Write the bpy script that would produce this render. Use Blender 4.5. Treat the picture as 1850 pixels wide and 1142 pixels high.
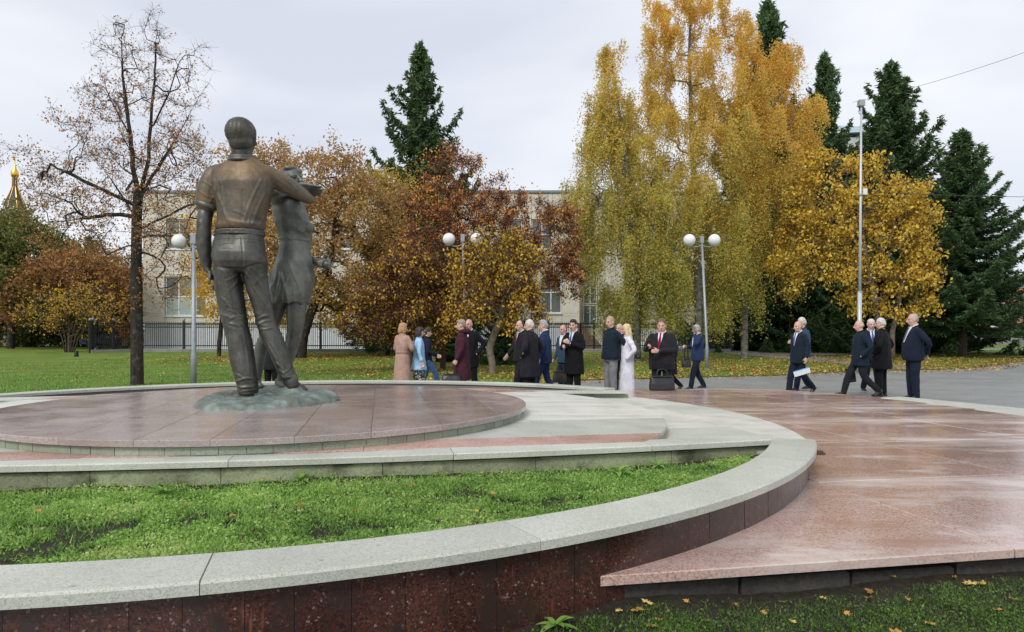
import bpy, bmesh, math, random
import numpy as np
from mathutils import Vector, Matrix, noise as mnoise
R = math.radians
for o in list(bpy.data.objects):
    bpy.data.objects.remove(o)
scene = bpy.context.scene
COL = scene.collection

# ------------------------------------------------------------------ camera, sky, sun, exposure
CAMZ = 1.5
FPX, HOR, CX = 1267.23, 603.18, 925.0
cam = bpy.data.cameras.new('camera')
cam.sensor_width = 36.0
cam.lens = FPX / 1850 * 36.0
cam.shift_y = (HOR - 571.0) / 1850
cam.clip_start = 0.05
cam.clip_end = 3000
camo = bpy.data.objects.new('camera', cam)
COL.objects.link(camo)
camo.location = (0, 0, CAMZ)
camo.rotation_euler = (R(90), 0, 0)
scene.camera = camo

SUN_EL, SUN_AZ = 42, 205          # soft sun through the overcast, behind the camera to the left
w = bpy.data.worlds.new('World')
scene.world = w
w.use_nodes = True
nt = w.node_tree
for n in list(nt.nodes):
    nt.nodes.remove(n)
out = nt.nodes.new('ShaderNodeOutputWorld')
bg = nt.nodes.new('ShaderNodeBackground')
bg.inputs['Strength'].default_value = 0.1
sky = nt.nodes.new('ShaderNodeTexSky')
sky.sky_type = 'NISHITA'
sky.sun_disc = False
sky.sun_elevation = R(SUN_EL)
sky.sun_rotation = R(SUN_AZ)
sky.air_density = 1.0
sky.dust_density = 2.0
tc = nt.nodes.new('ShaderNodeTexCoord')
mp = nt.nodes.new('ShaderNodeMapping')
mp.inputs['Scale'].default_value = (1.0, 1.0, 3.2)
mp.inputs['Location'].default_value = (3.1, 0.4, 0.0)
nz = nt.nodes.new('ShaderNodeTexNoise')
nz.inputs['Scale'].default_value = 1.5
nz.inputs['Detail'].default_value = 4
nz.inputs['Roughness'].default_value = 0.48
nz.inputs['Distortion'].default_value = 0.35
rp = nt.nodes.new('ShaderNodeValToRGB')
rp.color_ramp.elements[0].position = 0.34
rp.color_ramp.elements[0].color = (0.575, 0.605, 0.685, 1)
rp.color_ramp.elements[1].position = 0.66
rp.color_ramp.elements[1].color = (0.83, 0.84, 0.865, 1)
vm = nt.nodes.new('ShaderNodeVectorMath')
vm.operation = 'SCALE'
vm.inputs['Scale'].default_value = 10.0       # overcast deck, radiance before the 0.1 strength
mx = nt.nodes.new('ShaderNodeMix')
mx.data_type = 'RGBA'
mx.inputs[0].default_value = 0.9
nt.links.new(tc.outputs['Generated'], mp.inputs['Vector'])
nt.links.new(mp.outputs['Vector'], nz.inputs['Vector'])
nt.links.new(nz.outputs[0], rp.inputs['Fac'])
nt.links.new(rp.outputs['Color'], vm.inputs[0])
nt.links.new(sky.outputs['Color'], mx.inputs[6])
nt.links.new(vm.outputs['Vector'], mx.inputs[7])
nt.links.new(mx.outputs[2], bg.inputs['Color'])
nt.links.new(bg.outputs['Background'], out.inputs['Surface'])

sl = bpy.data.lights.new('sun', 'SUN')
sl.energy = 1.5
sl.angle = R(16)
sl.color = (1.0, 0.965, 0.92)
so = bpy.data.objects.new('sun', sl)
COL.objects.link(so)
_d = Vector((math.sin(R(SUN_AZ)) * math.cos(R(SUN_EL)), math.cos(R(SUN_AZ)) * math.cos(R(SUN_EL)), math.sin(R(SUN_EL))))
so.rotation_euler = _d.to_track_quat('Z', 'Y').to_euler()
scene.view_settings.view_transform = 'Standard'
scene.view_settings.look = 'None'
scene.view_settings.exposure = 0.38
scene.view_settings.gamma = 1.0
scene.view_settings.use_curve_mapping = False

# ------------------------------------------------------------------ helpers
def P(px, py, d):
    """world point seen at photo pixel (px,py), d metres in front of the camera"""
    return Vector(((px - CX) / FPX * d, d, CAMZ + (HOR - py) / FPX * d))
def U(px, py, z):
    d = FPX * (CAMZ - z) / (py - HOR)
    return Vector(((px - CX) / FPX * d, d, z))
_gy = [-50, 14.5, 20, 28, 48, 5000]
_gz = [0.13, 0.13, 0.0, 0.0, 0.25, 0.25]
def ground(y):
    return float(np.interp(y, _gy, _gz))
Cx, Cy = -2.364, 7.104
_n = math.hypot(.187, 1)
E2 = (-.187 / _n, 1 / _n)
E1 = (E2[1], -E2[0])
def W(u, v):
    return (Cx + u * E1[0] + v * E2[0], Cy + u * E1[1] + v * E2[1])
Z_DISC, Z_TIER, Z_COP, Z_FLOOR, Z_GRAN = .80, .694, .6915, .602, .47

def tag(o, label=None, cat=None, group=None, kind=None):
    if label: o['label'] = label
    if cat: o['category'] = cat
    if group: o['group'] = group
    if kind: o['kind'] = kind
    return o
def thing(name, label, cat, loc=(0, 0, 0), group=None, rz=0.0):
    o = bpy.data.objects.new(name, None)
    o.empty_display_size = .2
    COL.objects.link(o)
    o.location = loc
    o.rotation_euler = (0, 0, rz)
    return tag(o, label, cat, group)
def link(name, me, m=None, parent=None, world=True):
    """links a mesh; with world=True its vertices are world coordinates even under an offset Empty"""
    o = bpy.data.objects.new(name, me)
    COL.objects.link(o)
    if m is not None and len(me.materials) == 0:
        me.materials.append(m)
    if parent is not None:
        o.parent = parent
        if world:
            r = parent
            mw = Matrix.Identity(4)
            chain = []
            while r is not None:
                chain.append(r)
                r = r.parent
            for r in reversed(chain):
                mw = mw @ r.matrix_parent_inverse @ r.matrix_basis
            o.matrix_parent_inverse = mw.inverted()
    return o
def mesh(name, verts, faces, smooth=False):
    me = bpy.data.meshes.new(name)
    me.from_pydata([tuple(v) for v in verts], [], faces)
    if smooth:
        me.polygons.foreach_set('use_smooth', [True] * len(me.polygons))
    me.update()
    return me
def npmesh(name, V, F, attr=None, attr_name='tint', smooth=False):
    """V (n,3), F (m,k) arrays"""
    me = bpy.data.meshes.new(name)
    V = np.ascontiguousarray(V, dtype=np.float32)
    F = np.ascontiguousarray(F, dtype=np.int32)
    m, k = F.shape
    me.vertices.add(len(V))
    me.vertices.foreach_set('co', V.ravel())
    me.loops.add(m * k)
    me.loops.foreach_set('vertex_index', F.ravel())
    me.polygons.add(m)
    me.polygons.foreach_set('loop_start', np.arange(0, m * k, k, dtype=np.int32))
    if smooth:
        me.polygons.foreach_set('use_smooth', np.ones(m, dtype=bool))
    me.update(calc_edges=True)
    if attr is not None:
        a = me.attributes.new(attr_name, 'FLOAT', 'FACE')
        a.data.foreach_set('value', np.ascontiguousarray(attr, dtype=np.float32))
    return me

class MB:
    """collects simple solids into one mesh"""
    def __init__(s): s.v = []; s.f = []
    def add(s, v, f):
        b = len(s.v); s.v += [tuple(x) for x in v]; s.f += [tuple(i + b for i in q) for q in f]; return s
    def box(s, x0, y0, z0, x1, y1, z1, M=None):
        v = [(x0, y0, z0), (x1, y0, z0), (x1, y1, z0), (x0, y1, z0), (x0, y0, z1), (x1, y0, z1), (x1, y1, z1), (x0, y1, z1)]
        if M is not None: v = [M @ Vector(q) for q in v]
        return s.add(v, [(0, 3, 2, 1), (4, 5, 6, 7), (0, 1, 5, 4), (1, 2, 6, 5), (2, 3, 7, 6), (3, 0, 4, 7)])
    def bbox(s, x0, y0, z0, x1, y1, z1, b=.01, M=None):
        """box with chamfered edges on all sides"""
        bm = bmesh.new()
        bmesh.ops.create_cube(bm, size=1)
        for q in bm.verts:
            q.co = Vector(((x0 + x1) / 2 + q.co.x * (x1 - x0), (y0 + y1) / 2 + q.co.y * (y1 - y0), (z0 + z1) / 2 + q.co.z * (z1 - z0)))
        bmesh.ops.bevel(bm, geom=bm.edges[:], offset=b, segments=2, affect='EDGES', profile=.6)
        v = [q.co.copy() for q in bm.verts]
        if M is not None: v = [M @ q for q in v]
        f = [tuple(q.index for q in fc.verts) for fc in bm.faces]
        bm.free()
        return s.add(v, f)
    def tube(s, pts, rad, n=10, cap=True):
        pts = [Vector(p) for p in pts]
        if not hasattr(rad, '__len__'): rad = [rad] * len(pts)
        v = []; f = []
        up = None
        for i, p in enumerate(pts):
            t = (pts[min(i + 1, len(pts) - 1)] - pts[max(i - 1, 0)])
            t = t.normalized() if t.length > 1e-9 else Vector((0, 0, 1))
            if up is None:
                up = Vector((0, 1, 0)) if abs(t.y) < .9 else Vector((1, 0, 0))
            a = t.cross(up).normalized(); b = a.cross(t).normalized(); up = b
            for k in range(n):
                an = 2 * math.pi * k / n
                v.append(p + a * (math.cos(an) * rad[i]) + b * (math.sin(an) * rad[i]))
        for i in range(len(pts) - 1):
            for k in range(n):
                f.append((i * n + k, i * n + (k + 1) % n, (i + 1) * n + (k + 1) % n, (i + 1) * n + k))
        if cap:
            f.append(tuple(range(n - 1, -1, -1)))
            f.append(tuple((len(pts) - 1) * n + k for k in range(n)))
        return s.add(v, f)
    def lathe(s, prof, c=(0, 0, 0), n=20):
        v = []; f = []
        for (r, z) in prof:
            for k in range(n):
                an = 2 * math.pi * k / n
                v.append((c[0] + r * math.cos(an), c[1] + r * math.sin(an), c[2] + z))
        for i in range(len(prof) - 1):
            for k in range(n):
                f.append((i * n + k, i * n + (k + 1) % n, (i + 1) * n + (k + 1) % n, (i + 1) * n + k))
        f.append(tuple(range(n - 1, -1, -1)))
        f.append(tuple((len(prof) - 1) * n + k for k in range(n)))
        return s.add(v, f)
    def ball(s, c, r, n=14, m=9, sc=(1, 1, 1)):
        prof = []
        v = []; f = []
        for i in range(1, m):
            th = math.pi * i / m
            for k in range(n):
                an = 2 * math.pi * k / n
                v.append((c[0] + r * sc[0] * math.sin(th) * math.cos(an), c[1] + r * sc[1] * math.sin(th) * math.sin(an), c[2] - r * sc[2] * math.cos(th)))
        for i in range(m - 2):
            for k in range(n):
                f.append((i * n + k, i * n + (k + 1) % n, (i + 1) * n + (k + 1) % n, (i + 1) * n + k))
        b = len(v)
        v += [(c[0], c[1], c[2] - r * sc[2]), (c[0], c[1], c[2] + r * sc[2])]
        for k in range(n):
            f.append((b, (k + 1) % n, k))
            f.append((b + 1, (m - 2) * n + k, (m - 2) * n + (k + 1) % n))
        return s.add(v, f)
    def build(s, name, m, parent=None, smooth=False, world=True):
        return link(name, mesh(name, s.v, s.f, smooth), m, parent, world)

def prism_mesh(name, poly, z0, z1, bev=.006, jit=0.0, rng=None, joints=(), jb=.0012):
    """a flat stone: polygon (counter-clockwise xy), chamfered top arris"""
    n = len(poly)
    c = [sum(p[0] for p in poly) / n, sum(p[1] for p in poly) / n]
    tilt = (0, 0)
    if rng is not None and jit:
        tilt = (rng.uniform(-jit, jit), rng.uniform(-jit, jit)); z1 = z1 + rng.uniform(-jit, jit)
    ins = []
    for i in range(n):
        a = Vector(poly[i - 1]); b = Vector(poly[i]); d = Vector(poly[(i + 1) % n])
        e1 = (b - a); e2 = (d - b)
        if e1.length < 1e-7 or e2.length < 1e-7:
            ins.append((b.x, b.y)); continue
        n1 = Vector((-e1.y, e1.x)).normalized(); n2 = Vector((-e2.y, e2.x)).normalized()
        b1 = jb if ((i - 1) % n) in joints else bev
        b2 = jb if i in joints else bev
        det = n1.x * n2.y - n1.y * n2.x
        if abs(det) < .15:
            m = (n1 + n2).normalized(); ins.append((b.x + m.x * max(b1, b2), b.y + m.y * max(b1, b2)))
        else:
            ins.append((b.x + (b1 * n2.y - b2 * n1.y) / det, b.y + (b2 * n1.x - b1 * n2.x) / det))
    def zt(x, y): return z1 + (x - c[0]) * tilt[0] + (y - c[1]) * tilt[1]
    v = [(p[0], p[1], z0) for p in poly] + [(p[0], p[1], zt(*p) - bev) for p in poly] + [(p[0], p[1], zt(*p)) for p in ins]
    f = [tuple(range(n - 1, -1, -1)), tuple(2 * n + i for i in range(n))]
    for k in (0, 1):
        for i in range(n):
            j = (i + 1) % n
            f.append((k * n + i, k * n + j, (k + 1) * n + j, (k + 1) * n + i))
    return mesh(name, v, f)
def clip(poly, nx, ny, c):
    """keeps the side nx*x+ny*y <= c"""
    o = []
    for i in range(len(poly)):
        a = poly[i - 1]; b = poly[i]
        da = nx * a[0] + ny * a[1] - c; db = nx * b[0] + ny * b[1] - c
        if (da <= 0) != (db <= 0):
            t = da / (da - db)
            o.append((a[0] + (b[0] - a[0]) * t, a[1] + (b[1] - a[1]) * t))
        if db <= 0: o.append(b)
    return o
def dedupe(poly, e=.004):
    o = []
    for p in poly:
        if not o or math.hypot(p[0] - o[-1][0], p[1] - o[-1][1]) > e: o.append(p)
    if len(o) > 2 and math.hypot(o[0][0] - o[-1][0], o[0][1] - o[-1][1]) < e: o.pop()
    return o
def area(p):
    return .5 * sum(p[i - 1][0] * p[i][1] - p[i][0] * p[i - 1][1] for i in range(len(p)))
def slabs(poly_uv, cols, name, mats, parent, z0, z1, gap=.0025, bev=.005, jit=0.0006, rng=None, keep=None):
    """cuts a convex polygon given in (u,v) into stones; cols = [(u0,u1,[v seams])]"""
    k = 0
    for (u0, u1, vs) in cols:
        for a, b in zip(vs[:-1], vs[1:]):
            p = poly_uv
            p = clip(p, -1, 0, -(u0 + gap)); p = clip(p, 1, 0, u1 - gap) if p else p
            p = clip(p, 0, -1, -(a + gap)) if p else p
            p = clip(p, 0, 1, b - gap) if p else p
            p = dedupe(p) if p else p
            if len(p) < 3 or abs(area(p)) < .004: continue
            if keep is not None and not keep(p): continue
            q = [W(*x) for x in p]
            if area(q) < 0: q.reverse()
            m = mats[k % len(mats)] if not callable(mats) else mats(p)
            link(name, prism_mesh(name, q, z0, z1, bev, jit, rng), m, parent)
            k += 1
def arc_stone(name, r0, r1, a0, a1, z0, z1, m, parent, bev=.006, seg=4, c=(Cx, Cy), gap=.002, lip=0.0, jit=0, rng=None):
    """ring-segment stone between radii r0<r1 and angles (degrees)"""
    g = math.degrees(gap / r1)
    aa = [R(a0 + g + (a1 - a0 - 2 * g) * i / seg) for i in range(seg + 1)]
    p = [(c[0] + r1 * math.cos(a), c[1] + r1 * math.sin(a)) for a in aa] + [(c[0] + r0 * math.cos(a), c[1] + r0 * math.sin(a)) for a in reversed(aa)]
    jo = (seg, 2 * seg + 1)
    if area(p) < 0: p.reverse()
    return link(name, prism_mesh(name, p, z0, z1, bev, jit, rng, jo), m, parent)

# ------------------------------------------------------------------ materials
class N:
    def __init__(s, name):
        s.m = bpy.data.materials.new(name); s.m.use_nodes = True
        s.t = s.m.node_tree; s.b = s.t.nodes['Principled BSDF']; s.o = s.t.nodes['Material Output']
        s.c = s.t.nodes.new('ShaderNodeTexCoord'); s.co = s.c.outputs['Object']
    def lk(s, a, b): s.t.links.new(a, b)
    def val(s, sock, v):
        if isinstance(v, (int, float)): sock.default_value = v
        elif isinstance(v, tuple): sock.default_value = v if len(v) != 3 or sock.type == 'VECTOR' else v + (1,)
        else: s.lk(v, sock)
    def noise(s, scale, detail=4, rough=.55, vec=None, dist=0.0, out=0):
        n = s.t.nodes.new('ShaderNodeTexNoise')
        n.inputs['Scale'].default_value = scale; n.inputs['Detail'].default_value = detail
        n.inputs['Roughness'].default_value = rough; n.inputs['Distortion'].default_value = dist
        s.lk(vec or s.co, n.inputs['Vector']); return n.outputs[out]
    def vor(s, scale, vec=None, out='Color', feat='F1', rnd=1.0):
        n = s.t.nodes.new('ShaderNodeTexVoronoi'); n.feature = feat
        n.inputs['Scale'].default_value = scale; n.inputs['Randomness'].default_value = rnd
        s.lk(vec or s.co, n.inputs['Vector']); return n.outputs[out]
    def wave(s, scale, dist=0, vec=None, axis='X', detail=2, dscale=1):
        n = s.t.nodes.new('ShaderNodeTexWave'); n.bands_direction = axis
        n.inputs['Scale'].default_value = scale; n.inputs['Distortion'].default_value = dist
        n.inputs['Detail'].default_value = detail; n.inputs['Detail Scale'].default_value = dscale
        s.lk(vec or s.co, n.inputs['Vector']); return n.outputs['Fac']
    def mapv(s, scale=(1, 1, 1), rot=(0, 0, 0), loc=(0, 0, 0), vec=None):
        n = s.t.nodes.new('ShaderNodeMapping')
        n.inputs['Scale'].default_value = scale; n.inputs['Rotation'].default_value = rot; n.inputs['Location'].default_value = loc
        s.lk(vec or s.co, n.inputs['Vector']); return n.outputs[0]
    def ramp(s, fac, stops, interp='LINEAR'):
        n = s.t.nodes.new('ShaderNodeValToRGB'); r = n.color_ramp; r.interpolation = interp
        while len(r.elements) < len(stops): r.elements.new(.5)
        for e, (p, c) in zip(r.elements, stops):
            e.position = p
            e.color = (c, c, c, 1) if isinstance(c, (int, float)) else tuple(c) + (1,)
        s.lk(fac, n.inputs['Fac']); return n.outputs['Color']
    def mix(s, fac, a, b, mode='MIX'):
        n = s.t.nodes.new('ShaderNodeMix'); n.data_type = 'RGBA'; n.blend_type = mode
        s.val(n.inputs[0], fac); s.val(n.inputs[6], a); s.val(n.inputs[7], b); return n.outputs[2]
    def math(s, op, a, b=0.0):
        n = s.t.nodes.new('ShaderNodeMath'); n.operation = op
        s.val(n.inputs[0], a); s.val(n.inputs[1], b); return n.outputs[0]
    def sep(s, c):
        n = s.t.nodes.new('ShaderNodeSeparateColor'); s.lk(c, n.inputs[0]); return n.outputs
    def xyz(s, c):
        n = s.t.nodes.new('ShaderNodeSeparateXYZ'); s.lk(c, n.inputs[0]); return n.outputs
    def attr(s, name):
        n = s.t.nodes.new('ShaderNodeAttribute'); n.attribute_name = name; return n.outputs['Fac']
    def rnd(s):
        return s.t.nodes.new('ShaderNodeObjectInfo').outputs['Random']
    def pointy(s):
        return s.t.nodes.new('ShaderNodeNewGeometry').outputs['Pointiness']
    def bump(s, h, strength=.3, dist=.01):
        n = s.t.nodes.new('ShaderNodeBump'); n.inputs['Strength'].default_value = strength; n.inputs['Distance'].default_value = dist
        s.lk(h, n.inputs['Height']); s.lk(n.outputs[0], s.b.inputs['Normal']); return n
    def out(s, col=None, rough=.6, metal=0.0, spec=.5, **k):
        if col is not None: s.val(s.b.inputs['Base Color'], col)
        s.val(s.b.inputs['Roughness'], rough); s.val(s.b.inputs['Metallic'], metal)
        s.val(s.b.inputs['Specular IOR Level'], spec)
        for q, v in k.items(): s.val(s.b.inputs[q.replace('_', ' ')], v)
        return s.m

def stone(name, grain, scale, big=(.85, 1.1), rough=(.3, .5), bump=.15, stains=None, spec=.5, objvar=.12, bumpscale=None, wet=None):
    n = N(name)
    v = n.sep(n.vor(scale))[0]
    v2 = n.sep(n.vor(scale * 2.3))[1]
    c = n.ramp(v, grain)
    c2 = n.ramp(v2, grain)
    c = n.mix(.4, c, c2)
    b = n.ramp(n.noise(1.7, 5), [(.3, big[0]), (.7, big[1])])
    c = n.mix(1.0, c, b, 'MULTIPLY')
    ov = n.ramp(n.rnd(), [(0, 1 - objvar), (1, 1 + objvar)])
    c = n.mix(1.0, c, ov, 'MULTIPLY')
    rg = n.ramp(n.noise(3.1, 5), [(.35, rough[0]), (.65, rough[1])])
    if stains:
        for (sc, rot, s0, s1, col, lo, hi, det, rr) in stains:
            mk = n.ramp(n.noise(sc, det, .6, vec=n.mapv(s0, rot, s1)), [(lo, 0.0), (hi, 1.0)])
            c = n.mix(mk, c, col); rg = n.mix(mk, rg, (rr, rr, rr))
    n.bump(n.noise(bumpscale or scale * 1.5, 3), bump, .004)
    return n.out(c, rg, spec=spec)

GR = R(-10.6)
M = {}
M['red_gran'] = stone('polished red granite', [(0, (.13, .085, .075)), (.18, (.36, .22, .18)), (.5, (.49, .32, .265)), (.8, (.58, .41, .355)), (1, (.50, .46, .43))], 115, (.88, 1.08), (.07, .20), .04,
    stains=[(1.1, (0, 0, GR), (.28, 1.5, 1), (2.1, .3, 0), (.60, .51, .47), .50, .68, 7, .28),
            (2.6, (0, 0, GR), (.55, 1.1, 1), (7.3, 3.3, 0), (.62, .55, .51), .56, .72, 7, .24),
            (1.9, (0, 0, R(50)), (.45, 1.6, 1), (1.3, 9, 0), (.40, .245, .19), .56, .70, 6, .12)], spec=.6, objvar=.17)
M['red_band'] = stone('red granite band', [(0, (.2, .10, .085)), (.3, (.42, .23, .18)), (.7, (.52, .33, .27)), (1, (.56, .45, .41))], 130, (.9, 1.1), (.2, .4), .05)
M['plum_gran'] = stone('plum brown granite', [(0, (.14, .115, .11)), (.3, (.30, .245, .23)), (.7, (.40, .335, .315)), (1, (.47, .42, .40))], 170, (.88, 1.12), (.10, .26), .04,
    stains=[(2.2, (0, 0, GR), (.35, 3.2, 1), (4, 2, 0), (.37, .32, .31), .56, .75, 6, .3),
            (.9, (0, 0, 0), (1, 1, 1), (1.1, 5, 0), (.275, .205, .175), .5, .72, 4, .25)])
M['wall_gran'] = stone('dark red wall granite', [(0, (.008, .007, .007)), (.25, (.034, .016, .013)), (.6, (.074, .027, .019)), (.97, (.105, .038, .027)), (.988, (.26, .22, .19)), (1, (.32, .28, .25))], 120, (.6, 1.25), (.17, .34), .04,
    stains=[(9, (0, 0, 0), (1, 1, .7), (0, 0, 0), (.036, .022, .018), .48, .64, 6, .3),
            (9, (0, 0, 0), (1, 1, .16), (3, 0, 0), (.26, .085, .045), .67, .75, 4, .4)], objvar=.2)
M['coping'] = stone('pale green granite coping', [(0, (.27, .295, .235)), (.3, (.44, .455, .385)), (.7, (.53, .545, .475)), (1, (.60, .605, .55))], 190, (.9, 1.08), (.34, .55), .1,
    stains=[(14, (0, 0, 0), (1, 1, 1), (0, 0, 0), (.21, .235, .17), .66, .73, 6, .6)], objvar=.07)
M['pale'] = stone('pale stone paving', [(0, (.48, .49, .43)), (.5, (.59, .59, .53)), (1, (.67, .66, .60))], 180, (.92, 1.07), (.28, .5), .05,
    stains=[(1.6, (0, 0, GR), (.25, 3, 1), (0, 0, 0), (.68, .66, .60), .5, .72, 5, .45)], objvar=.07)
M['greenstone'] = stone('weathered green stone block', [(0, (.17, .20, .145)), (.4, (.28, .325, .24)), (1, (.36, .40, .31))], 150, (.85, 1.12), (.5, .75), .2,
    stains=[(10, (0, 0, 0), (1, 1, 1), (0, 0, 0), (.07, .08, .055), .64, .72, 6, .8)], objvar=.14)
M['mossblock'] = stone('mossy planter wall block', [(0, (.15, .175, .10)), (.4, (.27, .305, .18)), (1, (.36, .39, .25))], 110, (.7, 1.2), (.6, .85), .35,
    stains=[(3.2, (0, 0, 0), (1, 1, 1.6), (0, 0, 0), (.055, .06, .035), .52, .68, 7, .85),
            (16, (0, 0, 0), (1, 1, 1), (5, 0, 0), (.04, .045, .03), .66, .72, 5, .85)], objvar=.18)
M['mortar'] = stone('pale mortar', [(0, (.36, .36, .29)), (1, (.5, .49, .41))], 90, (.8, 1.1), (.8, .9), .4)
M['concrete'] = stone('grey concrete', [(0, (.19, .19, .175)), (1, (.29, .285, .265))], 60, (.75, 1.15), (.7, .9), .3)
M['darkbase'] = stone('dark foundation concrete', [(0, (.035, .033, .028)), (1, (.075, .07, .06))], 40, (.6, 1.2), (.7, .9), .5)

def fabric(name, col, rough=.9, var=.16, sc=9, sheen=.03):
    n = N(name)
    a = n.ramp(n.noise(sc, 4), [(.3, tuple(x * (1 - var) for x in col)), (.7, tuple(min(1, x * (1 + var)) for x in col))])
    n.bump(n.noise(260, 2), .12, .002)
    return n.out(a, rough, spec=.15, Sheen_Weight=sheen)
def plain(name, col, rough=.5, metal=0.0, spec=.5, var=.06, sc=6, bump=0.0, **k):
    n = N(name)
    a = n.ramp(n.noise(sc, 4), [(.3, tuple(x * (1 - var) for x in col)), (.7, tuple(min(1, x * (1 + var)) for x in col))])
    if bump: n.bump(n.noise(sc * 8, 3), bump, .005)
    return n.out(a, rough, metal, spec, **k)
M['skin'] = plain('skin', (.60, .37, .29), .5, Subsurface_Weight=.0)
M['skin_red'] = plain('ruddy skin', (.56, .33, .26), .5)
M['lip'] = plain('lip', (.42, .14, .12), .5)
M['eye'] = plain('eye', (.035, .028, .025), .3)
M['steel'] = plain('galvanised steel grey', (.30, .33, .36), .45, .35, var=.12, sc=12)
M['poleg'] = plain('pale painted pole', (.50, .53, .57), .4, .2, var=.08, sc=8)
M['globe'] = plain('white opal globe', (.78, .78, .80), .22, var=.02)
M['iron'] = plain('black fence iron', (.022, .024, .027), .45, .3)
M['gold'] = plain('gilded metal', (.80, .47, .10), .28, 1.0)
M['white'] = plain('white paint', (.72, .73, .73), .4)
M['blackleather'] = plain('black leather', (.018, .019, .021), .36, var=.25, sc=30, bump=.2)
M['brownleather'] = plain('dark brown leather', (.035, .026, .02), .4, var=.25, sc=30, bump=.2)
M['plastic'] = plain('dark plastic', (.02, .02, .022), .3)
def mn(x, y, s, o=0): return mnoise.noise(Vector((x * s, y * s, o)))
def zy(py, d): return CAMZ + (HOR - py) / FPX * d
def xx_(px, d): return (px - CX) / FPX * d
M['glass'] = plain('window glass', (.10, .13, .13), .08, spec=.8, var=.2)
# ------------------------------------------------------------------ ground, plaza, paths
rng = random.Random(7)
nr = np.random.default_rng(7)
def lawn_mat():
    n = N('lawn')
    g = n.ramp(n.noise(.55, 7, .62), [(.30, (.085, .155, .022)), (.5, (.135, .235, .034)), (.7, (.21, .295, .055))])
    fine = n.ramp(n.noise(26, 5, .75), [(.28, .45), (.55, 1.0), (.75, 1.5)])
    g = n.mix(1.0, g, fine, 'MULTIPLY')
    br = n.ramp(n.noise(.42, 6, .62, vec=n.mapv((.45, 1.6, 1))), [(.46, 0.0), (.58, 1.0)])
    lit = n.ramp(n.sep(n.vor(11))[0], [(0, (.11, .055, .022)), (.5, (.23, .125, .045)), (.85, (.33, .20, .06)), (1, (.10, .12, .03))])
    spots = n.ramp(n.sep(n.vor(8))[1], [(.5, 0.0), (.62, .8)])
    g = n.mix(n.mix(1.0, br, spots, 'MULTIPLY'), g, lit)
    n.bump(n.noise(40, 4, .7), .8, .04)
    return n.out(g, .9, spec=.15)
def pav_mat():
    n = N('plaza pavers')
    b = n.t.nodes.new('ShaderNodeTexBrick')
    b.inputs['Scale'].default_value = 1.0
    b.inputs['Brick Width'].default_value = .24; b.inputs['Row Height'].default_value = .12
    b.inputs['Mortar Size'].default_value = .006
    b.inputs['Color1'].default_value = (.285, .30, .285, 1); b.inputs['Color2'].default_value = (.235, .25, .24, 1)
    b.inputs['Mortar'].default_value = (.12, .13, .11, 1)
    n.lk(n.mapv((1, 1, 1), (0, 0, R(14))), b.inputs['Vector'])
    v = n.ramp(n.noise(.5, 6, .6), [(.3, .84), (.7, 1.1)])
    c = n.mix(1.0, b.outputs['Color'], v, 'MULTIPLY')
    n.bump(b.outputs['Fac'], -.25, .006)
    return n.out(c, n.ramp(n.noise(.8, 4), [(.35, .42), (.65, .7)]), spec=.4)
def soil_mat():
    n = N('dark soil')
    c = n.ramp(n.noise(28, 7, .7), [(.3, (.014, .011, .008)), (.55, (.038, .029, .020)), (.75, (.08, .062, .042))])
    gm = n.ramp(n.noise(5, 6, .7), [(.5, 0.0), (.7, .5)])
    c = n.mix(gm, c, (.035, .055, .012))
    n.bump(n.noise(45, 6, .7), .9, .02)
    return n.out(c, .85, spec=.3)
M['lawn'] = lawn_mat(); M['plaza'] = pav_mat(); M['soil'] = soil_mat()
M['path'] = stone('grey path asphalt', [(0, (.19, .19, .18)), (1, (.27, .27, .255))], 30, (.85, 1.1), (.6, .85), .2)

def strip_mesh(name, xs, y0f, y1f, ny, zf, dz=0.0):
    V = []; F = []
    for x in xs:
        a, b = y0f(x), y1f(x)
        for j in range(ny + 1):
            t = (j / ny) ** 1.8
            y = a + (b - a) * t
            V.append((x, y, zf(x, y) + dz))
    for i in range(len(xs) - 1):
        for j in range(ny):
            F.append((i * (ny + 1) + j, (i + 1) * (ny + 1) + j, (i + 1) * (ny + 1) + j + 1, i * (ny + 1) + j + 1))
    return mesh(name, V, F, True)
bx = [-900, -12, -3, 0, .7, 1.6, 2.4, 4.07, 7.25, 9.4, 11.3, 14.5, 17.5, 20.5, 26, 34, 60, 900]
by = [8, 8, 13.2, 16.5, 20.5, 22.2, 22.6, 23.2, 24.5, 25.0, 26.4, 28.4, 28.8, 30.6, 35.7, 40, 44, 44]
def border(x): return float(np.interp(x, bx, by))
lx = sorted(set([-900, -400, -200, -120] + list(np.arange(-80, 80.1, 1.0)) + [120, 200, 400, 900]))
def gz(x, y): return ground(y)
lawn = link('lawn', strip_mesh('lawn', lx, lambda x: border(x) + .12 * math.sin(x * 3.1) * math.sin(x * 1.3), lambda x: 1500, 90, lambda x, y: ground(y) + .02), M['lawn'])
tag(lawn, kind='structure')
plz = link('plaza', strip_mesh('plaza', lx, lambda x: -60, lambda x: border(x) + 1.2, 60, lambda x, y: ground(y)), M['plaza'])
tag(plz, kind='structure')
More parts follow.
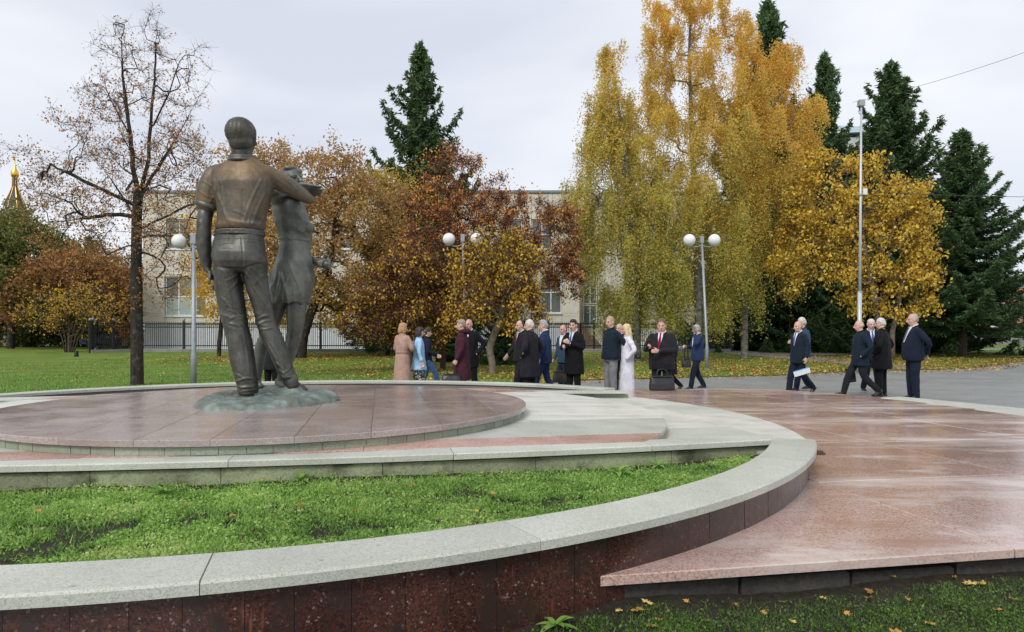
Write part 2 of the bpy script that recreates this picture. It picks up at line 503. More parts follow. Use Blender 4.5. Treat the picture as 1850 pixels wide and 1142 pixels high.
def ribbon(name, pts, wid, dz, m):
    """path draped on the ground; pts (x,y), wid metres"""
    V = []; F = []
    dens = []
    for i in range(len(pts) - 1):
        a = Vector(pts[i]); b = Vector(pts[i + 1]); k = max(2, int((b - a).length / 1.2))
        dens += [a.lerp(b, j / k) for j in range(k)]
    dens.append(Vector(pts[-1]))
    for i, p in enumerate(dens):
        t = (dens[min(i + 1, len(dens) - 1)] - dens[max(0, i - 1)]).normalized()
        nn = Vector((-t.y, t.x))
        wv = wid if not hasattr(wid, '__len__') else float(np.interp(i / (len(dens) - 1), np.linspace(0, 1, len(wid)), wid))
        for s in (-1, 0, 1):
            q = p + nn * s * wv / 2
            V.append((q.x, q.y, ground(q.y) + dz))
    for i in range(len(dens) - 1):
        for s in (0, 1):
            F.append((i * 3 + s, i * 3 + s + 1, (i + 1) * 3 + s + 1, (i + 1) * 3 + s))
    return tag(link(name, mesh(name, V, F, True), m), kind='structure')
def gp(px, py):
    """ground point at a photo pixel (fixed-point on the ground height)"""
    y = 30.0
    for _ in range(40): y = .5 * y + .5 * min(300, FPX * (CAMZ - ground(y)) / (py - HOR))
    return ((px - CX) / FPX * y, y)
ribbon('path', [gp(1170, 625), gp(1285, 633), gp(1370, 641), gp(1460, 649), gp(1560, 659), gp(1640, 668)], [2.4, 2.6, 3.0, 3.2, 2.4, 2.2], .035, M['path'])
ribbon('path', [gp(1380, 641), gp(1470, 641.5), gp(1600, 637), gp(1720, 633.5), gp(1850, 631), gp(2100, 628)], [2.2, 1.9, 1.9, 1.9], .045, M['path'])
tag(ribbon('road', [(-95, 76), (-40, 76), (-20, 76)], 5, .03, M['path']))
ribbon('road', [(48, 98), (90, 96), (140, 94)], 9, .03, M['path'])

# ------------------------------------------------------------------ granite terrace
def circ(r, n=160, a0=0.0):
    return [(r * math.cos(2 * math.pi * i / n + a0), r * math.sin(2 * math.pi * i / n + a0)) for i in range(n)]
terr = thing('granite_terrace', 'low terrace of polished red granite slabs spreading right of the curved planter wall', 'terrace', (W(6, 0)[0], W(6, 0)[1], .13))
tp = circ(9.36, 200)
for (a, b, c) in ((-1, 0, -1.93), (0, -1, 4.56), (0, 1, 4.86)): tp = clip(tp, a, b, c)
def far_from_centre(p):
    return max(math.hypot(*q) for q in p) > 4.95
slabs(tp, [(1.93, 4.0, [-4.6, -2.75, -1.2, .4, 2.0, 3.6, 5.0]), (4.0, 5.62, [-4.6, -3.02, -1.44, .1, 1.7, 3.3, 5.0]), (5.62, 7.27, [-4.6, -3.02, -1.5, 0, 1.6, 3.2, 5.0]),
           (7.27, 9.5, [-4.6, -2.9, -1.3, .3, 1.9, 3.5, 5.0])], 'slab', [M['red_gran']], terr, Z_GRAN - .042, Z_GRAN, gap=.0050, bev=.0045, jit=.0006, rng=rng, keep=far_from_centre)
base = [q for q in tp]
bp = circ(9.28, 120)
for (a, b, c) in ((-1, 0, -2.1), (0, -1, 4.44), (0, 1, 4.8)): bp = clip(bp, a, b, c)
link('foundation', prism_mesh('foundation', [W(*q) for q in dedupe(bp)], -.02, Z_GRAN - .047, .004), M['darkbase'], terr)
for i in range(16):
    u0 = 2.05 + i * .56
    mb = MB()
    q = [W(u0 + .006, -4.5), W(u0 + .55, -4.5), W(u0 + .55, -4.43), W(u0 + .006, -4.43)]
    if math.hypot(u0, 4.5) < 9.2:
        link('foundation_block', prism_mesh('foundation_block', q, .2, .405 - .01 * (i % 3), .008), M['darkbase'], terr)
# pale kerb band round the terrace
def wang(u, v):   # world angle of a (u,v) direction
    x = u * E1[0] + v * E2[0]; y = u * E1[1] + v * E2[1]
    return math.degrees(math.atan2(y, x))
uvrot = wang(1, 0)
for i in range(10):
    a0 = -38 + i * 5.4
    r_in = 8.95 if i < 7 else [9.0, 9.12, 9.25][i - 7]
    arc_stone('kerb_stone', r_in, 9.72, a0 + uvrot, a0 + 5.4 + uvrot, Z_GRAN - .06, Z_GRAN + .006, M['coping'], terr, seg=4, bev=.006)
# red paved strip outside the pale kerb
for i in range(8):
    a0 = -36 + i * 5.4
    arc_stone('slab', 9.74, 10.9, a0 + uvrot, a0 + 5.4 + uvrot, .12, Z_GRAN - .05, M['red_band'], terr, seg=4, bev=.006)

# ------------------------------------------------------------------ pale round floor (one step above the terrace)
flo = thing('round_stone_floor', 'pale round stone floor one step up, spread between the two planters', 'paving', (Cx, Cy, .13))
fp = clip(clip(circ(5.0, 180), 0, -1, 2.48), 0, 1, 2.6)
slabs(fp, [(-5.1, -3.2, [-2.6, -1.1, 0, 1, 2.65]), (2.9, 4.35, [-2.6, -1.12, -.05, .93, 2.65]), (4.35, 5.1, [-2.6, -1.12, -.05, .93, 2.65]),
           (-3.2, 2.9, [-2.5, 2.65])],
      'slab', [M['pale'], M['coping'], M['pale']], flo, Z_FLOOR - .05, Z_FLOOR, gap=.0012, bev=.003, jit=.0003, rng=rng)
link('riser', prism_mesh('riser', [W(*q) for q in dedupe(clip(clip(circ(4.96, 140), 0, -1, 2.5), 0, 1, 2.5))], .1, Z_FLOOR - .052, .003), M['greenstone'], flo)

# ------------------------------------------------------------------ middle tier
tier = thing('middle_stone_tier', 'pale stone tier with red granite bands, step between the round floor and the brown disc', 'platform', (Cx, Cy, .13))
t2 = circ(3.84, 150)
t2 = clip(t2, 0, -1, 2.45); t2 = clip(t2, 0, 1, 2.9)
def tier_m(p):
    v = sum(q[1] for q in p) / len(p)
    if v < -2.03 or v > 2.1: return M['red_band']
    if v < -1.0: return M['coping']
    return M['pale']
slabs(t2, [(-3.9, -2.4, [-2.5, -2.05, -1.1, 0, 1.1, 2.1, 2.6, 2.95]), (-2.4, -.9, [-2.5, -2.05, -1.1, 1.1, 2.1, 2.6, 2.95]),
           (-.9, .9, [-2.5, -2.05, -1.1, 1.1, 2.1, 2.6, 2.95]), (.9, 2.37, [-2.5, -2.05, -1.1, 1.1, 2.1, 2.6, 2.95]), (2.37, 3.9, [-2.5, -2.02, -1.05, 0, 1.0, 2.1, 2.6, 2.95])],
      'slab', tier_m, tier, Z_TIER - .03, Z_TIER, gap=.0012, bev=.003, jit=.0003, rng=rng)
for i in range(30):
    a0 = -42 + i * 2.8
    if math.sin(R(a0 + 1.4)) * 3.8 < -2.3: continue
    arc_stone('riser_block', 3.6, 3.825, a0 + uvrot, a0 + 2.8 + uvrot, Z_FLOOR + .001, Z_TIER - .031, M['greenstone'], tier, seg=2, bev=.002)
_tb = clip(clip(circ(3.6, 90), 0, -1, 2.4), 0, 1, 2.85)
link('foundation', prism_mesh('foundation', [W(*q) for q in _tb], .1, Z_TIER - .034, .003), M['greenstone'], tier)

# ------------------------------------------------------------------ brown granite disc
disc = thing('granite_disc', 'wide round disc of polished brown granite slabs that carries the bronze couple', 'platform', (Cx, Cy, Z_TIER))
us = [-2.6, -2.12, -1.62, -1.1, -.58, -.09, .44, .95, 1.48, 2.03, 2.6]
st = [-1.0, -.2, -1.45, -1.45, .35, -1.38, -1.38, .2, -.5, -.9]
cols = [(us[i], us[i + 1], sorted([-2.6, st[i], st[i] + 1.75, 2.6])) for i in range(10)]
slabs(circ(2.504, 140, .01), cols, 'slab', [M['plum_gran']], disc, Z_DISC - .044, Z_DISC, gap=.0012, bev=.004, jit=.0003, rng=rng)
k = 0
a = -175.0
while a < 40:
    wd = rng.choice([3.6, 3.9, 4.1])
    arc_stone('riser_block', 2.3, 2.474 + rng.uniform(-.002, .003), a + uvrot, a + wd + uvrot, Z_TIER + .001, Z_DISC - .05, M['greenstone'], disc, seg=2, bev=.003, gap=.0025)
    a += wd
link('mortar_bed', prism_mesh('mortar_bed', [W(*q) for q in circ(2.468, 140)], Z_TIER - .01, Z_DISC - .046, .002), M['mortar'], disc)

# ------------------------------------------------------------------ planters
def vfront(u): return -2.70 + .02 * (u - .8) ** 2
def planter(sign, label_, r_in, r_out, u_end, seam, full):
    """segment planter: ring wall + chord wall; sign=-1 front, +1 the mirrored one at the back"""
    pl = thing('planter', label_, 'planter', (*W(0, sign * 3.6), .13), group='segment shaped planters round the monument')
    def WW(u, v): return W(u, v) if sign < 0 else W(-u, -v)
    rot = uvrot if sign < 0 else uvrot + 180
    # ring coping stones
    seams = seam
    for a0, a1 in zip(seams[:-1], seams[1:]):
        o = arc_stone('coping_stone', r_in, r_out, a0, a1, Z_COP - .045, Z_COP, M['coping'], pl, seg=14, bev=.009, gap=.0016, jit=.0006, rng=rng)
    # chord coping stones
    edge = [-u_end, -2.83, -1.39, .06, 1.5, 2.95, u_end]
    for a0, a1 in zip(edge[:-1], edge[1:]):
        m = 6; g = .0022
        uu = [a0 + g + (a1 - a0 - 2 * g) * i / m for i in range(m + 1)]
        wd = lambda u: .2 + .06 * min(1, max(0, abs(u) - .7))
        p = [(u, vfront(u)) for u in uu] + [(u, vfront(u) + wd(u)) for u in reversed(uu)]
        if a1 == u_end:
            p = p[:m + 1] + [(u_end + .12, vfront(u_end) + wd(u_end))] + p[m + 2:]
        q = [WW(*x) for x in dedupe(p)]
        if area(q) < 0: q.reverse()
        link('coping_stone', prism_mesh('coping_stone', q, Z_COP - (.042 if sign < 0 else .028), Z_COP + .001, .008, .0006, rng, (m, 2 * m + 1)), M['coping'], pl)
    # chord wall blocks (seen from the camera on the front planter)
    if sign < 0: ue = [-3.6, -2.2, -1.02, -.77, .01, 1.03, 1.5, 2.08, 2.99, 3.12, u_end + .05]
    else: ue = [-u_end - .05, -3.6, -2.6, -1.2, 0, 1.2, 2.4, 3.5, u_end + .05]
    for i, (a0, a1) in enumerate(zip(ue[:-1], ue[1:])):
        m = 4; g = .002
        off = (.035 if sign < 0 else .010) + rng.uniform(-.006, .006)
        uu = [a0 + g + (a1 - a0 - 2 * g) * j / m for j in range(m + 1)]
        p = [(u, vfront(u) + off) for u in uu] + [(u, vfront(u) + .16) for u in reversed(uu)]
        q = [WW(*x) for x in p]
        if area(q) < 0: q.reverse()
        link('wall_block', prism_mesh('wall_block', q, .40, Z_COP - (.052 if sign < 0 else .036) - rng.uniform(0, .006), .005), M['mossblock'] if sign < 0 else M['greenstone'], pl)
    # ring wall facing panels
    if sign < 0:
        a = -122.0; 
        while a < -22.5:
            wd = rng.choice([1.85, 2.0, 2.25])
            rr = r_out - .05 + rng.uniform(-.0008, .0012)
            if a > -100 or rng.random() < 1:
                arc_stone('wall_panel', rr - .025, rr, a, a + wd, -.05 if a < -52 else Z_GRAN - .03, Z_COP - .047, M['wall_gran'], pl, seg=2, bev=.0015, gap=.0009)
            a += wd
    else:
        a = uvrot + 31
        while a < uvrot + 146:
            arc_stone('wall_panel', r_out - .09, r_out - .05, a, a + 6, -.05, Z_COP - .047, M['wall_gran'], pl, seg=2, bev=.002, gap=.001)
            a += 6
    n = 64
    a0, a1 = (R(-150), R(-23.5)) if sign < 0 else (R(uvrot + 31.5), R(uvrot + 148.5))
    V = []; F = []
    for i in range(n + 1):
        t = a0 + (a1 - a0) * i / n
        for (r_, z_) in ((r_in + .03, .2), (r_in + .03, Z_COP - .047), (r_out - .078, Z_COP - .047), (r_out - .078, -.05)):
            V.append((Cx + r_ * math.cos(t), Cy + r_ * math.sin(t), z_))
    for i in range(n):
        for k in range(3): F.append((i * 4 + k, i * 4 + k + 1, (i + 1) * 4 + k + 1, (i + 1) * 4 + k))
    link('wall_core', mesh('wall_core', V, F), M['concrete'], pl)
    if sign > 0:
        q = [W(-u, 2.75) for u in (-4.3, 4.3)]
        V = [W(u, 2.8) for u in (-4.25, -2, 0, 2, 4.25)] + [(Cx + 4.95 * math.cos(R(uvrot + a)), Cy + 4.95 * math.sin(R(uvrot + a))) for a in range(145, 30, -8)]
        s = mesh('soil', [(x, y, .52) for x, y in V], [tuple(range(len(V)))])
        link('soil', s, M['soil'], pl)
    return pl
seamF = [-60.3 + 14.1 * k for k in range(-6, 5)] + [wang(4.28, -2.58)]
seamF = sorted(x for x in seamF if x < wang(4.2, -2.58))
seamF.append(wang(4.28, -2.575))
pf = planter(-1, 'front segment planter full of green ground cover, curved dark red granite wall under pale coping', 4.68, 5.0, 4.0, seamF, True)
seamB = list(np.linspace(wang(4.47, 2.62), wang(-4.47, 2.62), 9))
pb = planter(1, 'rear segment planter behind the brown disc, low curved rim of pale coping', 4.93, 5.17, 4.4, seamB, False)
# closing wedge of coping at the right tip of the front planter
q = []
# rusty anchor stub on the outer face at the planter tip
mb = MB(); p = U(1478, 817, .60)
mb.bbox(p.x - .05, p.y - .02, p.z - .02, p.x + .035, p.y + .03, p.z + .012, .006)
mb.tube([(p.x + .012, p.y, p.z - .004), (p.x + .05, p.y - .01, p.z - .012)], [.012, .010], 8)
mb.build('anchor_stub', plain('rusty iron', (.09, .045, .03), .7, bump=.4, sc=40), pf)

# planter soil with a bumpy surface
def soil_h(x, y):
    r = math.hypot(x - Cx, y - Cy)
    e = max(0.0, min(1.0, (4.68 - r) / .5))
    n1 = mnoise.noise(Vector((x * 1.3, y * 1.3, 0))); n2 = mnoise.noise(Vector((x * 6, y * 6, 3)))
    u = (x - Cx) * E1[0] + (y - Cy) * E1[1]
    return .55 + .045 * (1 - e) + .02 * n1 + .010 * n2 - .015 * max(0, min(1, -u / 2)) 
V = []; F = []; idx = {}
st_ = .06
us_ = np.arange(-4.2, 4.3, st_); vs_ = np.arange(-4.75, -2.5, st_)
for i, u in enumerate(us_):
    for j, v in enumerate(vs_):
        x, y = W(u, v)
        idx[i, j] = len(V); V.append((x, y, soil_h(x, y)))
for i in range(len(us_) - 1):
    for j in range(len(vs_) - 1):
        if math.hypot(us_[i], vs_[j]) < 4.76: F.append((idx[i, j], idx[i + 1, j], idx[i + 1, j + 1], idx[i, j + 1]))
tag(link('planter_soil', mesh('planter_soil', V, F, True), M['soil']), kind='structure')
# foreground soil below the terrace
def fsoil(x, y):
    return .335 + .025 * mnoise.noise(Vector((x * 1.1, y * 1.1, 5))) + .010 * mnoise.noise(Vector((x * 7, y * 7, 1)))
V = []; F = []; nx_, ny_ = 110, 46
for i in range(nx_ + 1):
    for j in range(ny_ + 1):
        x = -.9 + 5.0 * i / nx_; y = 1.6 + 2.2 * j / ny_
        V.append((x, y, fsoil(x, y)))
for i in range(nx_):
    for j in range(ny_):
        a = i * (ny_ + 1) + j
        xm, ym, _ = V[a]
        um = (xm - Cx) * E1[0] + (ym - Cy) * E1[1]; vm_ = (xm - Cx) * E2[0] + (ym - Cy) * E2[1]
        if vm_ < -4.40 and math.hypot(um, vm_) > 4.86: F.append((a, a + ny_ + 1, a + ny_ + 2, a + 1))
tag(link('bare_soil', mesh('bare_soil', V, F, True), M['soil']), kind='structure')
# ------------------------------------------------------------------ soft solids (overlapping shells fused by a voxel remesh)
def ellip(mb, c, r, M_=None, n=16, m=10):
    v = []; f = []
    for i in range(1, m):
        th = math.pi * i / m
        for k in range(n):
            an = 2 * math.pi * k / n
            v.append(Vector((r[0] * math.sin(th) * math.cos(an), r[1] * math.sin(th) * math.sin(an), -r[2] * math.cos(th))))
    b = len(v); v += [Vector((0, 0, -r[2])), Vector((0, 0, r[2]))]
    for i in range(m - 2):
        for k in range(n): f.append((i * n + k, i * n + (k + 1) % n, (i + 1) * n + (k + 1) % n, (i + 1) * n + k))
    for k in range(n): f += [(b, (k + 1) % n, k), (b + 1, (m - 2) * n + k, (m - 2) * n + (k + 1) % n)]
    c = Vector(c)
    v = [(M_ @ (q + c)) if M_ is not None else q + c for q in v]
    mb.add(v, f)
def rtube(mb, pts, rad, n=12, M_=None):
    pts = [Vector(p) for p in pts]
    if M_ is not None: pts = [M_ @ p for p in pts]; 
    if not hasattr(rad, '__len__'): rad = [rad] * len(pts)
    # smooth the path
    P2 = []; R2 = []
    for i in range(len(pts) - 1):
        p0 = pts[max(0, i - 1)]; p1 = pts[i]; p2 = pts[i + 1]; p3 = pts[min(len(pts) - 1, i + 2)]
        for j in range(4):
            t = j / 4
            q = .5 * ((2 * p1) + (-p0 + p2) * t + (2 * p0 - 5 * p1 + 4 * p2 - p3) * t * t + (-p0 + 3 * p1 - 3 * p2 + p3) * t ** 3)
            P2.append(q); R2.append(rad[i] + (rad[i + 1] - rad[i]) * t)
    P2.append(pts[-1]); R2.append(rad[-1])
    mb.tube(P2, R2, n)
    for p, r_ in ((pts[0], rad[0]), (pts[-1], rad[-1])): ellip(mb, p, (r_ * .995,) * 3, None, 12, 8)
def loft(mb, secs, n=24, M_=None, sq=2.2):
    """secs: (cx,cy,cz,a,b[,yaw]) horizontal super-ellipses from bottom to top"""
    v = []; f = []
    for s in secs:
        cx, cy, cz, a, b = s[:5]; yw = s[5] if len(s) > 5 else 0
        for k in range(n):
            an = 2 * math.pi * k / n
            c, d_ = math.cos(an), math.sin(an)
            x = a * math.copysign(abs(c) ** (2 / sq), c); y = b * math.copysign(abs(d_) ** (2 / sq), d_)
            q = Vector((cx + x * math.cos(yw) - y * math.sin(yw), cy + x * math.sin(yw) + y * math.cos(yw), cz))
            v.append(M_ @ q if M_ is not None else q)
    for i in range(len(secs) - 1):
        for k in range(n): f.append((i * n + k, i * n + (k + 1) % n, (i + 1) * n + (k + 1) % n, (i + 1) * n + k))
    f += [tuple(range(n - 1, -1, -1)), tuple((len(secs) - 1) * n + k for k in range(n))]
    mb.add(v, f)
def solid(name, mb, m, parent, vox=.014, smooth=4, disp=None, world=False, adapt=0.0, dec=1.0):
    me = mesh('tmp', mb.v, mb.f)
    o = bpy.data.objects.new('tmp', me); COL.objects.link(o)
    md = o.modifiers.new('r', 'REMESH'); md.mode = 'VOXEL'; md.voxel_size = vox; md.adaptivity = adapt; md.use_smooth_shade = True
    if smooth:
        ms = o.modifiers.new('s', 'SMOOTH'); ms.factor = .5; ms.iterations = smooth
    if dec < 1:
        mdc = o.modifiers.new('d', 'DECIMATE'); mdc.ratio = dec
    dg = bpy.context.evaluated_depsgraph_get()
    ev = o.evaluated_get(dg)
    m2 = bpy.data.meshes.new_from_object(ev)
    bpy.data.objects.remove(o); bpy.data.meshes.remove(me)
    m2.name = name
    if disp is not None:
        n = len(m2.vertices); co = np.empty(n * 3, np.float32); no = np.empty(n * 3, np.float32)
        m2.vertices.foreach_get('co', co); m2.vertices.foreach_get('normal', no)
        co = co.reshape(-1, 3); no = no.reshape(-1, 3)
        co += no * disp(co, no)[:, None]
        m2.vertices.foreach_set('co', co.ravel()); m2.update()
    m2.materials.clear()
    m2.polygons.foreach_set('use_smooth', [True] * len(m2.polygons))
    return link(name, m2, m, parent, world)
def ridg(x): return 1 - np.abs(np.sin(x))
def folds(seed, amp=.006, kz=26, kx=11, wob=.6, zmask=None):
    q = np.random.default_rng(seed); a, b, c, d_ = q.uniform(0, 6, 4)
    def f(co, no):
        x, y, z = co[:, 0], co[:, 1], co[:, 2]
        w_ = np.sin(x * kx + a) * wob + np.sin(y * kx * .8 + b) * wob + np.sin(z * 7 + c) * .5
        r_ = (ridg(z * kz * .5 + w_ * 1.5 + np.sin(x * 23 + d_) * .6) ** 2 - .3) + .5 * np.sin(x * 31 + z * 9 + a) * np.sin(y * 27 + z * 13 + b)
        if zmask is not None: r_ = r_ * zmask(x, y, z)
        return (amp * r_).astype(np.float32)
    return f
def head_prims(mb, M_, s=1.0, jowl=0.0, ear=True):
    e = lambda c, r: ellip(mb, [q * s for q in c], [q * s for q in r], M_)
    e((0, -.008, .022), (.077, .097, .098)); e((0, .025, -.03), (.063 + jowl * .012, .068, .085)); e((0, .042, -.078), (.044 + jowl * .02, .046, .034 + jowl * .006))
    rtube(mb, [Vector(q) * s for q in ((0, .090, .012), (0, .108, -.012), (0, .120, -.030))], [.010 * s, .013 * s, .018 * s], 10, M_)
    rtube(mb, [Vector(q) * s for q in ((-.040, .074, .020), (0, .090, .024), (.040, .074, .020))], .0095 * s, 8, M_)
    e((0, .090, -.058), (.024, .011, .008)); e((0, .088, -.070), (.020, .010, .007))
    for q in (-1, 1):
        e((q * .038, .058, -.032), (.026, .026, .026))
        if ear: e((q * .079, -.008, -.012), (.010, .021, .032))
def hand(mb, w, h, side, s=1.0, curl=.5, spread=.022, thumb=1, fr=.0105, n=8):
    """palm, four unequal fingers with knuckle bends, thumb leaving the side of the palm near its base"""
    w = Vector(w); h = Vector(h).normalized(); side = Vector(side); side = (side - h * side.dot(h)).normalized(); nn = h.cross(side)
    for i in range(4):
        b = w + side * (i - 1.5) * .019 * s
        rtube(mb, [w + side * (i - 1.5) * .010 * s, b + h * .05 * s, b + h * .088 * s], [.020 * s, .0155 * s, .0135 * s], n)
    for i, L in enumerate((.068, .078, .072, .056)):
        b = w + side * (i - 1.5) * spread * s + h * .086 * s
        a = curl * (.55 + .1 * i); d = h; p = [b]
        for sg in (.44, .32, .24):
            d = (d * math.cos(a) + nn * math.sin(a)).normalized(); p.append(p[-1] + d * L * sg * s)
            dn = d.cross(side) * -1
            nn2 = d.cross(side); nn_ = h.cross(side)
            d = (h * math.cos(a * (len(p))) + nn * math.sin(a * (len(p)))).normalized()
        rtube(mb, p, [fr * s, fr * .95 * s, fr * .9 * s, fr * .8 * s], n)
    t0 = w + h * .028 * s - side * thumb * .028 * s
    t1 = t0 - side * thumb * .026 * s + h * .028 * s + nn * .012 * s
    t2 = t1 - side * thumb * .006 * s + h * .032 * s + nn * .016 * s * (1 + curl)
    rtube(mb, [w + h * .02 * s, t0, t1, t2], [.015 * s, .015 * s, .0125 * s, .010 * s], n)

# ------------------------------------------------------------------ the bronze couple
def bronze(name, dark, mid, warm, wlo, whi, rough=(.34, .52), metal=.75, seed=0.0):
    n = N(name)
    c = n.ramp(n.noise(5, 7, .6, vec=n.mapv(loc=(seed, 2, 1))), [(.3, dark), (.62, mid)])
    wm = n.ramp(n.noise(1.9, 5, .55, vec=n.mapv((1.2, 1, 1.1), loc=(seed, 5, 0))), [(wlo, 0.0), (whi, 1.0)])
    c = n.mix(wm, c, warm)
    st_ = n.ramp(n.noise(7, 5, .6, vec=n.mapv((3, 3, .35), loc=(3, seed, 0))), [(.56, 0.0), (.78, .35)])
    c = n.mix(st_, c, (.18, .21, .19))
    pk = n.ramp(n.pointy(), [(.50, 0.0), (.60, .4)])
    c = n.mix(pk, c, (.27, .25, .20))
    n.bump(n.noise(34, 6, .7), .32, .012)
    return n.out(c, n.ramp(n.noise(9, 4), [(.35, rough[0]), (.65, rough[1])]), metal, .5)
BZ = bronze('dark bronze', (.050, .050, .045), (.125, .125, .110), (.14, .105, .068), .60, .80, (.42, .60), .8)
BZW = bronze('greener grey bronze', (.085, .09, .08), (.185, .195, .172), (.16, .135, .10), .62, .8, (.44, .60), .7, seed=4.0)
BZS = bronze('bronze with brown worn patches', (.070, .063, .050), (.145, .130, .102), (.20, .130, .068), .40, .64, (.48, .66), .65, seed=1.7)
VERD = plain('verdigris bronze', (.20, .275, .255), .62, .25, var=.45, sc=7, bump=.5)
statue = thing('bronze_statue', 'dark bronze statue of an embracing couple, man seen from behind, on a green patinated mound', 'statue', (Cx, Cy, Z_DISC))
def rows(rs, d, dep, yaw=0.0):
    """silhouette rows (py, x left, x right[, depth shift, half depth]) to loft sections"""
    out_ = []
    for r_ in rs:
        dd = d + (r_[3] if len(r_) > 3 else 0)
        hd = r_[4] if len(r_) > 4 else dep
        c = P((r_[1] + r_[2]) / 2, r_[0], dd); a = (r_[2] - r_[1]) / 2 * dd / FPX
        out_.append((c.x, c.y, c.z, a, hd, yaw))
    return sorted(out_, key=lambda s: s[2])
DM, DW = 7.15, 7.72
def creases(lst, back=True):
    """sharp cloth creases: (px0,py0,px1,py1,width px,height m) raised ridges with a valley on each side"""
    def f(co, no):
        px = CX + co[:, 0] / co[:, 1] * FPX; py = HOR - (co[:, 2] - CAMZ) / co[:, 1] * FPX
        r_ = np.zeros(len(co)); fr = np.clip(-no[:, 1] * 2 + .3, 0, 1)
        for (x0, y0, x1, y1, w_, h_) in lst:
            dx, dy = x1 - x0, y1 - y0; L2 = dx * dx + dy * dy; L_ = math.sqrt(L2)
            t = ((px - x0) * dx + (py - y0) * dy) / L2; tc_ = np.clip(t, 0, 1)
            bow = 2.0 * np.sin(np.pi * tc_) * (1 if (int(x0 + y0) % 2) else -1)
            dd = np.hypot(px - (x0 + dx * tc_) + bow * dy / L_, py - (y0 + dy * tc_) - bow * dx / L_) / w_
            r_ += h_ * (1 - 1.1 * dd * dd) * np.exp(-dd * dd) * (.35 + .65 * np.sin(np.pi * np.clip(.12 + .76 * tc_, 0, 1)))
        return (r_ * fr).astype(np.float32)
    return f
def both(f, g, k=.7): return lambda co, no: f(co, no) + k * g(co, no)
# mound
def mound():
    n = 96; rings = 26; V = []; F = []
    c = Vector((-2.505, 7.17)); hump = P(531, 700, 7.34)
    for j in range(rings + 1):
        t = j / rings
        for k in range(n):
            a = 2 * math.pi * k / n
            rr_ = (.665 + .03 * math.sin(3 * a + 1) + .022 * math.sin(7 * a) + .02 * math.sin(2 * a)), (.76 + .05 * math.sin(3 * a + 1) + .025 * math.sin(5 * a))
            x = c.x + rr_[0] * math.cos(a) * t; y = c.y + rr_[1] * math.sin(a) * t
            e = 1 - t
            prof = min(1, (e * 9) ** .5) if e > 0 else 0
            h = .050 + .060 * max(0, (y - 6.9)) + .02 * max(0, t - .55) * (1 + math.sin(4 * a))
            h += .034 * ridg(math.sqrt((x - c.x + .3) ** 2 + (y - c.y) ** 2) * 11 + 1.2 * mn(x, y, 2.2)) * min(1, e * 4) + .02 * mn(x, y, 3, 2) + .010 * mn(x, y, 11, 4)
            h += .13 * math.exp(-(((x - hump.x) / .09) ** 2 + ((y - hump.y) / .13) ** 2))
            V.append((x, y, Z_DISC + prof * h - (.004 if j == rings else 0)))
    for j in range(rings):
        for k in range(n): F.append((j * n + k, (j + 1) * n + k, (j + 1) * n + (k + 1) % n, j * n + (k + 1) % n))
    nn = N('verdigris mound')
    cc = nn.ramp(nn.noise(6, 6, .65), [(.30, (.07, .075, .06)), (.5, (.16, .20, .175)), (.7, (.33, .42, .38))])
    cc = nn.mix(nn.ramp(nn.noise(2.6, 4), [(.52, 0.0), (.68, .8)]), cc, (.20, .16, .12))
    nn.bump(nn.noise(26, 6, .65), .55, .02)
    me = mesh('mound', V, F, True)
    link('mound', me, nn.out(cc, .55, .3), statue)
mound()
man = thing('man_figure', None, None, P(440, 718, DM)); man.parent = statue; man.matrix_parent_inverse = Matrix.Translation(Vector((Cx, Cy, Z_DISC))).inverted()
wom = thing('woman_figure', None, None, P(520, 698, DW)); wom.parent = statue; wom.matrix_parent_inverse = Matrix.Translation(Vector((Cx, Cy, Z_DISC))).inverted()
K = DM / FPX
# --- man: bare parts (head, neck, forearms, hands)
mb = MB()
HM = Matrix.Translation(P(437, 246, DM - .0)) @ Matrix.Rotation(R(-24), 4, 'Z') @ Matrix.Rotation(R(4), 4, 'X')
head_prims(mb, HM, 1.50)
rtube(mb, [P(438, 300, DM), P(437, 282, DM), P(437, 262, DM - .01)], [.105, .104, .11])
# left arm hanging, fist open backwards
rtube(mb, [P(379, 345, DM), P(374, 372, DM + .0), P(369, 402, DM - .03), P(368, 440, DM - .02), P(374, 484, DM + .03)], [.07, .080, .072, .078, .046], 14)
ellip(mb, P(366, 403, DM - .06), (.045, .05, .055))
hand(mb, P(376, 487, DM + .03), (P(397, 517, DM + .08) - P(376, 487, DM + .03)), Vector((.1, -.95, .1)), 1.45, .55, .022, -1)
# right forearm going round her shoulder behind the elbow
rtube(mb, [P(558, 360, 7.46), P(540, 354, 7.64), P(518, 350, 7.8)], [.050, .060, .05], 14)
hand(mb, P(518, 350, 7.8), Vector((-1, .3, .1)), Vector((0, .3, 1)), 1.45, .4, .022, 1)
rtube(mb, [P(437, 330, DM), P(436, 420, DM), P(434, 470, DM)], [.16, .15, .15])
for pts in ([(412, 480, 0), (424, 590, .02), (445, 700, 0)], [(460, 480, 0), (486, 590, .1), (522, 690, .15)]):
    rtube(mb, [P(x, y, DM + z) for x, y, z in pts], [.10, .075, .06])
solid('body', mb, BZ, man, .0125, 3, lambda co, no: (.0022 * np.sin(co[:, 0] * 60) * np.sin(co[:, 2] * 47)).astype(np.float32), True)
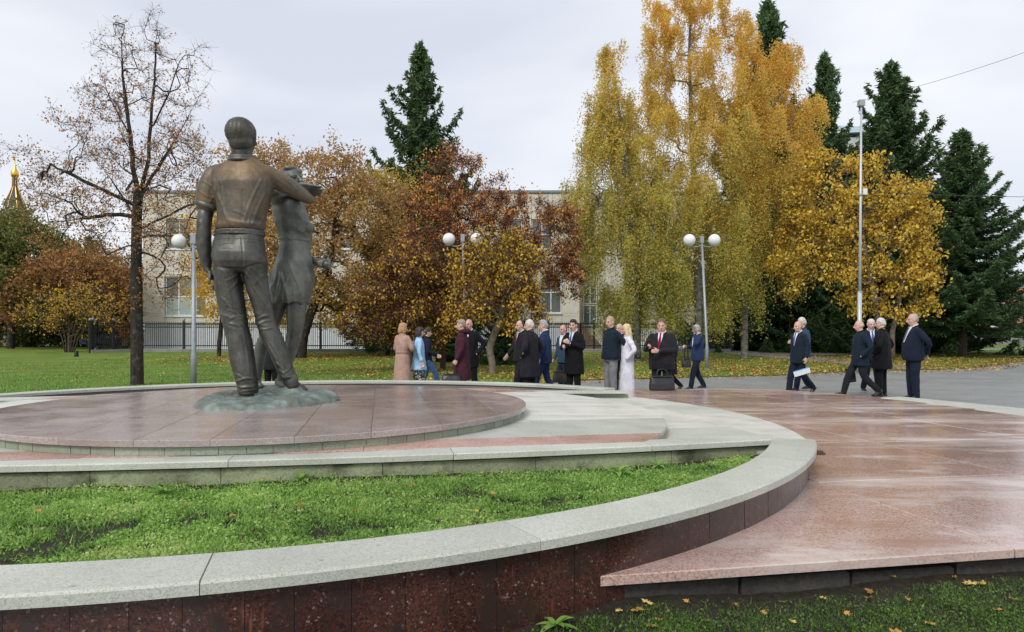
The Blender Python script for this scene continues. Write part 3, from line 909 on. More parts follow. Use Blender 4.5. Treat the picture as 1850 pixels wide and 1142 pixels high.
# hair cap with combed grooves
mb = MB()
ellip(mb, P(434.5, 239, DM - .03), (.150, .172, .148)); ellip(mb, P(434.5, 256, DM - .055), (.118, .105, .104)); 
ellip(mb, P(447, 248, DM + .01), (.080, .12, .112))
hc = P(435, 240, DM - .03)
def hairg(co, no):
    a = np.arctan2(co[:, 0] - hc.x, co[:, 1] - hc.y)
    w_ = a + np.sin(co[:, 2] * 11) * .22
    return (.0035 * ridg(w_ * 15 + np.sin(a * 5) * 1.5) + .0022 * ridg(w_ * 37 + co[:, 2] * 9)).astype(np.float32)
solid('hair', mb, BZ, man, .0115, 3, hairg, True)
# shirt
mb = MB()
loft(mb, rows([(286, 419, 463, .0, .11), (293, 410, 470, 0, .125), (300, 396, 484, 0, .145), (312, 384, 496, 0, .17), (332, 383, 496, .0, .20), (355, 391, 489, 0, .20), (380, 395, 482, 0, .195), (400, 394, 477, 0, .19), (411, 391, 477, 0, .19), (417, 393, 475, 0, .175)], DM, .19), 32, sq=2.5)
rtube(mb, [P(387, 317, DM), P(377, 340, DM - .01), P(374, 368, DM - .01)], [.103, .113, .110], 16)
rtube(mb, [P(484, 316, DM + .0), P(515, 333, DM + .10), P(546, 351, DM + .20), P(563, 361, DM + .27)], [.102, .096, .074, .046], 16)
rtube(mb, [P(455, 304, DM), P(490, 318, DM + .03)], [.085, .10], 14)
rtube(mb, [P(424, 304, DM), P(394, 315, DM)], [.085, .092], 14)
rtube(mb, [P(396, 316, DM + .03), P(392, 345, DM + .03)], [.11, .09], 14)
sc = P(437, 355, DM)
def shirtf(co, no):
    x = co[:, 0] - sc.x; z = co[:, 2] - sc.z
    a = ridg(z * 9 + x * 6 + np.sin(x * 9) * .8) ** 3 * np.exp(-((z + .26) / .12) ** 2) * 1.1
    b = ridg(x * 17 + z * 5) ** 3 * np.exp(-((x - .26) / .13) ** 2 - ((z - .10) / .22) ** 2) * .8
    c = ridg(x * 15 - z * 9 + .5) ** 3 * np.exp(-((x + .20) / .10) ** 2 - ((z + .02) / .22) ** 2) * .9
    d_ = .4 * np.sin(x * 12 + z * 5) * np.sin(z * 11 - x * 4)
    sp = -1.1 * np.exp(-(x / .035) ** 2) * np.exp(-((z - .0) / .22) ** 2)
    bl = .6 * np.exp(-((z + .30) / .03) ** 2)
    return (.009 * (a + b + c + d_ + bl * .7) - .003).astype(np.float32)
solid('shirt', mb, BZS, man, .0098, 2, both(shirtf, creases([(471,326,441,398,3.4,.010),(482,345,456,404,3.4,.011),(488,360,468,408,3.0,.010),(397,325,402,372,3.0,.009),(392,350,411,402,3.2,.010),(389,322,394,378,3.2,-.009),(484,326,478,362,3.4,-.007),(437,345,435,398,4.0,-.007),(402,395,470,404,3.4,.007),(366,326,388,344,2.6,.008),(363,346,386,358,2.6,.008),(500,312,538,342,3.4,.009),(503,334,532,352,3.0,.008),(520,322,548,345,2.8,.007),(418,305,400,330,4,.006),(458,306,474,328,4,.006),(420,380,446,392,3.0,.006)]+[(396+i*9,399+(i%3)*2,397+i*9+(i%2)*3,415,2.2,.007) for i in range(9)])), True)
mb = MB()
pts = []
for i in range(25):
    a = 2 * math.pi * i / 24; c = P(438, 284.5, DM)
    pts.append((c.x + .118 * math.cos(a), c.y + .122 * math.sin(a), c.z + .012 * math.sin(a)))
rtube(mb, pts, .022, 10)
rtube(mb, [(x, y, z - .03) if i else (x, y, z - .03) for i, (x, y, z) in enumerate([(p[0] * 1.0 + (p[0] - P(438, 0, DM).x) * .14, p[1] + (p[1] - DM) * .14, p[2] - .005) for p in pts])], .016, 8)
solid('collar', mb, BZ, man, .0115, 2, None, True)
mb = MB(); c = P(375.5, 370, DM - .01)
mb2 = [(c.x + .118 * math.cos(2 * math.pi * i / 24) * .97, c.y + .118 * math.sin(2 * math.pi * i / 24), c.z + .035 * math.cos(2 * math.pi * i / 24) * -1) for i in range(25)]
for dz in (0, -.022): rtube(mb, [(x, y, z + dz) for x, y, z in mb2], .017, 8)
solid('sleeve_cuff', mb, BZ, man, .0115, 2, None, True)
# trousers
mb = MB()
loft(mb, rows([(413, 394, 474, 0, .175), (422, 392, 475, 0, .18), (440, 387, 477, -.01, .205), (458, 386, 479, -.02, .225), (474, 386, 482, -.02, .215), (486, 392, 480, -.01, .18), (494, 402, 472, 0, .12)], DM, .2), 32, sq=2.4)
loft(mb, rows([(470, 386, 436, 0, .19), (492, 388, 438, 0, .18), (524, 389.5, 438.5, .01, .155), (560, 397, 444, .02, .14), (590, 404, 449, .02, .138), (612, 409, 455, .01, .14), (650, 416, 460, -.01, .14), (680, 424, 464, -.02, .125), (700, 430, 467, -.01, .125), (712, 432, 466, 0, .13)], DM, .15), 24)
loft(mb, rows([(470, 434, 482, 0, .19), (496, 441, 482, .02, .17), (524, 446, 485, .05, .155), (560, 459, 492, .09, .135), (582, 463, 498, .12, .135), (608, 471, 511, .13, .135), (636, 486, 522, .14, .135), (664, 498, 530, .15, .125), (682, 505, 538, .15, .13)], DM, .15), 24)
kn1, kn2 = P(425, 575, DM).z, P(480, 580, DM).z
zc_, zf = P(435, 487, DM).z, P(440, 700, DM).z
xm = P(437, 500, DM).x
def trf(co, no):
    x, y, z = co[:, 0], co[:, 1], co[:, 2]
    L = x < xm + (1 - np.clip((z - .9) / 1.4, 0, 1)) * .15
    zk = np.where(L, kn1, kn2)
    k_ = ridg((z - zk) * 30 + (x - xm) * 9 + np.sin(y * 20) * .7) ** 2.5 * np.exp(-((z - zk) / .11) ** 2)
    h_ = ridg((z - zf) * 34 + (x - xm) * 5 + np.sin(x * 22)) ** 2 * np.exp(-((z - zf) / .10) ** 2)
    cr = ridg((z - zc_) * 16 - np.abs(x - xm) * 22) ** 3 * np.exp(-((z - zc_ + .06) / .13) ** 2)
    cut = -1.6 * np.exp(-((x - xm) / .016) ** 2) * np.exp(-((z - zc_ - .16) / .13) ** 2) * (no[:, 1] < 0)
    g_ = .35 * np.sin(x * 19 + z * 4) * np.sin(z * 9 + x * 7)
    pk = sum(1.3 * np.exp(-((z - P(0, py, DM).z - (x - P(px, 0, DM).x) * .10) / .011) ** 2) * np.exp(-((x - P(px, 0, DM).x) / .10) ** 4) for px, py in ((405, 440), (452, 437))) * (no[:, 1] < 0)
    return (.008 * (k_ + h_ + cr * .8 + g_) - .006).astype(np.float32)
solid('trousers', mb, BZ, man, .0098, 2, both(trf, creases([(412,560,440,572,2.6,.012),(414,576,444,570,2.4,.011),(415,585,440,593,2.6,.011),(400,538,424,569,3.2,.010),(404,500,418,556,3.6,.008),(413,604,420,690,3.4,.006),(440,600,450,684,3.2,.006),(426,699,463,696,2.6,.012),(427,689,460,683,2.6,.010),(431,709,464,706,2.2,.010),(424,676,446,690,2.6,.008),(461,579,492,568,2.6,.013),(463,587,496,578,2.4,.012),(468,595,494,590,2.4,.010),(448,500,476,558,3.2,.010),(452,492,483,535,3.0,.009),(458,520,488,566,3.0,.008),(474,612,506,668,3.4,.008),(497,655,514,673,2.6,.011),(514,673,531,652,2.6,.010),(500,668,520,683,2.4,.009),(488,620,500,640,2.6,.007),(390,481,432,485,3.0,-.010),(441,485,480,477,3.0,-.010),(438,490,462,512,2.8,.009),(436,490,409,507,2.8,.009),(434,500,414,524,2.8,.007),(394,442,420,438,1.8,.008),(444,434,471,440,1.8,.008),(396,450,420,452,1.8,-.006),(388,430,478,432,1.6,.006),(436,428,437,484,2.2,-.009),(388,460,396,520,3.0,.006)])), True)
mb = MB(); c = P(433.5, 419, DM)
for dz, rr_ in ((0, .014), (-.035, .014)):
    rtube(mb, [(c.x + .238 * math.cos(2 * math.pi * i / 32), c.y + .192 * math.sin(2 * math.pi * i / 32), c.z + dz) for i in range(33)], rr_, 8)
solid('belt', mb, BZ, man, .011, 2, None, True)
mb = MB()
rtube(mb, [P(450, 708, DM - .05), P(438, 711, DM + .02), P(425, 713, DM + .10)], [.062, .055, .045]); ellip(mb, P(419, 716, DM + .06), (.075, .12, .036))
for v in (0,): mb.bbox(P(430, 0, DM).x - .10, DM - .10, P(0, 720, DM).z, P(430, 0, DM).x + .12, DM + .2, P(0, 714, DM).z, .02)
solid('shoe', mb, BZ, man, .012, 4, None, True)
mb = MB()   # raised heel, toe on the mound
rtube(mb, [P(527, 686, DM + .12), P(529, 696, DM + .13), P(540, 702, DM + .27)], [.066, .064, .045]); ellip(mb, P(528, 696, DM + .10), (.055, .045, .052))
rtube(mb, [P(536, 699, DM + .20), P(550, 704, DM + .26)], [.055, .036])
solid('shoe', mb, BZ, man, .012, 3, None, True)
# --- woman
mb = MB()
HW = Matrix.Translation(P(526.5, 327, DW)) @ Matrix.Rotation(R(-128), 4, 'Z') @ Matrix.Rotation(R(7), 4, 'X') @ Matrix.Rotation(R(8), 4, 'Y')
head_prims(mb, HW, 1.40)
rtube(mb, [P(513, 375, DW), P(515, 358, DW), P(521, 342, DW)], [.085, .075, .075])
rtube(mb, [P(530, 380, DW), P(530, 440, DW), P(528, 500, DW)], [.13, .12, .14])
# near arm laid along his shoulder, hand over his elbow
rtube(mb, [P(503, 366, DW - .02), P(498, 352, DW - .2), P(520, 346, 7.58), P(546, 337, 7.52)], [.07, .06, .050, .034], 12)
hand(mb, P(545, 337, 7.52), P(580, 347, 7.46) - P(545, 337, 7.52), Vector((.12, .62, -.78)), 1.58, .12, .024, -1, .0092)
# far arm reaching out low at her side, closed hand
rtube(mb, [P(540, 372, DW + .05), P(556, 420, DW + .17), P(552, 458, DW + .16), P(566, 470, DW + .12), P(577, 475, DW + .08)], [.065, .055, .05, .042, .036], 12)
hand(mb, P(576, 475, DW + .08), Vector((.95, -.1, -.12)), Vector((.1, .1, .95)), 1.35, 1.25, .022, -1)
ellip(mb, P(591, 478, DW + .06), (.052, .05, .05))
for pts, rr_ in (([(505, 500, 0), (501, 552, 0), (488, 592, .03), (472, 630, .08), (465, 682, .14), (463, 694, .14)], [.12, .10, .078, .072, .045, .042]),
                 ([(540, 500, 0), (536, 552, -.02), (532, 600, .02), (524, 636, .04), (508, 684, .1), (505, 694, .1)], [.13, .112, .085, .076, .046, .042])):
    rtube(mb, [P(x, y, DW + z) for x, y, z in pts], rr_, 14)
solid('body', mb, BZW, wom, .0095, 2, None, True, dec=.6)
for s in (-1, 1):
    mb = MB(); ellip(mb, (s * .045, .118, .012), (.022, .012, .011), HW); mb.build('eye', BZ, wom, True)
mb = MB()
ellip(mb, (0, -.035, .045), (.123, .140, .115), HW); ellip(mb, (0, -.095, -.02), (.112, .08, .11), HW); ellip(mb, (.02, .045, .125), (.085, .065, .032), HW); ellip(mb, (-.095, -.01, -.01), (.035, .075, .09), HW); ellip(mb, (.088, .0, .01), (.032, .07, .08), HW); ellip(mb, (-.05, .075, .085), (.05, .045, .038), HW)
ellip(mb, P(509, 345, DW + .05), (.06, .07, .09))
solid('hair', mb, BZW, wom, .0115, 3, lambda co, no: (.004 * ridg(co[:, 2] * 44 + co[:, 0] * 30)).astype(np.float32), True)
mb = MB()
loft(mb, rows([(357, 507, 534, 0, .10), (362, 498, 541, 0, .13), (372, 493, 547, 0, .15), (390, 494, 555, 0, .16), (402, 497, 561, -.01, .17), (412, 500, 564, -.01, .17), (421, 503, 561, 0, .155), (430, 506, 557, 0, .15), (440, 507, 557, 0, .15), (455, 504, 560, 0, .165), (472, 499, 564, 0, .19), (490, 494, 566, 0, .20), (510, 490, 566, 0, .205), (530, 486.5, 562, 0, .21), (548, 484, 557, 0, .215)], DW, .2), 32)
ellip(mb, P(557, 411, DW - .03), (.066, .095, .066)); ellip(mb, P(540, 412, DW - .09), (.085, .075, .08))
rtube(mb, [P(506, 366, DW), P(500, 360, DW - .10)], [.085, .075]); rtube(mb, [P(538, 370, DW + .04), P(544, 392, DW + .12)], [.08, .065])
dc = P(525, 430, DW); hz = P(0, 540, DW).z; wz = P(0, 433, DW).z
def drf(co, no):
    x, y, z = co[:, 0] - dc.x, co[:, 1] - dc.y, co[:, 2]
    an = np.arctan2(y, x)
    low = np.clip((P(0, 470, DW).z - z) / .45, 0, 1)
    a = ridg(an * 4.5 + z * 2.2 + np.sin(z * 6)) ** 2 * low
    b = .9 * np.exp(-((z - wz + x * .05) / .010) ** 2)
    c = ridg(z * 20 + x * 12 + y * 5) ** 3 * np.exp(-((z - wz) / .10) ** 2) * .6
    dd = .3 * np.sin(x * 21 + z * 7) * np.sin(z * 10 + y * 12)
    return (.026 * a + .012 * (b + c + dd)).astype(np.float32)
solid('dress', mb, BZW, wom, .0098, 7, both(drf, creases([(502,478,487,540,3.0,.012),(508,492,495,546,3.0,.012),(518,505,509,548,3.0,.010),(545,495,549,547,3.0,.009),(532,515,534,549,2.8,.010),(556,500,556,546,2.6,.008),(507,433,556,434,1.8,.008),(530,447,548,438,2.0,.007),(515,446,512,470,3,.006),(528,374,546,400,2.2,.008),(546,400,552,386,2.2,.006),(508,395,515,425,3,.006),(540,430,551,415,2.4,.007)])), True)
for (px, py, dd) in ((464, 694, .14), (504, 694, .10)):
    mb = MB(); rtube(mb, [P(px, py - 4, DW + dd + .02), P(px + 2, py + 1, DW + dd - .03)], [.05, .045]); rtube(mb, [P(px, py - 1, DW + dd), P(px + 6, py + 3, DW + dd - .18)], [.045, .036])
    solid('shoe', mb, BZW, wom, .012, 3, None, True)

# ------------------------------------------------------------------ people
ARMS = {'down': ((.265, -.02, 1.13), (.285, .05, .88)), 'fwd': ((.26, .03, 1.14), (.26, .20, .94)), 'aft': ((.26, -.15, 1.15), (.27, -.22, .92)),
        'back': ((.29, -.15, 1.16), (.07, -.22, .93)), 'pocket': ((.33, -.08, 1.15), (.235, .09, .94)), 'chest': ((.27, .06, 1.14), (.055, .27, 1.25)),
        'lowchest': ((.28, .05, 1.13), (.06, .29, 1.16)), 'ear': ((.27, .17, 1.24), (.125, .13, 1.50)), 'phone': ((.28, .10, 1.14), (.13, .37, 1.22)),
        'tap': ((.27, .10, 1.13), (.03, .34, 1.12)), 'bag': ((.265, -.03, 1.13), (.28, .09, .86)), 'carry': ((.27, -.02, 1.12), (.27, .22, 1.02))}
LEGS = {'stand': ((.10, .02, .49), (.115, 0, .085)), 'apart': ((.13, .02, .49), (.17, .0, .085)), 'front': ((.09, .21, .52), (.09, .33, .10)), 'rear': ((.09, -.04, .50), (.09, -.36, .17)),
        'front2': ((.09, .14, .51), (.09, .22, .09)), 'rear2': ((.09, -.02, .49), (.09, -.22, .12))}
HAIRM = {k: plain('hair ' + k, c, .55, var=.2, sc=40, bump=.3) for k, c in {'white': (.58, .56, .53), 'grey': (.36, .35, .34), 'dark': (.030, .022, .018), 'brown': (.13, .075, .045), 'honey': (.42, .25, .13), 'blond': (.68, .52, .30), 'ash': (.30, .24, .18), 'sandy': (.42, .29, .19), 'redbrown': (.20, .09, .05)}.items()}
MC = {}
def cloth(key, col):
    if key not in MC: MC[key] = fabric('cloth ' + key, col)
    return MC[key]
cloth('navy', (.012, .017, .033)); cloth('blue', (.022, .038, .095)); cloth('black', (.009, .009, .011)); cloth('charcoal', (.018, .018, .022)); cloth('ink', (.012, .020, .032))
cloth('tan', (.42, .27, .22)); cloth('sky', (.36, .58, .82)); cloth('maroon', (.060, .018, .028)); cloth('grey', (.20, .20, .205)); cloth('white', (.68, .68, .74)); cloth('shirt', (.72, .73, .78)); cloth('jeans', (.06, .11, .26))
cloth('redtie', (.20, .01, .025)); cloth('bluetie', (.05, .10, .30)); cloth('peach', (.60, .33, .28)); cloth('tieg', (.10, .11, .16)); cloth('steelblue', (.03, .06, .10))
def pattern():
    n = N('black and white print')
    c = n.ramp(n.noise(22, 1, .5, dist=1.5), [(.54, (.012, .012, .014)), (.57, (.75, .75, .75))], 'CONSTANT')
    return n.out(c, .8)
MC['print'] = pattern()
def person(label, px, top, d, yaw, hair='short', hc='dark', upper='navy', hem=.80, lower='navy', girth=1.0, arms=('down', 'down'), legs=('stand', 'stand'), head_yaw=0, tie=None, skin='skin',
           skirt=None, collar=False, belly=0.0, shirt=True, headk=1.0, lapel=False, hood=False, seed=None, nod=7, quilt=False, shoulder=1.0, belt=False, flare=0.0, shoe='plastic', pants_z=None):
    x = xx_(px, d); g = ground(d)
    z_top = zy(top, d); H = z_top - g; k = H / 1.75
    seed = seed or int(px)
    t = thing('person', label, 'person', (x, d, g), 'people gathered on the plaza', R(yaw)); t.scale = (k, k, k)
    G = girth
    sh = .185 * (.6 + .4 * G) * shoulder
    A = {}
    for s, nm in ((-1, arms[0]), (1, arms[1])):
        e, w_ = ARMS[nm]; off = (G - 1) * .10
        A[s] = (Vector((s * sh, 0, 1.425)), Vector((s * (e[0] + off), e[1], e[2])), Vector((s * (w_[0] + (off if nm in ('down', 'fwd', 'aft', 'bag', 'pocket') else 0)), w_[1] + (belly * .8 if w_[1] > .12 else 0), w_[2])))
    Lg = {}
    for s, nm in ((-1, legs[0]), (1, legs[1])):
        kn, an = LEGS[nm]; Lg[s] = (Vector((s * .092, 0, .90)), Vector((s * kn[0], kn[1], kn[2])), Vector((s * an[0], an[1], an[2])))
    HM_ = Matrix.Translation((0, .025, 1.632)) @ Matrix.Rotation(R(head_yaw), 4, 'Z') @ Matrix.Rotation(R(-nod), 4, 'X')
    # body
    b = MB()
    head_prims(b, HM_, headk, jowl=max(0, G - 1) * 2.5)
    rtube(b, [(0, -.01, 1.44), (0, .0, 1.50), (0, .012, 1.57)], [.068 * (1 + (G - 1) * .6), .060 * (1 + (G - 1) * .8), .060 * (1 + (G - 1) * .6)])
    loft(b, [(0, 0, .86, .13, .09), (0, 0, 1.0, .13, .09), (0, 0, 1.2, .13, .085), (0, 0, 1.34, .13, .07), (0, 0, 1.42, .07, .05)], 16)
    for s in (-1, 1):
        a0, a1, a2 = A[s]
        rtube(b, [a0 + Vector((-s * .03, 0, -.05)), a1, a2], [.032, .028, .024], 10)
        h = (a2 - a1).normalized()
        nm = arms[0] if s < 0 else arms[1]
        side = Vector((0, 1, 0)) if nm in ('down', 'bag', 'fwd', 'aft', 'pocket') else Vector((0, .2, 1))
        cu = {'down': .35, 'fwd': .4, 'aft': .35, 'bag': 1.3, 'phone': .9, 'ear': .9, 'carry': .8}.get(nm, .6)
        if nm not in ('pocket',): hand(b, a2 - h * .01, h, side, 1.0, cu * (1), .022, 1 if s * 1 > 0 else -1, .0105, 6)
        l0, l1, l2 = Lg[s]
        rtube(b, [l0, l1, l2], [.07, .05, .036], 10)
    body = solid('body', b, M[skin], t, .0100, 1, dec=.30)
    for s in (-1, 1):
        e = MB(); ellip(e, (s * .031 * headk, .084 * headk, .004 * headk), (.015 * headk, .009 * headk, .008 * headk), HM_, 8, 6); e.build('eye', M['eye'], t, True, world=False)
        if hair != 'bob' or True:
            e = MB(); e.tube([HM_ @ Vector((s * .017, .098, .026)) * 1.0, HM_ @ Vector((s * .045, .083, .025))], .0045, 6); e.build('eyebrow', HAIRM['brown' if hc in ('blond', 'honey', 'sandy', 'redbrown') else hc], t, world=False)
    e = MB(); ellip(e, (0, .0985 * headk, -.063 * headk), (.020 * headk, .006 * headk, .005 * headk), HM_, 8, 6); e.build('mouth', M['lip'], t, True, world=False)
    # hair
    hb = MB(); hk = headk
    E = lambda c, r: ellip(hb, [q * hk for q in c], [q * hk for q in r], HM_)
    if hair in ('short', 'swept'):
        E((0, -.010, .050), (.083, .090, .084)); E((0, -.055, -.005), (.076, .057, .075)); E((-.066, -.015, .02), (.018, .05, .04)); E((.066, -.015, .02), (.018, .05, .04))
        if hair == 'swept': E((0, .045, .100), (.065, .045, .026)); E((0, 0, .115), (.066, .06, .025))
    elif hair == 'bald':
        E((-.068, -.025, .0), (.015, .05, .028)); E((.068, -.025, .0), (.015, .05, .028)); E((0, -.075, -.005), (.062, .032, .045))
    elif hair == 'thin':
        E((0, -.035, .036), (.080, .080, .082)); E((-.066, -.025, .01), (.017, .05, .04)); E((.066, -.025, .01), (.017, .05, .04)); E((0, -.07, -.01), (.066, .04, .06))
    elif hair == 'bob':
        E((0, -.018, .042), (.092, .100, .095)); E((0, -.062, -.045), (.088, .062, .11)); E((-.080, -.005, -.035), (.026, .055, .105)); E((.080, -.005, -.035), (.026, .055, .105)); E((0, .045, .090), (.072, .05, .032))
    elif hair == 'long':
        E((0, -.018, .040), (.090, .100, .094)); E((0, -.07, -.10), (.090, .055, .19)); E((-.078, .01, -.09), (.028, .045, .16)); E((.078, .01, -.09), (.028, .045, .16)); E((0, -.085, -.22), (.085, .04, .14))
    elif hair == 'bun':
        E((0, -.020, .042), (.088, .098, .092)); E((0, -.065, -.01), (.070, .055, .07)); E((0, -.115, -.045), (.035, .03, .035)); E((0, .048, .095), (.066, .045, .03))
    solid('hair', hb, HAIRM[hc], t, .0115, 3, lambda co, no: (.006 * ridg(co[:, 0] * 70 + co[:, 1] * 40 + np.sin(co[:, 2] * 40) * 1.5) - .003 + .003 * np.sin(co[:, 0] * 150 + co[:, 2] * 90)).astype(np.float32))
    # trousers or skirt
    if skirt is None:
        tb = MB()
        loft(tb, [(0, 0, .80, .165 * (1 + (G - 1) * .6), .115 * G), (0, 0, .90, .165 * (1 + (G - 1) * .7), .12 * G), (0, 0, 1.02, .155 * G, .11 * G)], 20)
        for s in (-1, 1):
            l0, l1, l2 = Lg[s]
            rtube(tb, [l0 + Vector((0, 0, -.02)), l1, l2 + Vector((0, 0, .0))], [.098 * (.5 + .5 * G), .078 * (.6 + .4 * G), .066], 14)
        solid('trousers', tb, MC[lower], t, .018, 3, folds(seed, .0055, 30), dec=.5)
    else:
        tb = MB()
        loft(tb, [(0, 0, skirt, .20, .17), (0, 0, .7, .185, .15), (0, 0, .95, .165, .12), (0, 0, 1.03, .15, .11)], 20)
        solid('skirt', tb, MC[lower], t, .018, 3, folds(seed, .007, 8, 30))
    # shoes
    for s in (-1, 1):
        l2 = Lg[s][2]; tl = 0.0 if abs(l2.y) < .3 else (.6 if l2.y < 0 else -.25)
        sb = MB(); Ms = Matrix.Translation(l2) @ Matrix.Rotation(-tl, 4, 'X')
        loft(sb, [(0, .055, -.083, .044, .135), (0, .055, -.06, .046, .137), (0, .03, -.03, .040, .10), (0, -.01, .01, .036, .055)], 14, Ms)
        solid('shoe', sb, M['plastic'] if shoe == 'plastic' else M[shoe], t, .012, 2)
    # upper garment
    ub = MB(); by_ = belly
    fl = flare
    secs = [(0, by_ * .3, hem, (.198 + fl) * G, (.148 + fl * .8) * G), (0, by_ * .55, hem + .12, (.198 + fl * .6) * G, (.150 + fl * .5) * G + by_ * .35), (0, by_ * .75, 1.06, .192 * G, .138 * G + by_ * .55), (0, by_ * .6, 1.17, .190 * G, .135 * G + by_ * .45),
            (0, by_ * .2, 1.30, .203 * (.4 + .6 * G) * shoulder, .130 * (.5 + .5 * G) + by_ * .1), (0, 0, 1.385, .182 * (.5 + .5 * G) * shoulder, .110 * (.6 + .4 * G)), (0, -.005, 1.435, .132 * (.5 + .5 * G), .090), (0, -.008, 1.475, .084 * (.5 + .5 * G), .076), (0, -.006, 1.515, .068 * (.5 + .5 * G), .068)]
    if belt: secs[2] = (0, 0, 1.06, .165, .125)
    secs = [s_ for i, s_ in enumerate(secs) if i < 1 or s_[2] > hem + .05]
    loft(ub, secs, 24, sq=2.4)
    if hem < .75:
        loft(ub, [(0, 0, hem, (.205 + fl) * G, (.155 + fl) * G), (0, 0, (hem + .95) / 2, (.20 + fl * .5) * G, (.150 + fl * .5) * G), (0, 0, .98, .19 * G, .14 * G)], 24)
    for s in (-1, 1):
        a0, a1, a2 = A[s]
        e2 = a2 - (a2 - a1).normalized() * .035
        rtube(ub, [a0 + Vector((-s * .025, 0, -.03)), a0.lerp(a1, .5) + Vector((0, 0, -.01)), a1, a1.lerp(e2, .5), e2], [.072 * (.6 + .4 * G), .064 * (.6 + .4 * G), .057, .051, .047], 14)
        if not shirt: pass
    if quilt:
        qf = folds(seed, .004, 20)
        df = lambda co, no: (.009 * (np.abs(np.sin(co[:, 2] * 30)) ** .5 - .6)).astype(np.float32) + qf(co, no)
    else:
        f1, f2 = folds(seed, .007, 24), folds(seed + 7, .005, 46, 23)
        df = lambda co, no: f1(co, no) + f2(co, no)
    solid('coat' if hem < .76 else 'jacket', ub, MC[upper], t, .016, 3, df, dec=.5)
    if hood:
        hb2 = MB(); rtube(hb2, [(-.10, .03, 1.49), (-.12, -.06, 1.50), (0, -.13, 1.49), (.12, -.06, 1.50), (.10, .03, 1.49)], [.04, .055, .075, .055, .04], 12)
        solid('hood', hb2, MC[upper], t, .016, 3)
    else:
        cb = MB(); rtube(cb, [(-.052, .062, 1.475), (-.080, .0, 1.515), (0, -.075, 1.54), (.080, .0, 1.515), (.052, .062, 1.475)], [.010, .013, .016, .013, .010], 8)
        solid('collar', cb, MC['shirt'] if (shirt and not collar) else MC[upper], t, .0115, 1)
    if shirt:
        # shirt front showing in the neck opening, proud of the jacket
        yb = .130 * (.5 + .5 * G) + .006
        fr_ = lambda z: (np.interp(z, [1.10, 1.17, 1.30, 1.39, 1.445, 1.49], [.135 * G + by_ * 1.05, .135 * G + by_ * 1.05, yb - .006 + by_ * .3, .110 * (.6 + .4 * G), .088, .082])) + .012
        zs = [1.485, 1.44, 1.38, 1.31, 1.24, 1.17]; ws = [.050, .052, .045, .034, .020, .004]
        V = []; F = []
        for z_, w_ in zip(zs, ws):
            y_ = fr_(z_); V += [(-w_, y_ - .010, z_), (0, y_, z_), (w_, y_ - .010, z_), (w_, y_ - .04, z_), (-w_, y_ - .04, z_)]
        for i in range(5):
            for q in range(5): F.append((i * 5 + q, i * 5 + (q + 1) % 5, (i + 1) * 5 + (q + 1) % 5, (i + 1) * 5 + q))
        F += [(0, 1, 2, 3, 4), (29, 28, 27, 26, 25)]
        link('shirt_front', mesh('shirt_front', V, F), MC['shirt'], t, world=False)
        if tie:
            V = []; F = []
            for z_, w_ in zip([1.478, 1.455, 1.43, 1.36, 1.27, 1.19], [.020, .013, .016, .024, .028, .010]):
                y_ = fr_(z_) + .004; V += [(-w_, y_, z_), (0, y_ + .008, z_), (w_, y_, z_), (0, y_ - .01, z_)]
            for i in range(5):
                for q in range(4): F.append((i * 4 + q, i * 4 + (q + 1) % 4, (i + 1) * 4 + (q + 1) % 4, (i + 1) * 4 + q))
            F += [(0, 1, 2, 3), (23, 22, 21, 20)]
            link('tie', mesh('tie', V, F), MC[tie], t, world=False)
        if lapel:
            for s in (-1, 1):
                V = []; F = []
                for z_, a_, c_ in zip([1.47, 1.40, 1.33, 1.25, 1.17], [.055, .052, .040, .024, .006], [.075, .095, .088, .055, .012]):
                    y_ = fr_(z_); V += [(s * a_, y_ + .002, z_), (s * c_, y_ - .012, z_), (s * (a_ + c_) / 2, y_ - .03, z_)]
                for i in range(4):
                    for q in range(3): F.append((i * 3 + q, i * 3 + (q + 1) % 3, (i + 1) * 3 + (q + 1) % 3, (i + 1) * 3 + q))
                F += [(0, 1, 2), (14, 13, 12)]
                link('lapel', mesh('lapel', V, F), MC[upper], t, world=False)
        for s in (-1, 1):
            a0, a1, a2 = A[s]; h = (a2 - a1).normalized()
            if (arms[0] if s < 0 else arms[1]) == 'pocket': continue
            cb = MB(); cb.tube([a2 - h * .045, a2 - h * .018], [.040, .037], 12); cb.build('shirt_cuff', MC['shirt'], t, True, world=False)
    if belt:
        bb = MB(); rtube(bb, [(.175 * math.cos(2 * math.pi * i / 20), .135 * math.sin(2 * math.pi * i / 20), 1.06) for i in range(21)], .018, 8); solid('belt', bb, MC[upper], t, .0115, 1)
    t['_k'] = k
    del t['_k']
    Mt = Matrix.Translation((x, d, g)) @ Matrix.Rotation(R(yaw), 4, 'Z') @ Matrix.Diagonal((k, k, k, 1))
    return t, Mt, A, HM_
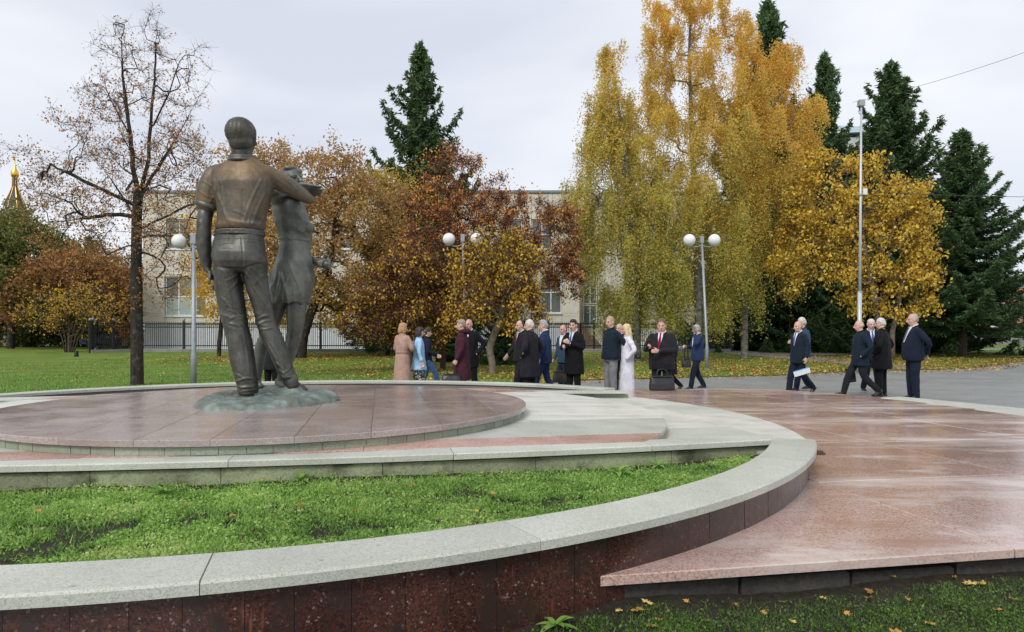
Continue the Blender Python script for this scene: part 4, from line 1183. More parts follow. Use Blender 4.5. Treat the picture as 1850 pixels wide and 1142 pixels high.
def bag(label, c, w_, h_, dp, mat, yaw=0.0, handle=.14, name='handbag', soft=.03):
    t = thing(name, label, 'bag', tuple(c), None, R(yaw))
    mb = MB(); loft(mb, [(0, 0, 0, w_ / 2, dp / 2), (0, 0, .02, w_ / 2 + .008, dp / 2 + .006), (0, 0, h_ * .45, w_ / 2 * 1.02, dp / 2), (0, 0, h_ * .85, w_ / 2 * .95, dp / 2 * .62), (0, 0, h_, w_ / 2 * .88, dp / 2 * .35)], 28, sq=5)
    solid('bag_body', mb, mat, t, .012, 2, folds(abs(int(c[0] * 100)), .004, 16, 14))
    for s in (-1, 1):
        mb = MB(); pts = [(-w_ * .22, s * dp * .2, h_ * .75), (-w_ * .20, s * dp * .14, h_ + handle * .6), (-w_ * .1, s * dp * .08, h_ + handle), (w_ * .1, s * dp * .08, h_ + handle), (w_ * .20, s * dp * .14, h_ + handle * .6), (w_ * .22, s * dp * .2, h_ * .75)]
        rtube(mb, pts, .010, 8); solid('handle', mb, mat, t, .008, 1)
    mb = MB(); mb.bbox(-w_ * .44, -dp * .5, h_ * .93, w_ * .44, -dp * .30, h_ * .96, .004); mb.build('zip_line', M['plastic'], t, world=False)
    return t
def phone(label, M_, loc, rot):
    t = thing('mobile_phone', label, 'phone', (0, 0, 0))
    m2 = M_ @ Matrix.Translation(loc) @ rot
    l_, r_, s_ = m2.decompose(); t.location = l_; t.rotation_mode = 'QUATERNION'; t.rotation_quaternion = r_
    MB().bbox(-.038, -.005, -.078, .038, .005, .078, .004).build('case', M['plastic'], t, world=False)
    MB().bbox(-.034, .0052, -.072, .034, .0065, .072, .0004).build('screen', M['glass'], t, world=False)
    return t

person('woman with honey blond bob in a long belted tan coat, seen from behind', 727, 584, 15.6, -38, 'bob', 'honey', 'tan', .30, 'black', 1.0, ('lowchest', 'chest'), skirt=.30, shirt=False, belt=True, flare=.035, head_yaw=-15)
person('woman in a pale sky blue coat with dark bob and black and white printed skirt', 757, 592, 15.9, -78, 'bob', 'dark', 'sky', .66, 'print', 1.02, ('down', 'down'), skirt=.30, shirt=False, flare=.05, head_yaw=-10)
person('person in navy jacket and jeans mostly hidden behind the pale blue coat', 771, 593, 17.2, -70, 'short', 'dark', 'navy', .85, 'jeans', .95, ('fwd', 'carry'), ('rear2', 'front'), shirt=False)
_, Mt, A, _h = person('woman in a hooded maroon coat with tied back fair hair holding a dark bag', 835, 578, 14.9, 86, 'bun', 'ash', 'maroon', .42, 'black', 1.12, ('bag', 'bag'), shirt=False, hood=True, flare=.03)
w_ = Mt @ A[-1][2]
bag('dark leather bag with metal clasp hanging from the hand of the woman in maroon', (w_.x - .10, w_.y - .0, w_.z - .50), .40, .23, .15, M['blackleather'], 4, .15)
person('man in black with hands in pockets standing behind the woman in maroon', 848, 577, 16.6, 155, 'bald', 'redbrown', 'black', .62, 'black', 1.12, ('pocket', 'pocket'), ('apart', 'apart'), skin='skin_red', shirt=True)
person('man with deep red tie and dark suit beside the white haired man in overcoat', 941, 579, 15.8, 122, 'thin', 'dark', 'charcoal', .80, 'charcoal', 1.02, ('down', 'fwd'), ('front2', 'rear2'), tie='redtie', lapel=True)
person('white haired man in a long dark navy overcoat seen from behind walking left', 958, 578, 14.5, 58, 'short', 'white', 'charcoal', .50, 'black', 1.14, ('pocket', 'pocket'), collar=True, shirt=False, flare=.02, head_yaw=18)
person('grey haired man in a bright navy blue suit with white collar following the dark overcoat', 984, 579, 15.2, 72, 'swept', 'grey', 'blue', .78, 'blue', 1.08, ('down', 'down'), ('front2', 'rear2'), head_yaw=12)
_, Mt, A, _h = person('man in steel blue jacket hidden behind the dark haired man in the black coat', 1019, 587, 16.8, 128, 'thin', 'redbrown', 'steelblue', .78, 'navy', 1.0, ('bag', 'bag'), tie=None, skin='skin_red')
w_ = Mt @ A[1][2]
bag('brown black briefcase bag hanging beside the hidden man in the steel blue jacket', (xx_(1012, 16.2), 16.2, zy(691, 16.2)), .34, .27, .13, M['brownleather'], 5, .14)
person('young dark haired man in a black coat clasping both hands at his chest', 1037, 578, 14.9, 140, 'swept', 'dark', 'black', .55, 'black', 1.08, ('chest', 'lowchest'), tie='bluetie', flare=.02, head_yaw=10)
person('man in a dark navy zip jacket and grey trousers with hands behind his back', 1104, 572, 14.9, 118, 'short', 'sandy', 'ink', .84, 'grey', 1.13, ('back', 'back'), head_yaw=12, collar=True, shirt=False, flare=.01)
person('bald man peering out behind the man in grey trousers', 1120, 585, 17.2, 140, 'bald', 'sandy', 'charcoal', .8, 'charcoal', 1.0, ('down', 'down'), tie=None)
_, Mt, A, _h = person('woman in a long white coat with long blond hair', 1133, 586, 14.8, 96, 'long', 'blond', 'white', .16, 'white', 1.02, ('pocket', 'pocket'), skirt=.14, shirt=False, flare=.02, head_yaw=0)
t = thing('camera', 'black camera hanging at the hip of the woman in the long white coat', 'camera', (xx_(1151, 14.7), 14.6, zy(644, 14.7)))
MB().bbox(-.07, -.035, -.045, .07, .035, .045, .012).build('camera_body', M['plastic'], t, world=False)
mb = MB(); mb.tube([(-.01, -.03, 0), (-.012, -.12, -.005)], [.036, .040], 16); mb.build('lens', M['plastic'], t, True, world=False)
MB().bbox(-.02, -.03, .045, .025, .03, .065, .006).build('viewfinder', M['plastic'], t, world=False)
mb = MB(); mb.tube([(.06, 0, .04), (.03, .03, .25), (-.06, .05, .46), (-.10, .02, .62)], .008, 6); mb.build('strap', M['blackleather'], t, True, world=False)
_, Mt, A, _h = person('stout man in a dark suit and red tie looking down at the phone he taps', 1196, 577, 13.3, 152, 'short', 'brown', 'charcoal', .74, 'charcoal', 1.30, ('tap', 'phone'), ('apart', 'apart'), tie='redtie', belly=.05, nod=10, headk=1.10, lapel=True, shoulder=1.06, head_yaw=10, skin='skin_red')
w_ = A[1][2]
phone('black mobile phone held up by the stout man in the dark suit', Mt, (w_.x - .03, w_.y + .13, w_.z + .07), Matrix.Rotation(R(-50), 4, 'X') @ Matrix.Rotation(R(180), 4, 'Z'))
bag('black leather briefcase standing on the red granite in front of the stout man', (xx_(1196, 12.78), 12.78, Z_GRAN), .45, .27, .16, M['blackleather'], 3, .11, 'briefcase')
person('woman in black heels almost hidden behind the stout man with the phone', 1212, 600, 17.6, 105, 'bob', 'dark', 'black', .5, 'black', 1.0, ('down', 'down'), ('front2', 'rear'), shirt=False, flare=.02)
_, Mt, A, _h = person('man in a navy suit walking left with a phone pressed to his ear', 1260, 587, 18.4, 98, 'short', 'grey', 'blue', .78, 'navy', 1.06, ('ear', 'lowchest'), ('front2', 'rear2'), nod=8)
w_ = A[-1][2]
phone('pale mobile phone pressed to the ear of the man walking by the lamp', Mt, (w_.x - .01, w_.y + .02, w_.z + .12), Matrix.Rotation(R(70), 4, 'Z') @ Matrix.Rotation(R(12), 4, 'X'))
bag('soft black shoulder bag hanging at the front of the man on the phone', (xx_(1240, 18.1), 18.1, zy(664, 18.1)), .22, .24, .12, M['blackleather'], 10, .30)
_, Mt, A, _h = person('sandy haired man in a dark quilted jacket carrying a white and blue folder', 1443, 581, 16.4, 112, 'thin', 'sandy', 'ink', .74, 'navy', 1.06, ('down', 'aft'), ('rear', 'front2'), tie='bluetie', quilt=True, head_yaw=0)
w_ = Mt @ A[-1][2]
t = thing('paper_folder', 'white and light blue folder carried low by the man in the quilted jacket', 'folder', (xx_(1449, 16.0), 16.0, zy(673, 16.0)), None, 0)
Mf = Matrix.Rotation(R(-16), 4, 'Y')
MB().bbox(-.19, -.012, -.055, .19, .0, .055, .003, Mf).build('paper_sheets', M['white'], t, world=False)
MB().bbox(-.192, .0015, -.057, .192, .007, .075, .002, Mf).build('folder_cover', plain('light blue card', (.12, .38, .68), .5), t, world=False)
person('white haired man in a blue jacket half hidden behind the man with the folder', 1450, 574, 17.9, 100, 'short', 'white', 'steelblue', .8, 'navy', 1.08, ('lowchest', 'down'), ('front2', 'rear2'), collar=True)
_, Mt, A, _h = person('bald elderly man in a navy half coat striding left with a black case', 1554, 579, 15.4, 88, 'bald', 'white', 'ink', .72, 'charcoal', 1.14, ('pocket', 'pocket'), ('rear', 'front'), head_yaw=0, collar=True, shirt=False)
t = thing('document_case', 'flat black document case at the front of the striding bald man', 'case', (xx_(1537, 15.6), 15.6, zy(678, 15.6)))
MB().bbox(-.10, -.02, -.16, .10, .02, .16, .006, Matrix.Rotation(R(-8), 4, 'Y')).build('case_body', M['blackleather'], t, world=False)
mb = MB(); rtube(mb, [(-.04, 0, .15), (-.02, 0, .185), (.04, 0, .185), (.06, 0, .15)], .007, 6); mb.build('handle', M['blackleather'], t, world=False)
_pt = Mt @ Vector((.285, .02, 1.22))
person('smiling white haired man with light blue tie facing the camera between two others', 1573, 577, 16.9, 172, 'short', 'white', 'navy', .78, 'navy', 1.08, ('down', 'down'), ('front2', 'rear2'), tie='bluetie', lapel=True)
person('white haired heavy man in a long black coat with his back turned', 1593, 575, 15.7, 42, 'short', 'white', 'black', .62, 'black', 1.22, ('pocket', 'pocket'), ('stand', 'stand'), collar=True, shirt=False, flare=.02, head_yaw=28)
person('man in a dark navy suit standing alone at right with hands behind his back', 1651, 567, 14.6, 84, 'thin', 'grey', 'navy', .80, 'navy', 1.20, ('back', 'back'), ('stand', 'stand'), tie='tieg', belly=.03, head_yaw=2, skin='skin_red')
person('person in dark clothes seen only between the legs of the bronze couple', 489, 590, 14.6, -20, 'short', 'dark', 'charcoal', .72, 'black', 1.0, ('down', 'down'), ('stand', 'apart'), shirt=False)
# ------------------------------------------------------------------ buildings
M['cream'] = stone('cream stone cladding', [(0, (.54, .505, .43)), (.5, (.62, .585, .50)), (1, (.67, .635, .55))], 25, (.9, 1.06), (.6, .8), .1, objvar=.04)
M['basement'] = plain('pale blue grey basement panel', (.62, .65, .70), .6, var=.06)
M['curtain'] = plain('pale green curtain', (.33, .41, .39), .8)
M['roof_edge'] = plain('grey roof flashing', (.20, .23, .24), .5)
M['brownbrick'] = stone('brown brick', [(0, (.11, .065, .045)), (1, (.21, .125, .09))], 14, (.8, 1.1), (.7, .9), .3)
M['palewall'] = plain('pale grey plaster', (.46, .47, .46), .8)
M['orangewall'] = plain('orange plaster', (.58, .27, .16), .8)
M['teal_roof'] = plain('pale teal metal roof', (.36, .47, .50), .45, .2)
M['yellowwall'] = plain('ochre boarded wall', (.30, .26, .15), .8)
def pane_window(parent, x0, x1, z0, z1, y, cols=2, rows=2, fr=.07, curtain=None):
    """window frame ring with bars, glass panes set back"""
    w = MB()
    w.box(x0, y - .05, z0, x1, y + .05, z0 + fr); w.box(x0, y - .05, z1 - fr, x1, y + .05, z1)
    w.box(x0, y - .05, z0 + fr, x0 + fr, y + .05, z1 - fr); w.box(x1 - fr, y - .05, z0 + fr, x1, y + .05, z1 - fr)
    for i in range(1, cols):
        xx = x0 + (x1 - x0) * i / cols; w.box(xx - fr / 2, y - .048, z0 + fr, xx + fr / 2, y + .048, z1 - fr)
    for j in range(1, rows):
        zz = z0 + (z1 - z0) * j / rows
        for i in range(cols):
            a = x0 + (x1 - x0) * i / cols + fr / 2; b = x0 + (x1 - x0) * (i + 1) / cols - fr / 2
            w.box(a, y - .046, zz - fr / 2, b, y + .046, zz + fr / 2)
    f = w.build('window', M['white'], parent)
    for i in range(cols):
        for j in range(rows):
            a = x0 + (x1 - x0) * i / cols + fr / 2 + .002; b = x0 + (x1 - x0) * (i + 1) / cols - fr / 2 - .002
            c = z0 + (z1 - z0) * j / rows + fr / 2 + .002; d_ = z0 + (z1 - z0) * (j + 1) / rows - fr / 2 - .002
            g = MB().box(a, y - .002, c, b, y + .02, d_).build('pane', M['curtain'] if curtain and j < curtain else M['glass'], f)
    return f
def facade(parent, x0, x1, z0, z1, y, th, panels_x, panels_z, openings, mat, name='cladding_panel', joint=.02):
    """wall built of cladding panels leaving the window openings free"""
    xs = sorted(set([x0 + (x1 - x0) * i / panels_x for i in range(panels_x + 1)] + [o[0] for o in openings] + [o[1] for o in openings]))
    zs = sorted(set([z0 + (z1 - z0) * i / panels_z for i in range(panels_z + 1)] + [o[2] for o in openings] + [o[3] for o in openings]))
    for a, b in zip(xs[:-1], xs[1:]):
        for c, d_ in zip(zs[:-1], zs[1:]):
            if b - a < .06 or d_ - c < .06:
                pass
            mx_, mz_ = (a + b) / 2, (c + d_) / 2
            if any(o[0] < mx_ < o[1] and o[2] < mz_ < o[3] for o in openings): continue
            j = joint / 2 if min(b - a, d_ - c) > .1 else 0
            MB().bbox(a + j, y, c + j, b - j, y + th, d_ - j, .006).build(name, mat, parent)
# main cream building behind the fence
D = 58.0
bl = thing('cream_building', 'long flat roofed cream stone building with white framed windows behind the black fence', 'building', (xx_(650, D), D, ground(D)))
X0, X1 = xx_(258, D), xx_(1047, D)
zb, zt_ = zy(584, D), zy(349, D)
wins = []
for (a, b, t_, bt) in ((297, 346, 500, 571), (352, 372, 500, 571), (640, 688, 500, 571), (740, 788, 500, 571), (976, 1015, 490, 566), (830, 878, 490, 566), (400, 448, 500, 571), (520, 568, 500, 571),
                       (905, 944, 396, 450), (960, 998, 396, 450), (700, 745, 396, 450), (480, 525, 396, 450), (300, 345, 396, 450), (600, 645, 396, 450)):
    wins.append((xx_(a, D), xx_(b, D), zy(bt, D), zy(t_, D)))
facade(bl, X0, X1, zb, zt_, D, .12, 14, 5, wins, M['cream'])
MB().box(X0 + .05, D + .06 + .4, 0, X1 - .05, D + 14, zt_ - .05).build('wall', M['cream'], bl)
for i, (a, b, c, d_) in enumerate(wins):
    pane_window(bl, a + .01, b - .01, c + .01, d_ - .01, D + .22, 1 if b - a < 1.3 else 2, 2, .09, curtain=1 if i in (0, 2) else 0)
    MB().bbox(a - .08, D - .10, c - .09, b + .08, D - .005, c - .01, .008).build('window_sill', M['white'], bl)
MB().bbox(X0 - .15, D - .12, zt_ + .01, X1 + .1, D + 14.2, zt_ + .22, .02).build('roof_edge', M['roof_edge'], bl)
# basement of vertical pale panels under the cream wall
k = 0
xw = X0
while xw < X1 - .3:
    MB().bbox(xw + .006, D + .2, ground(D) - .1, xw + .994, D + .3, zb - .03, .01).build('basement_panel', M['basement'], bl); xw += 1.0
# recess with stair and dark glazing at the right end
rx0, rx1 = X1 + .02, xx_(1083, D)
rc = bl
MB().box(rx0, D + 3.2, 0, rx1 + 2.6, D + 3.4, zt_ - 1.2).build('wall', M['cream'], rc)
for i in range(3):
    pane_window(rc, xx_(1060, D) + i * .02, xx_(1082, D) + .2, zy(588, D) + i * 1.9, zy(588, D) + i * 1.9 + 1.8, D + 3.05, 2, 1, .08)
st_m = MB()
for i in range(12):
    MB().bbox(xx_(1052, D) + i * .14, D + .6, 0, xx_(1052, D) + i * .14 + .14, D + 2.4, zy(585, D) - i * .16, .01).build('stair_step', M['brownbrick'], rc)
# pale wing behind the birches
D2 = 64.0
bw = thing('pale_wing', 'pale plaster wing of the building half hidden by the weeping birches', 'building', (xx_(1200, D2), D2, ground(D2)))
wins2 = [(xx_(a, D2), xx_(a + 34, D2), zy(b + 70, D2), zy(b, D2)) for a in (1110, 1190, 1270, 1350) for b in (500, 400)]
facade(bw, xx_(1088, D2), xx_(1420, D2), zy(584, D2), zy(352, D2), D2, .12, 8, 4, wins2, M['cream'])
MB().box(xx_(1088, D2) + .05, D2 + .45, 0, xx_(1420, D2) - .05, D2 + 10, zy(352, D2) - .1).build('wall', M['cream'], bw)
for (a, b, c, d_) in wins2: pane_window(bw, a + .01, b - .01, c + .01, d_ - .01, D2 + .2, 2, 2, .09)
MB().bbox(xx_(1088, D2) - .1, D2 - .1, zy(352, D2) + .01, xx_(1420, D2) + .1, D2 + 10, zy(352, D2) + .25, .02).build('roof_edge', M['roof_edge'], bw)
MB().bbox(xx_(1088, D2), D2 + .2, 0, xx_(1420, D2), D2 + .3, zy(587, D2), .01).build('basement_panel', M['basement'], bw)
# grey stone basement building under the spruces
D3 = 58.0
bg_ = thing('grey_stone_building', 'low grey stone building with dark basement window in the shade of the spruces', 'building', (xx_(1400, D3), D3, ground(D3)))
wn = [(xx_(1362, D3), xx_(1386, D3), zy(617, D3), zy(601, D3)), (xx_(1425, D3), xx_(1446, D3), zy(617, D3), zy(601, D3))]
facade(bg_, xx_(1325, D3), xx_(1472, D3), ground(D3) - .1, zy(585, D3), D3 + .6, .15, 4, 2, wn, plain('grey stone panel', (.26, .27, .28), .7, bump=.2))
for (a, b, c, d_) in wn: MB().box(a, D3 + .72, c, b, D3 + .74, d_).build('pane', M['glass'], bg_); MB().bbox(a - .25, D3 + .3, ground(D3) - .1, b + .25, D3 + .58, c - .12, .02).build('window_sill', M['concrete'], bg_)
MB().box(xx_(1325, D3), D3 + 1.2, 0, xx_(1472, D3), D3 + 6, zy(585, D3) - .05).build('wall', M['palewall'], bg_)
for i in range(22):
    a = xx_(1474 + i * 6, D3); MB().bbox(a, D3 + .7, ground(D3), a + .25, D3 + .78, zy(590, D3), .008).build('board', M['yellowwall'], bg_)
# tall pale building behind the right spruces
D4 = 95.0
b4 = thing('pale_building', 'pale building with teal metal roof rising behind the dark spruces on the right', 'building', (xx_(1560, D4), D4, ground(D4)))
w4 = [(xx_(a, D4), xx_(a + 18, D4), zy(t_ + 30, D4), zy(t_, D4)) for a in (1455, 1500, 1545, 1600, 1640) for t_ in (300, 370, 440, 510)]
facade(b4, xx_(1432, D4), xx_(1662, D4), ground(D4), zy(248, D4), D4, .2, 6, 8, w4, M['palewall'])
MB().box(xx_(1432, D4) + .1, D4 + .5, 0, xx_(1662, D4) - .1, D4 + 14, zy(250, D4)).build('wall', M['palewall'], b4)
for (a, b, c, d_) in w4: pane_window(b4, a, b, c, d_, D4 + .25, 2, 2, .1)
v = [(xx_(1424, D4), D4 - .6, zy(246, D4)), (xx_(1672, D4), D4 - .6, zy(236, D4)), (xx_(1672, D4), D4 + 15, zy(236, D4)), (xx_(1424, D4), D4 + 15, zy(246, D4)),
     (xx_(1450, D4), D4 + 3, zy(212, D4)), (xx_(1655, D4), D4 + 3, zy(206, D4) - 1), (xx_(1655, D4), D4 + 11, zy(206, D4) - 1), (xx_(1450, D4), D4 + 11, zy(212, D4))]
link('roof', mesh('roof', v, [(0, 3, 2, 1), (4, 5, 6, 7), (0, 1, 5, 4), (1, 2, 6, 5), (2, 3, 7, 6), (3, 0, 4, 7)]), M['teal_roof'], b4)
MB().bbox(xx_(1668, D4), D4 - .8, zy(246, D4), xx_(1674, D4), D4 - .3, zy(232, D4), .05).build('downpipe_head', M['white'], b4)
# orange building far right
D5 = 150.0
b5 = thing('orange_building', 'distant orange plaster building with white window frames at the right edge', 'building', (xx_(1830, D5), D5, ground(D5)))
w5 = [(xx_(a, D5), xx_(a + 5.5, D5), zy(t_ + 11, D5), zy(t_, D5)) for a in range(1740, 1960, 15) for t_ in (568, 548, 530)]
facade(b5, xx_(1730, D5), xx_(1960, D5), ground(D5), zy(520, D5), D5, .3, 1, 1, w5, M['orangewall'])
for (a, b, c, d_) in w5: pane_window(b5, a, b, c, d_, D5 + .2, 2, 1, .1)
MB().bbox(xx_(1728, D5), D5 - .3, zy(520, D5), xx_(1962, D5), D5 + 12, zy(516, D5), .05).build('roof', M['teal_roof'], b5)
# low dark retaining wall on the right
D6 = 78
wl = thing('low_concrete_wall', 'low dark stained concrete wall with stepped top at the right behind the lawn', 'wall', (xx_(1840, D6), D6, ground(D6)))
a = xx_(1735, D6)
while a < xx_(1990, D6):
    MB().bbox(a + .01, D6, ground(D6), a + 2.0, D6 + .5, zy(600, D6), .02).build('wall_panel', M['concrete'], wl)
    MB().bbox(a + .01, D6 - .6, ground(D6), a + 2.0, D6 - .02, zy(613, D6), .02).build('wall_step', M['concrete'], wl); a += 2.02
MB().bbox(xx_(1762, 84), 84, ground(84), xx_(1828, 84), 84.3, zy(589, 84), .02).build('white_panel', M['white'], wl)
MB().bbox(xx_(1823, 83.5), 83.5, ground(84), xx_(1843, 83.5), 83.8, zy(589, 84), .02).build('grey_panel', M['concrete'], wl)
# dark shed and blue strip on the far left
D7 = 82
sh = thing('brick_shed', 'dark brown low brick building in the shade at the far left behind the trees', 'building', (xx_(10, D7), D7, ground(D7)))
facade(sh, xx_(-60, D7), xx_(28, D7), ground(D7), zy(560, D7), D7, .2, 3, 2, [(xx_(4, D7), xx_(16, D7), zy(612, D7), zy(602, D7))], M['brownbrick'])
MB().box(xx_(-60, D7) + .1, D7 + .3, 0, xx_(28, D7) - .1, D7 + 8, zy(563, D7)).build('wall', M['brownbrick'], sh)
MB().box(xx_(4, D7), D7 + .1, zy(612, D7), xx_(16, D7), D7 + .15, zy(602, D7)).build('pane', M['glass'], sh)
M['glass_blue'] = plain('dull blue grey panel', (.14, .17, .20), .7)
lw = thing('low_parapet', 'thin dull blue grey parapet running behind the left trees', 'wall', (xx_(80, 80), 80, ground(80)))
for i in range(7): MB().bbox(xx_(28 + i * 21, 80) + .02, 80, ground(80), xx_(49 + i * 21, 80), 80.3, zy(617, 80), .02).build('wall_panel', M['glass_blue'], lw)

# ------------------------------------------------------------------ church spires
def church(px, top, d, s, label, goldy=True):
    """s = metres per pixel of the drawn profile"""
    x = xx_(px, d)
    t = thing('church_spire', label, 'church spire', (x, d, ground(d)), 'church spires over the left trees')
    Z = lambda py: zy(py, d)
    dark = plain('dark spire roof', (.06, .05, .055), .4, .3)
    mb = MB(); mb.lathe([(.001, Z(top + 98)), (18 * s, Z(top + 98)), (15 * s, Z(top + 86)), (9 * s, Z(top + 72)), (4.2 * s, Z(top + 58)), (3.6 * s, Z(top + 40)), (.001, Z(top + 40))], (x, d, 0), 8); mb.build('spire', dark, t)
    for k in range(8):
        a = 2 * math.pi * (k + .0) / 8
        pts = [(x + r_ * s * math.cos(a), d + r_ * s * math.sin(a), Z(top + h)) for r_, h in ((18.4, 98), (15.4, 86), (9.4, 72), (4.6, 58), (4.0, 40))]
        mb = MB(); mb.tube(pts, .5 * s, 5); mb.build('gilded_rib', M['gold'], t)
    mb = MB(); mb.lathe([(.01, Z(top + 41)), (5 * s, Z(top + 40.5)), (6.6 * s, Z(top + 36)), (6.0 * s, Z(top + 31)), (3.2 * s, Z(top + 26)), (1.2 * s, Z(top + 20)), (.8 * s, Z(top + 17)), (.01, Z(top + 16))], (x, d, 0), 16)
    mb.build('onion_dome', M['gold'], t, True)
    mb = MB(); c = s
    mb.box(x - .55 * c, d - .3 * c, Z(top + 18), x + .55 * c, d + .3 * c, Z(top)); mb.build('cross_post', M['gold'], t)
    mb = MB(); mb.box(x - 3.8 * c, d - .28 * c, Z(top + 5.4), x + 3.8 * c, d + .28 * c, Z(top + 4.2)); mb.build('cross_bar', M['gold'], t)
    mb = MB(); mb.box(x - 2 * c, d - .28 * c, Z(top + 2.6), x + 2 * c, d + .28 * c, Z(top + 1.8)); mb.build('cross_bar', M['gold'], t)
    mb = MB(); mb.box(-2.3 * c, -.28 * c, -.4 * c, 2.3 * c, .28 * c, .4 * c, Matrix.Translation((x, d, Z(top + 10))) @ Matrix.Rotation(R(20), 4, 'Y')); mb.build('cross_bar', M['gold'], t)
    mb = MB(); mb.lathe([(.01, -1), (15 * s, -1), (15 * s, Z(top + 125)), (20 * s, Z(top + 120)), (24 * s, Z(top + 116)), (20 * s, Z(top + 104)), (18.5 * s, Z(top + 99)), (.01, Z(top + 99))], (x, d, 0), 8); mb.build('tower', plain('tower plaster', (.30, .20, .15), .8), t)
    for k in range(8):
        a = 2 * math.pi * (k + .5) / 8
        MB().bbox(-2.6 * s, -.3 * s, 0, 2.6 * s, .3 * s, 9 * s, .3 * s, Matrix.Translation((x + 17.2 * s * math.cos(a), d + 17.2 * s * math.sin(a), Z(top + 104))) @ Matrix.Rotation(a + math.pi / 2, 4, 'Z')).build('dormer', M['white'], t)
church(27, 280, 160, 160 / FPX, 'church spire with golden onion dome and cross above the left treetops')
church(210, 440, 190, 150 / FPX, 'second dark church roof just showing through the branches left of the tall bare tree')

# ------------------------------------------------------------------ iron fence
def fence(label, pts, h, post_every, base_h=.22, posts_caps=True, stuff=False):
    (ax_, ay_), (bx_, by_) = pts
    L = math.hypot(bx_ - ax_, by_ - ay_); dx, dy = (bx_ - ax_) / L, (by_ - ay_) / L
    g = ground(ay_); ang = math.atan2(dy, dx)
    t = thing('iron_fence', label, 'fence', ((ax_ + bx_) / 2, (ay_ + by_) / 2, g), 'black iron fence round the cream building')
    n = max(1, round(L / post_every))
    Mx = lambda s, z=0: Matrix.Translation((ax_ + dx * s, ay_ + dy * s, g + z)) @ Matrix.Rotation(ang, 4, 'Z')
    for i in range(n + 1):
        s = L * i / n
        MB().bbox(-.08, -.08, 0, .08, .08, h + .1, .01, Mx(s)).build('post', M['iron'], t)
        mb = MB(); mb.ball((ax_ + dx * s, ay_ + dy * s, g + h + .21), .10, 10, 7); mb.build('post_cap', M['steel'], t, True)
    for i in range(n):
        a, b = L * i / n + .08, L * (i + 1) / n - .08
        for z in (.22 + base_h, h - .30, h - .06):
            MB().bbox(a, -.022, z - .035, b, .022, z + .035, .004, Mx(0)).build('rail', M['iron'], t)
        MB().bbox(a - .07, -.15, -.25, b + .07, .15, base_h, .02, Mx(0)).build('plinth_block', M['concrete'], t)
        mb = MB(); k = int((b - a) / .125)
        for j in range(1, k):
            s = a + (b - a) * j / k
            mb.box(-.017, -.017, base_h + .05, .017, .017, h + .02, Mx(s))
            mb.lathe([(.020, h + .02), (.001, h + .12)], (0, 0, 0), 4) if False else mb.add([Mx(s) @ Vector(q) for q in ((-.018, -.018, h + .021), (.018, -.018, h + .021), (.018, .018, h + .021), (-.018, .018, h + .021), (0, 0, h + .11))], [(0, 1, 4), (1, 2, 4), (2, 3, 4), (3, 0, 4), (3, 2, 1, 0)])
        for z in (h - .30,):
            pass
        o = mb.build('pickets', M['iron'], t); o['kind'] = 'stuff'
DF = 48.0
fz = (HOR - 584) / FPX * DF + CAMZ - ground(DF)
fence('long run of black iron picket fence in front of the cream building', ((xx_(250, DF), DF), (xx_(1320, DF), DF)), fz + .03, 3.15)
fence('corner piece of black iron fence standing against the dark bushes on the left', ((xx_(163, 46), 46), (xx_(250, DF) - .2, DF)), fz + .03, 1.5)
fence('side run of black iron fence leading back from its left corner', ((xx_(163, 46), 46.25), (xx_(175, 62), 62)), fz + .03, 3.0)

# ------------------------------------------------------------------ lamps, pole, wires
def globe_lamp(label, px, d, top_py, r_px, arm_px, lean=0.0, box=False, leaves=False):
    g = ground(d); x = xx_(px, d); k = d / FPX
    t = thing('globe_street_lamp', label, 'street lamp', (x, d, g), 'twin globe lamps along the lawn')
    ztop = zy(top_py, d); rg_ = r_px * k; zc = ztop - rg_
    pole_top = zc - rg_ * .55
    sh_ = lean * k
    mb = MB(); mb.tube([(x, d, g - .05), (x, d, g + .9), (x, d, g + 1.0), (x + sh_, d, pole_top + .1)], [.075, .075, .055, .048], 12); mb.build('post', M['steel'], t, True)
    MB().lathe([(.14, g - .02), (.14, g + .03), (.09, g + .05), (.001, g + .051)], (x, d, 0), 16).build('base_flange', M['steel'], t)
    MB().bbox(x + sh_ - .075, d - .06, pole_top + .02, x + sh_ + .075, d + .06, pole_top + .30, .01).build('junction_box', M['steel'], t)
    for s in (-1, 1):
        cx_ = x + sh_ + s * arm_px * k
        pts = []
        for i in range(9):
            a = math.pi * i / 8
            mx2 = x + sh_ + s * (arm_px * k / 2); rr_ = arm_px * k / 2
            pts.append((mx2 - s * rr_ * math.cos(a), d, pole_top + .02 - rr_ * .62 * math.sin(a)))
        pts[0] = (x + sh_ + s * .04, d, pole_top + .03)
        pts.append((cx_, d, zc - rg_ * .98))
        mb = MB(); mb.tube(pts, .020, 8); mb.build('arm', M['steel'], t, True)
        MB().lathe([(.001, zc - rg_ * 1.06), (rg_ * .42, zc - rg_ * 1.06), (rg_ * .45, zc - rg_ * .86), (.001, zc - rg_ * .85)], (cx_, d, 0), 14).build('globe_holder', M['steel'], t)
        mb = MB(); mb.ball((cx_, d, zc), rg_, 26, 18); mb.build('globe', M['globe'], t, True)
globe_lamp('twin globe lamp half hidden by the man statue and the bare tree', 350, 18.9, 423, 12.5, 27)
globe_lamp('twin globe lamp in front of the dark plum coloured tree', 841, 26.5, 421, 11.3, 25, lean=-5)
globe_lamp('twin globe lamp in front of the birches beside the man phoning', 1277, 29, 423, 11, 22.5, lean=-9)
d = 27.0; g = ground(d); x = xx_(1552, d)
t = thing('tall_pole', 'tall slender pale pole with a small box on top before the yellow tree', 'pole', (x, d, g))
dx = xx_(1556, d) - x
mb = MB(); mb.tube([(x, d, g - .05), (x + .3 * dx, d, zy(527, d))], [.085, .077], 14); mb.build('lower_shaft', M['poleg'], t, True)
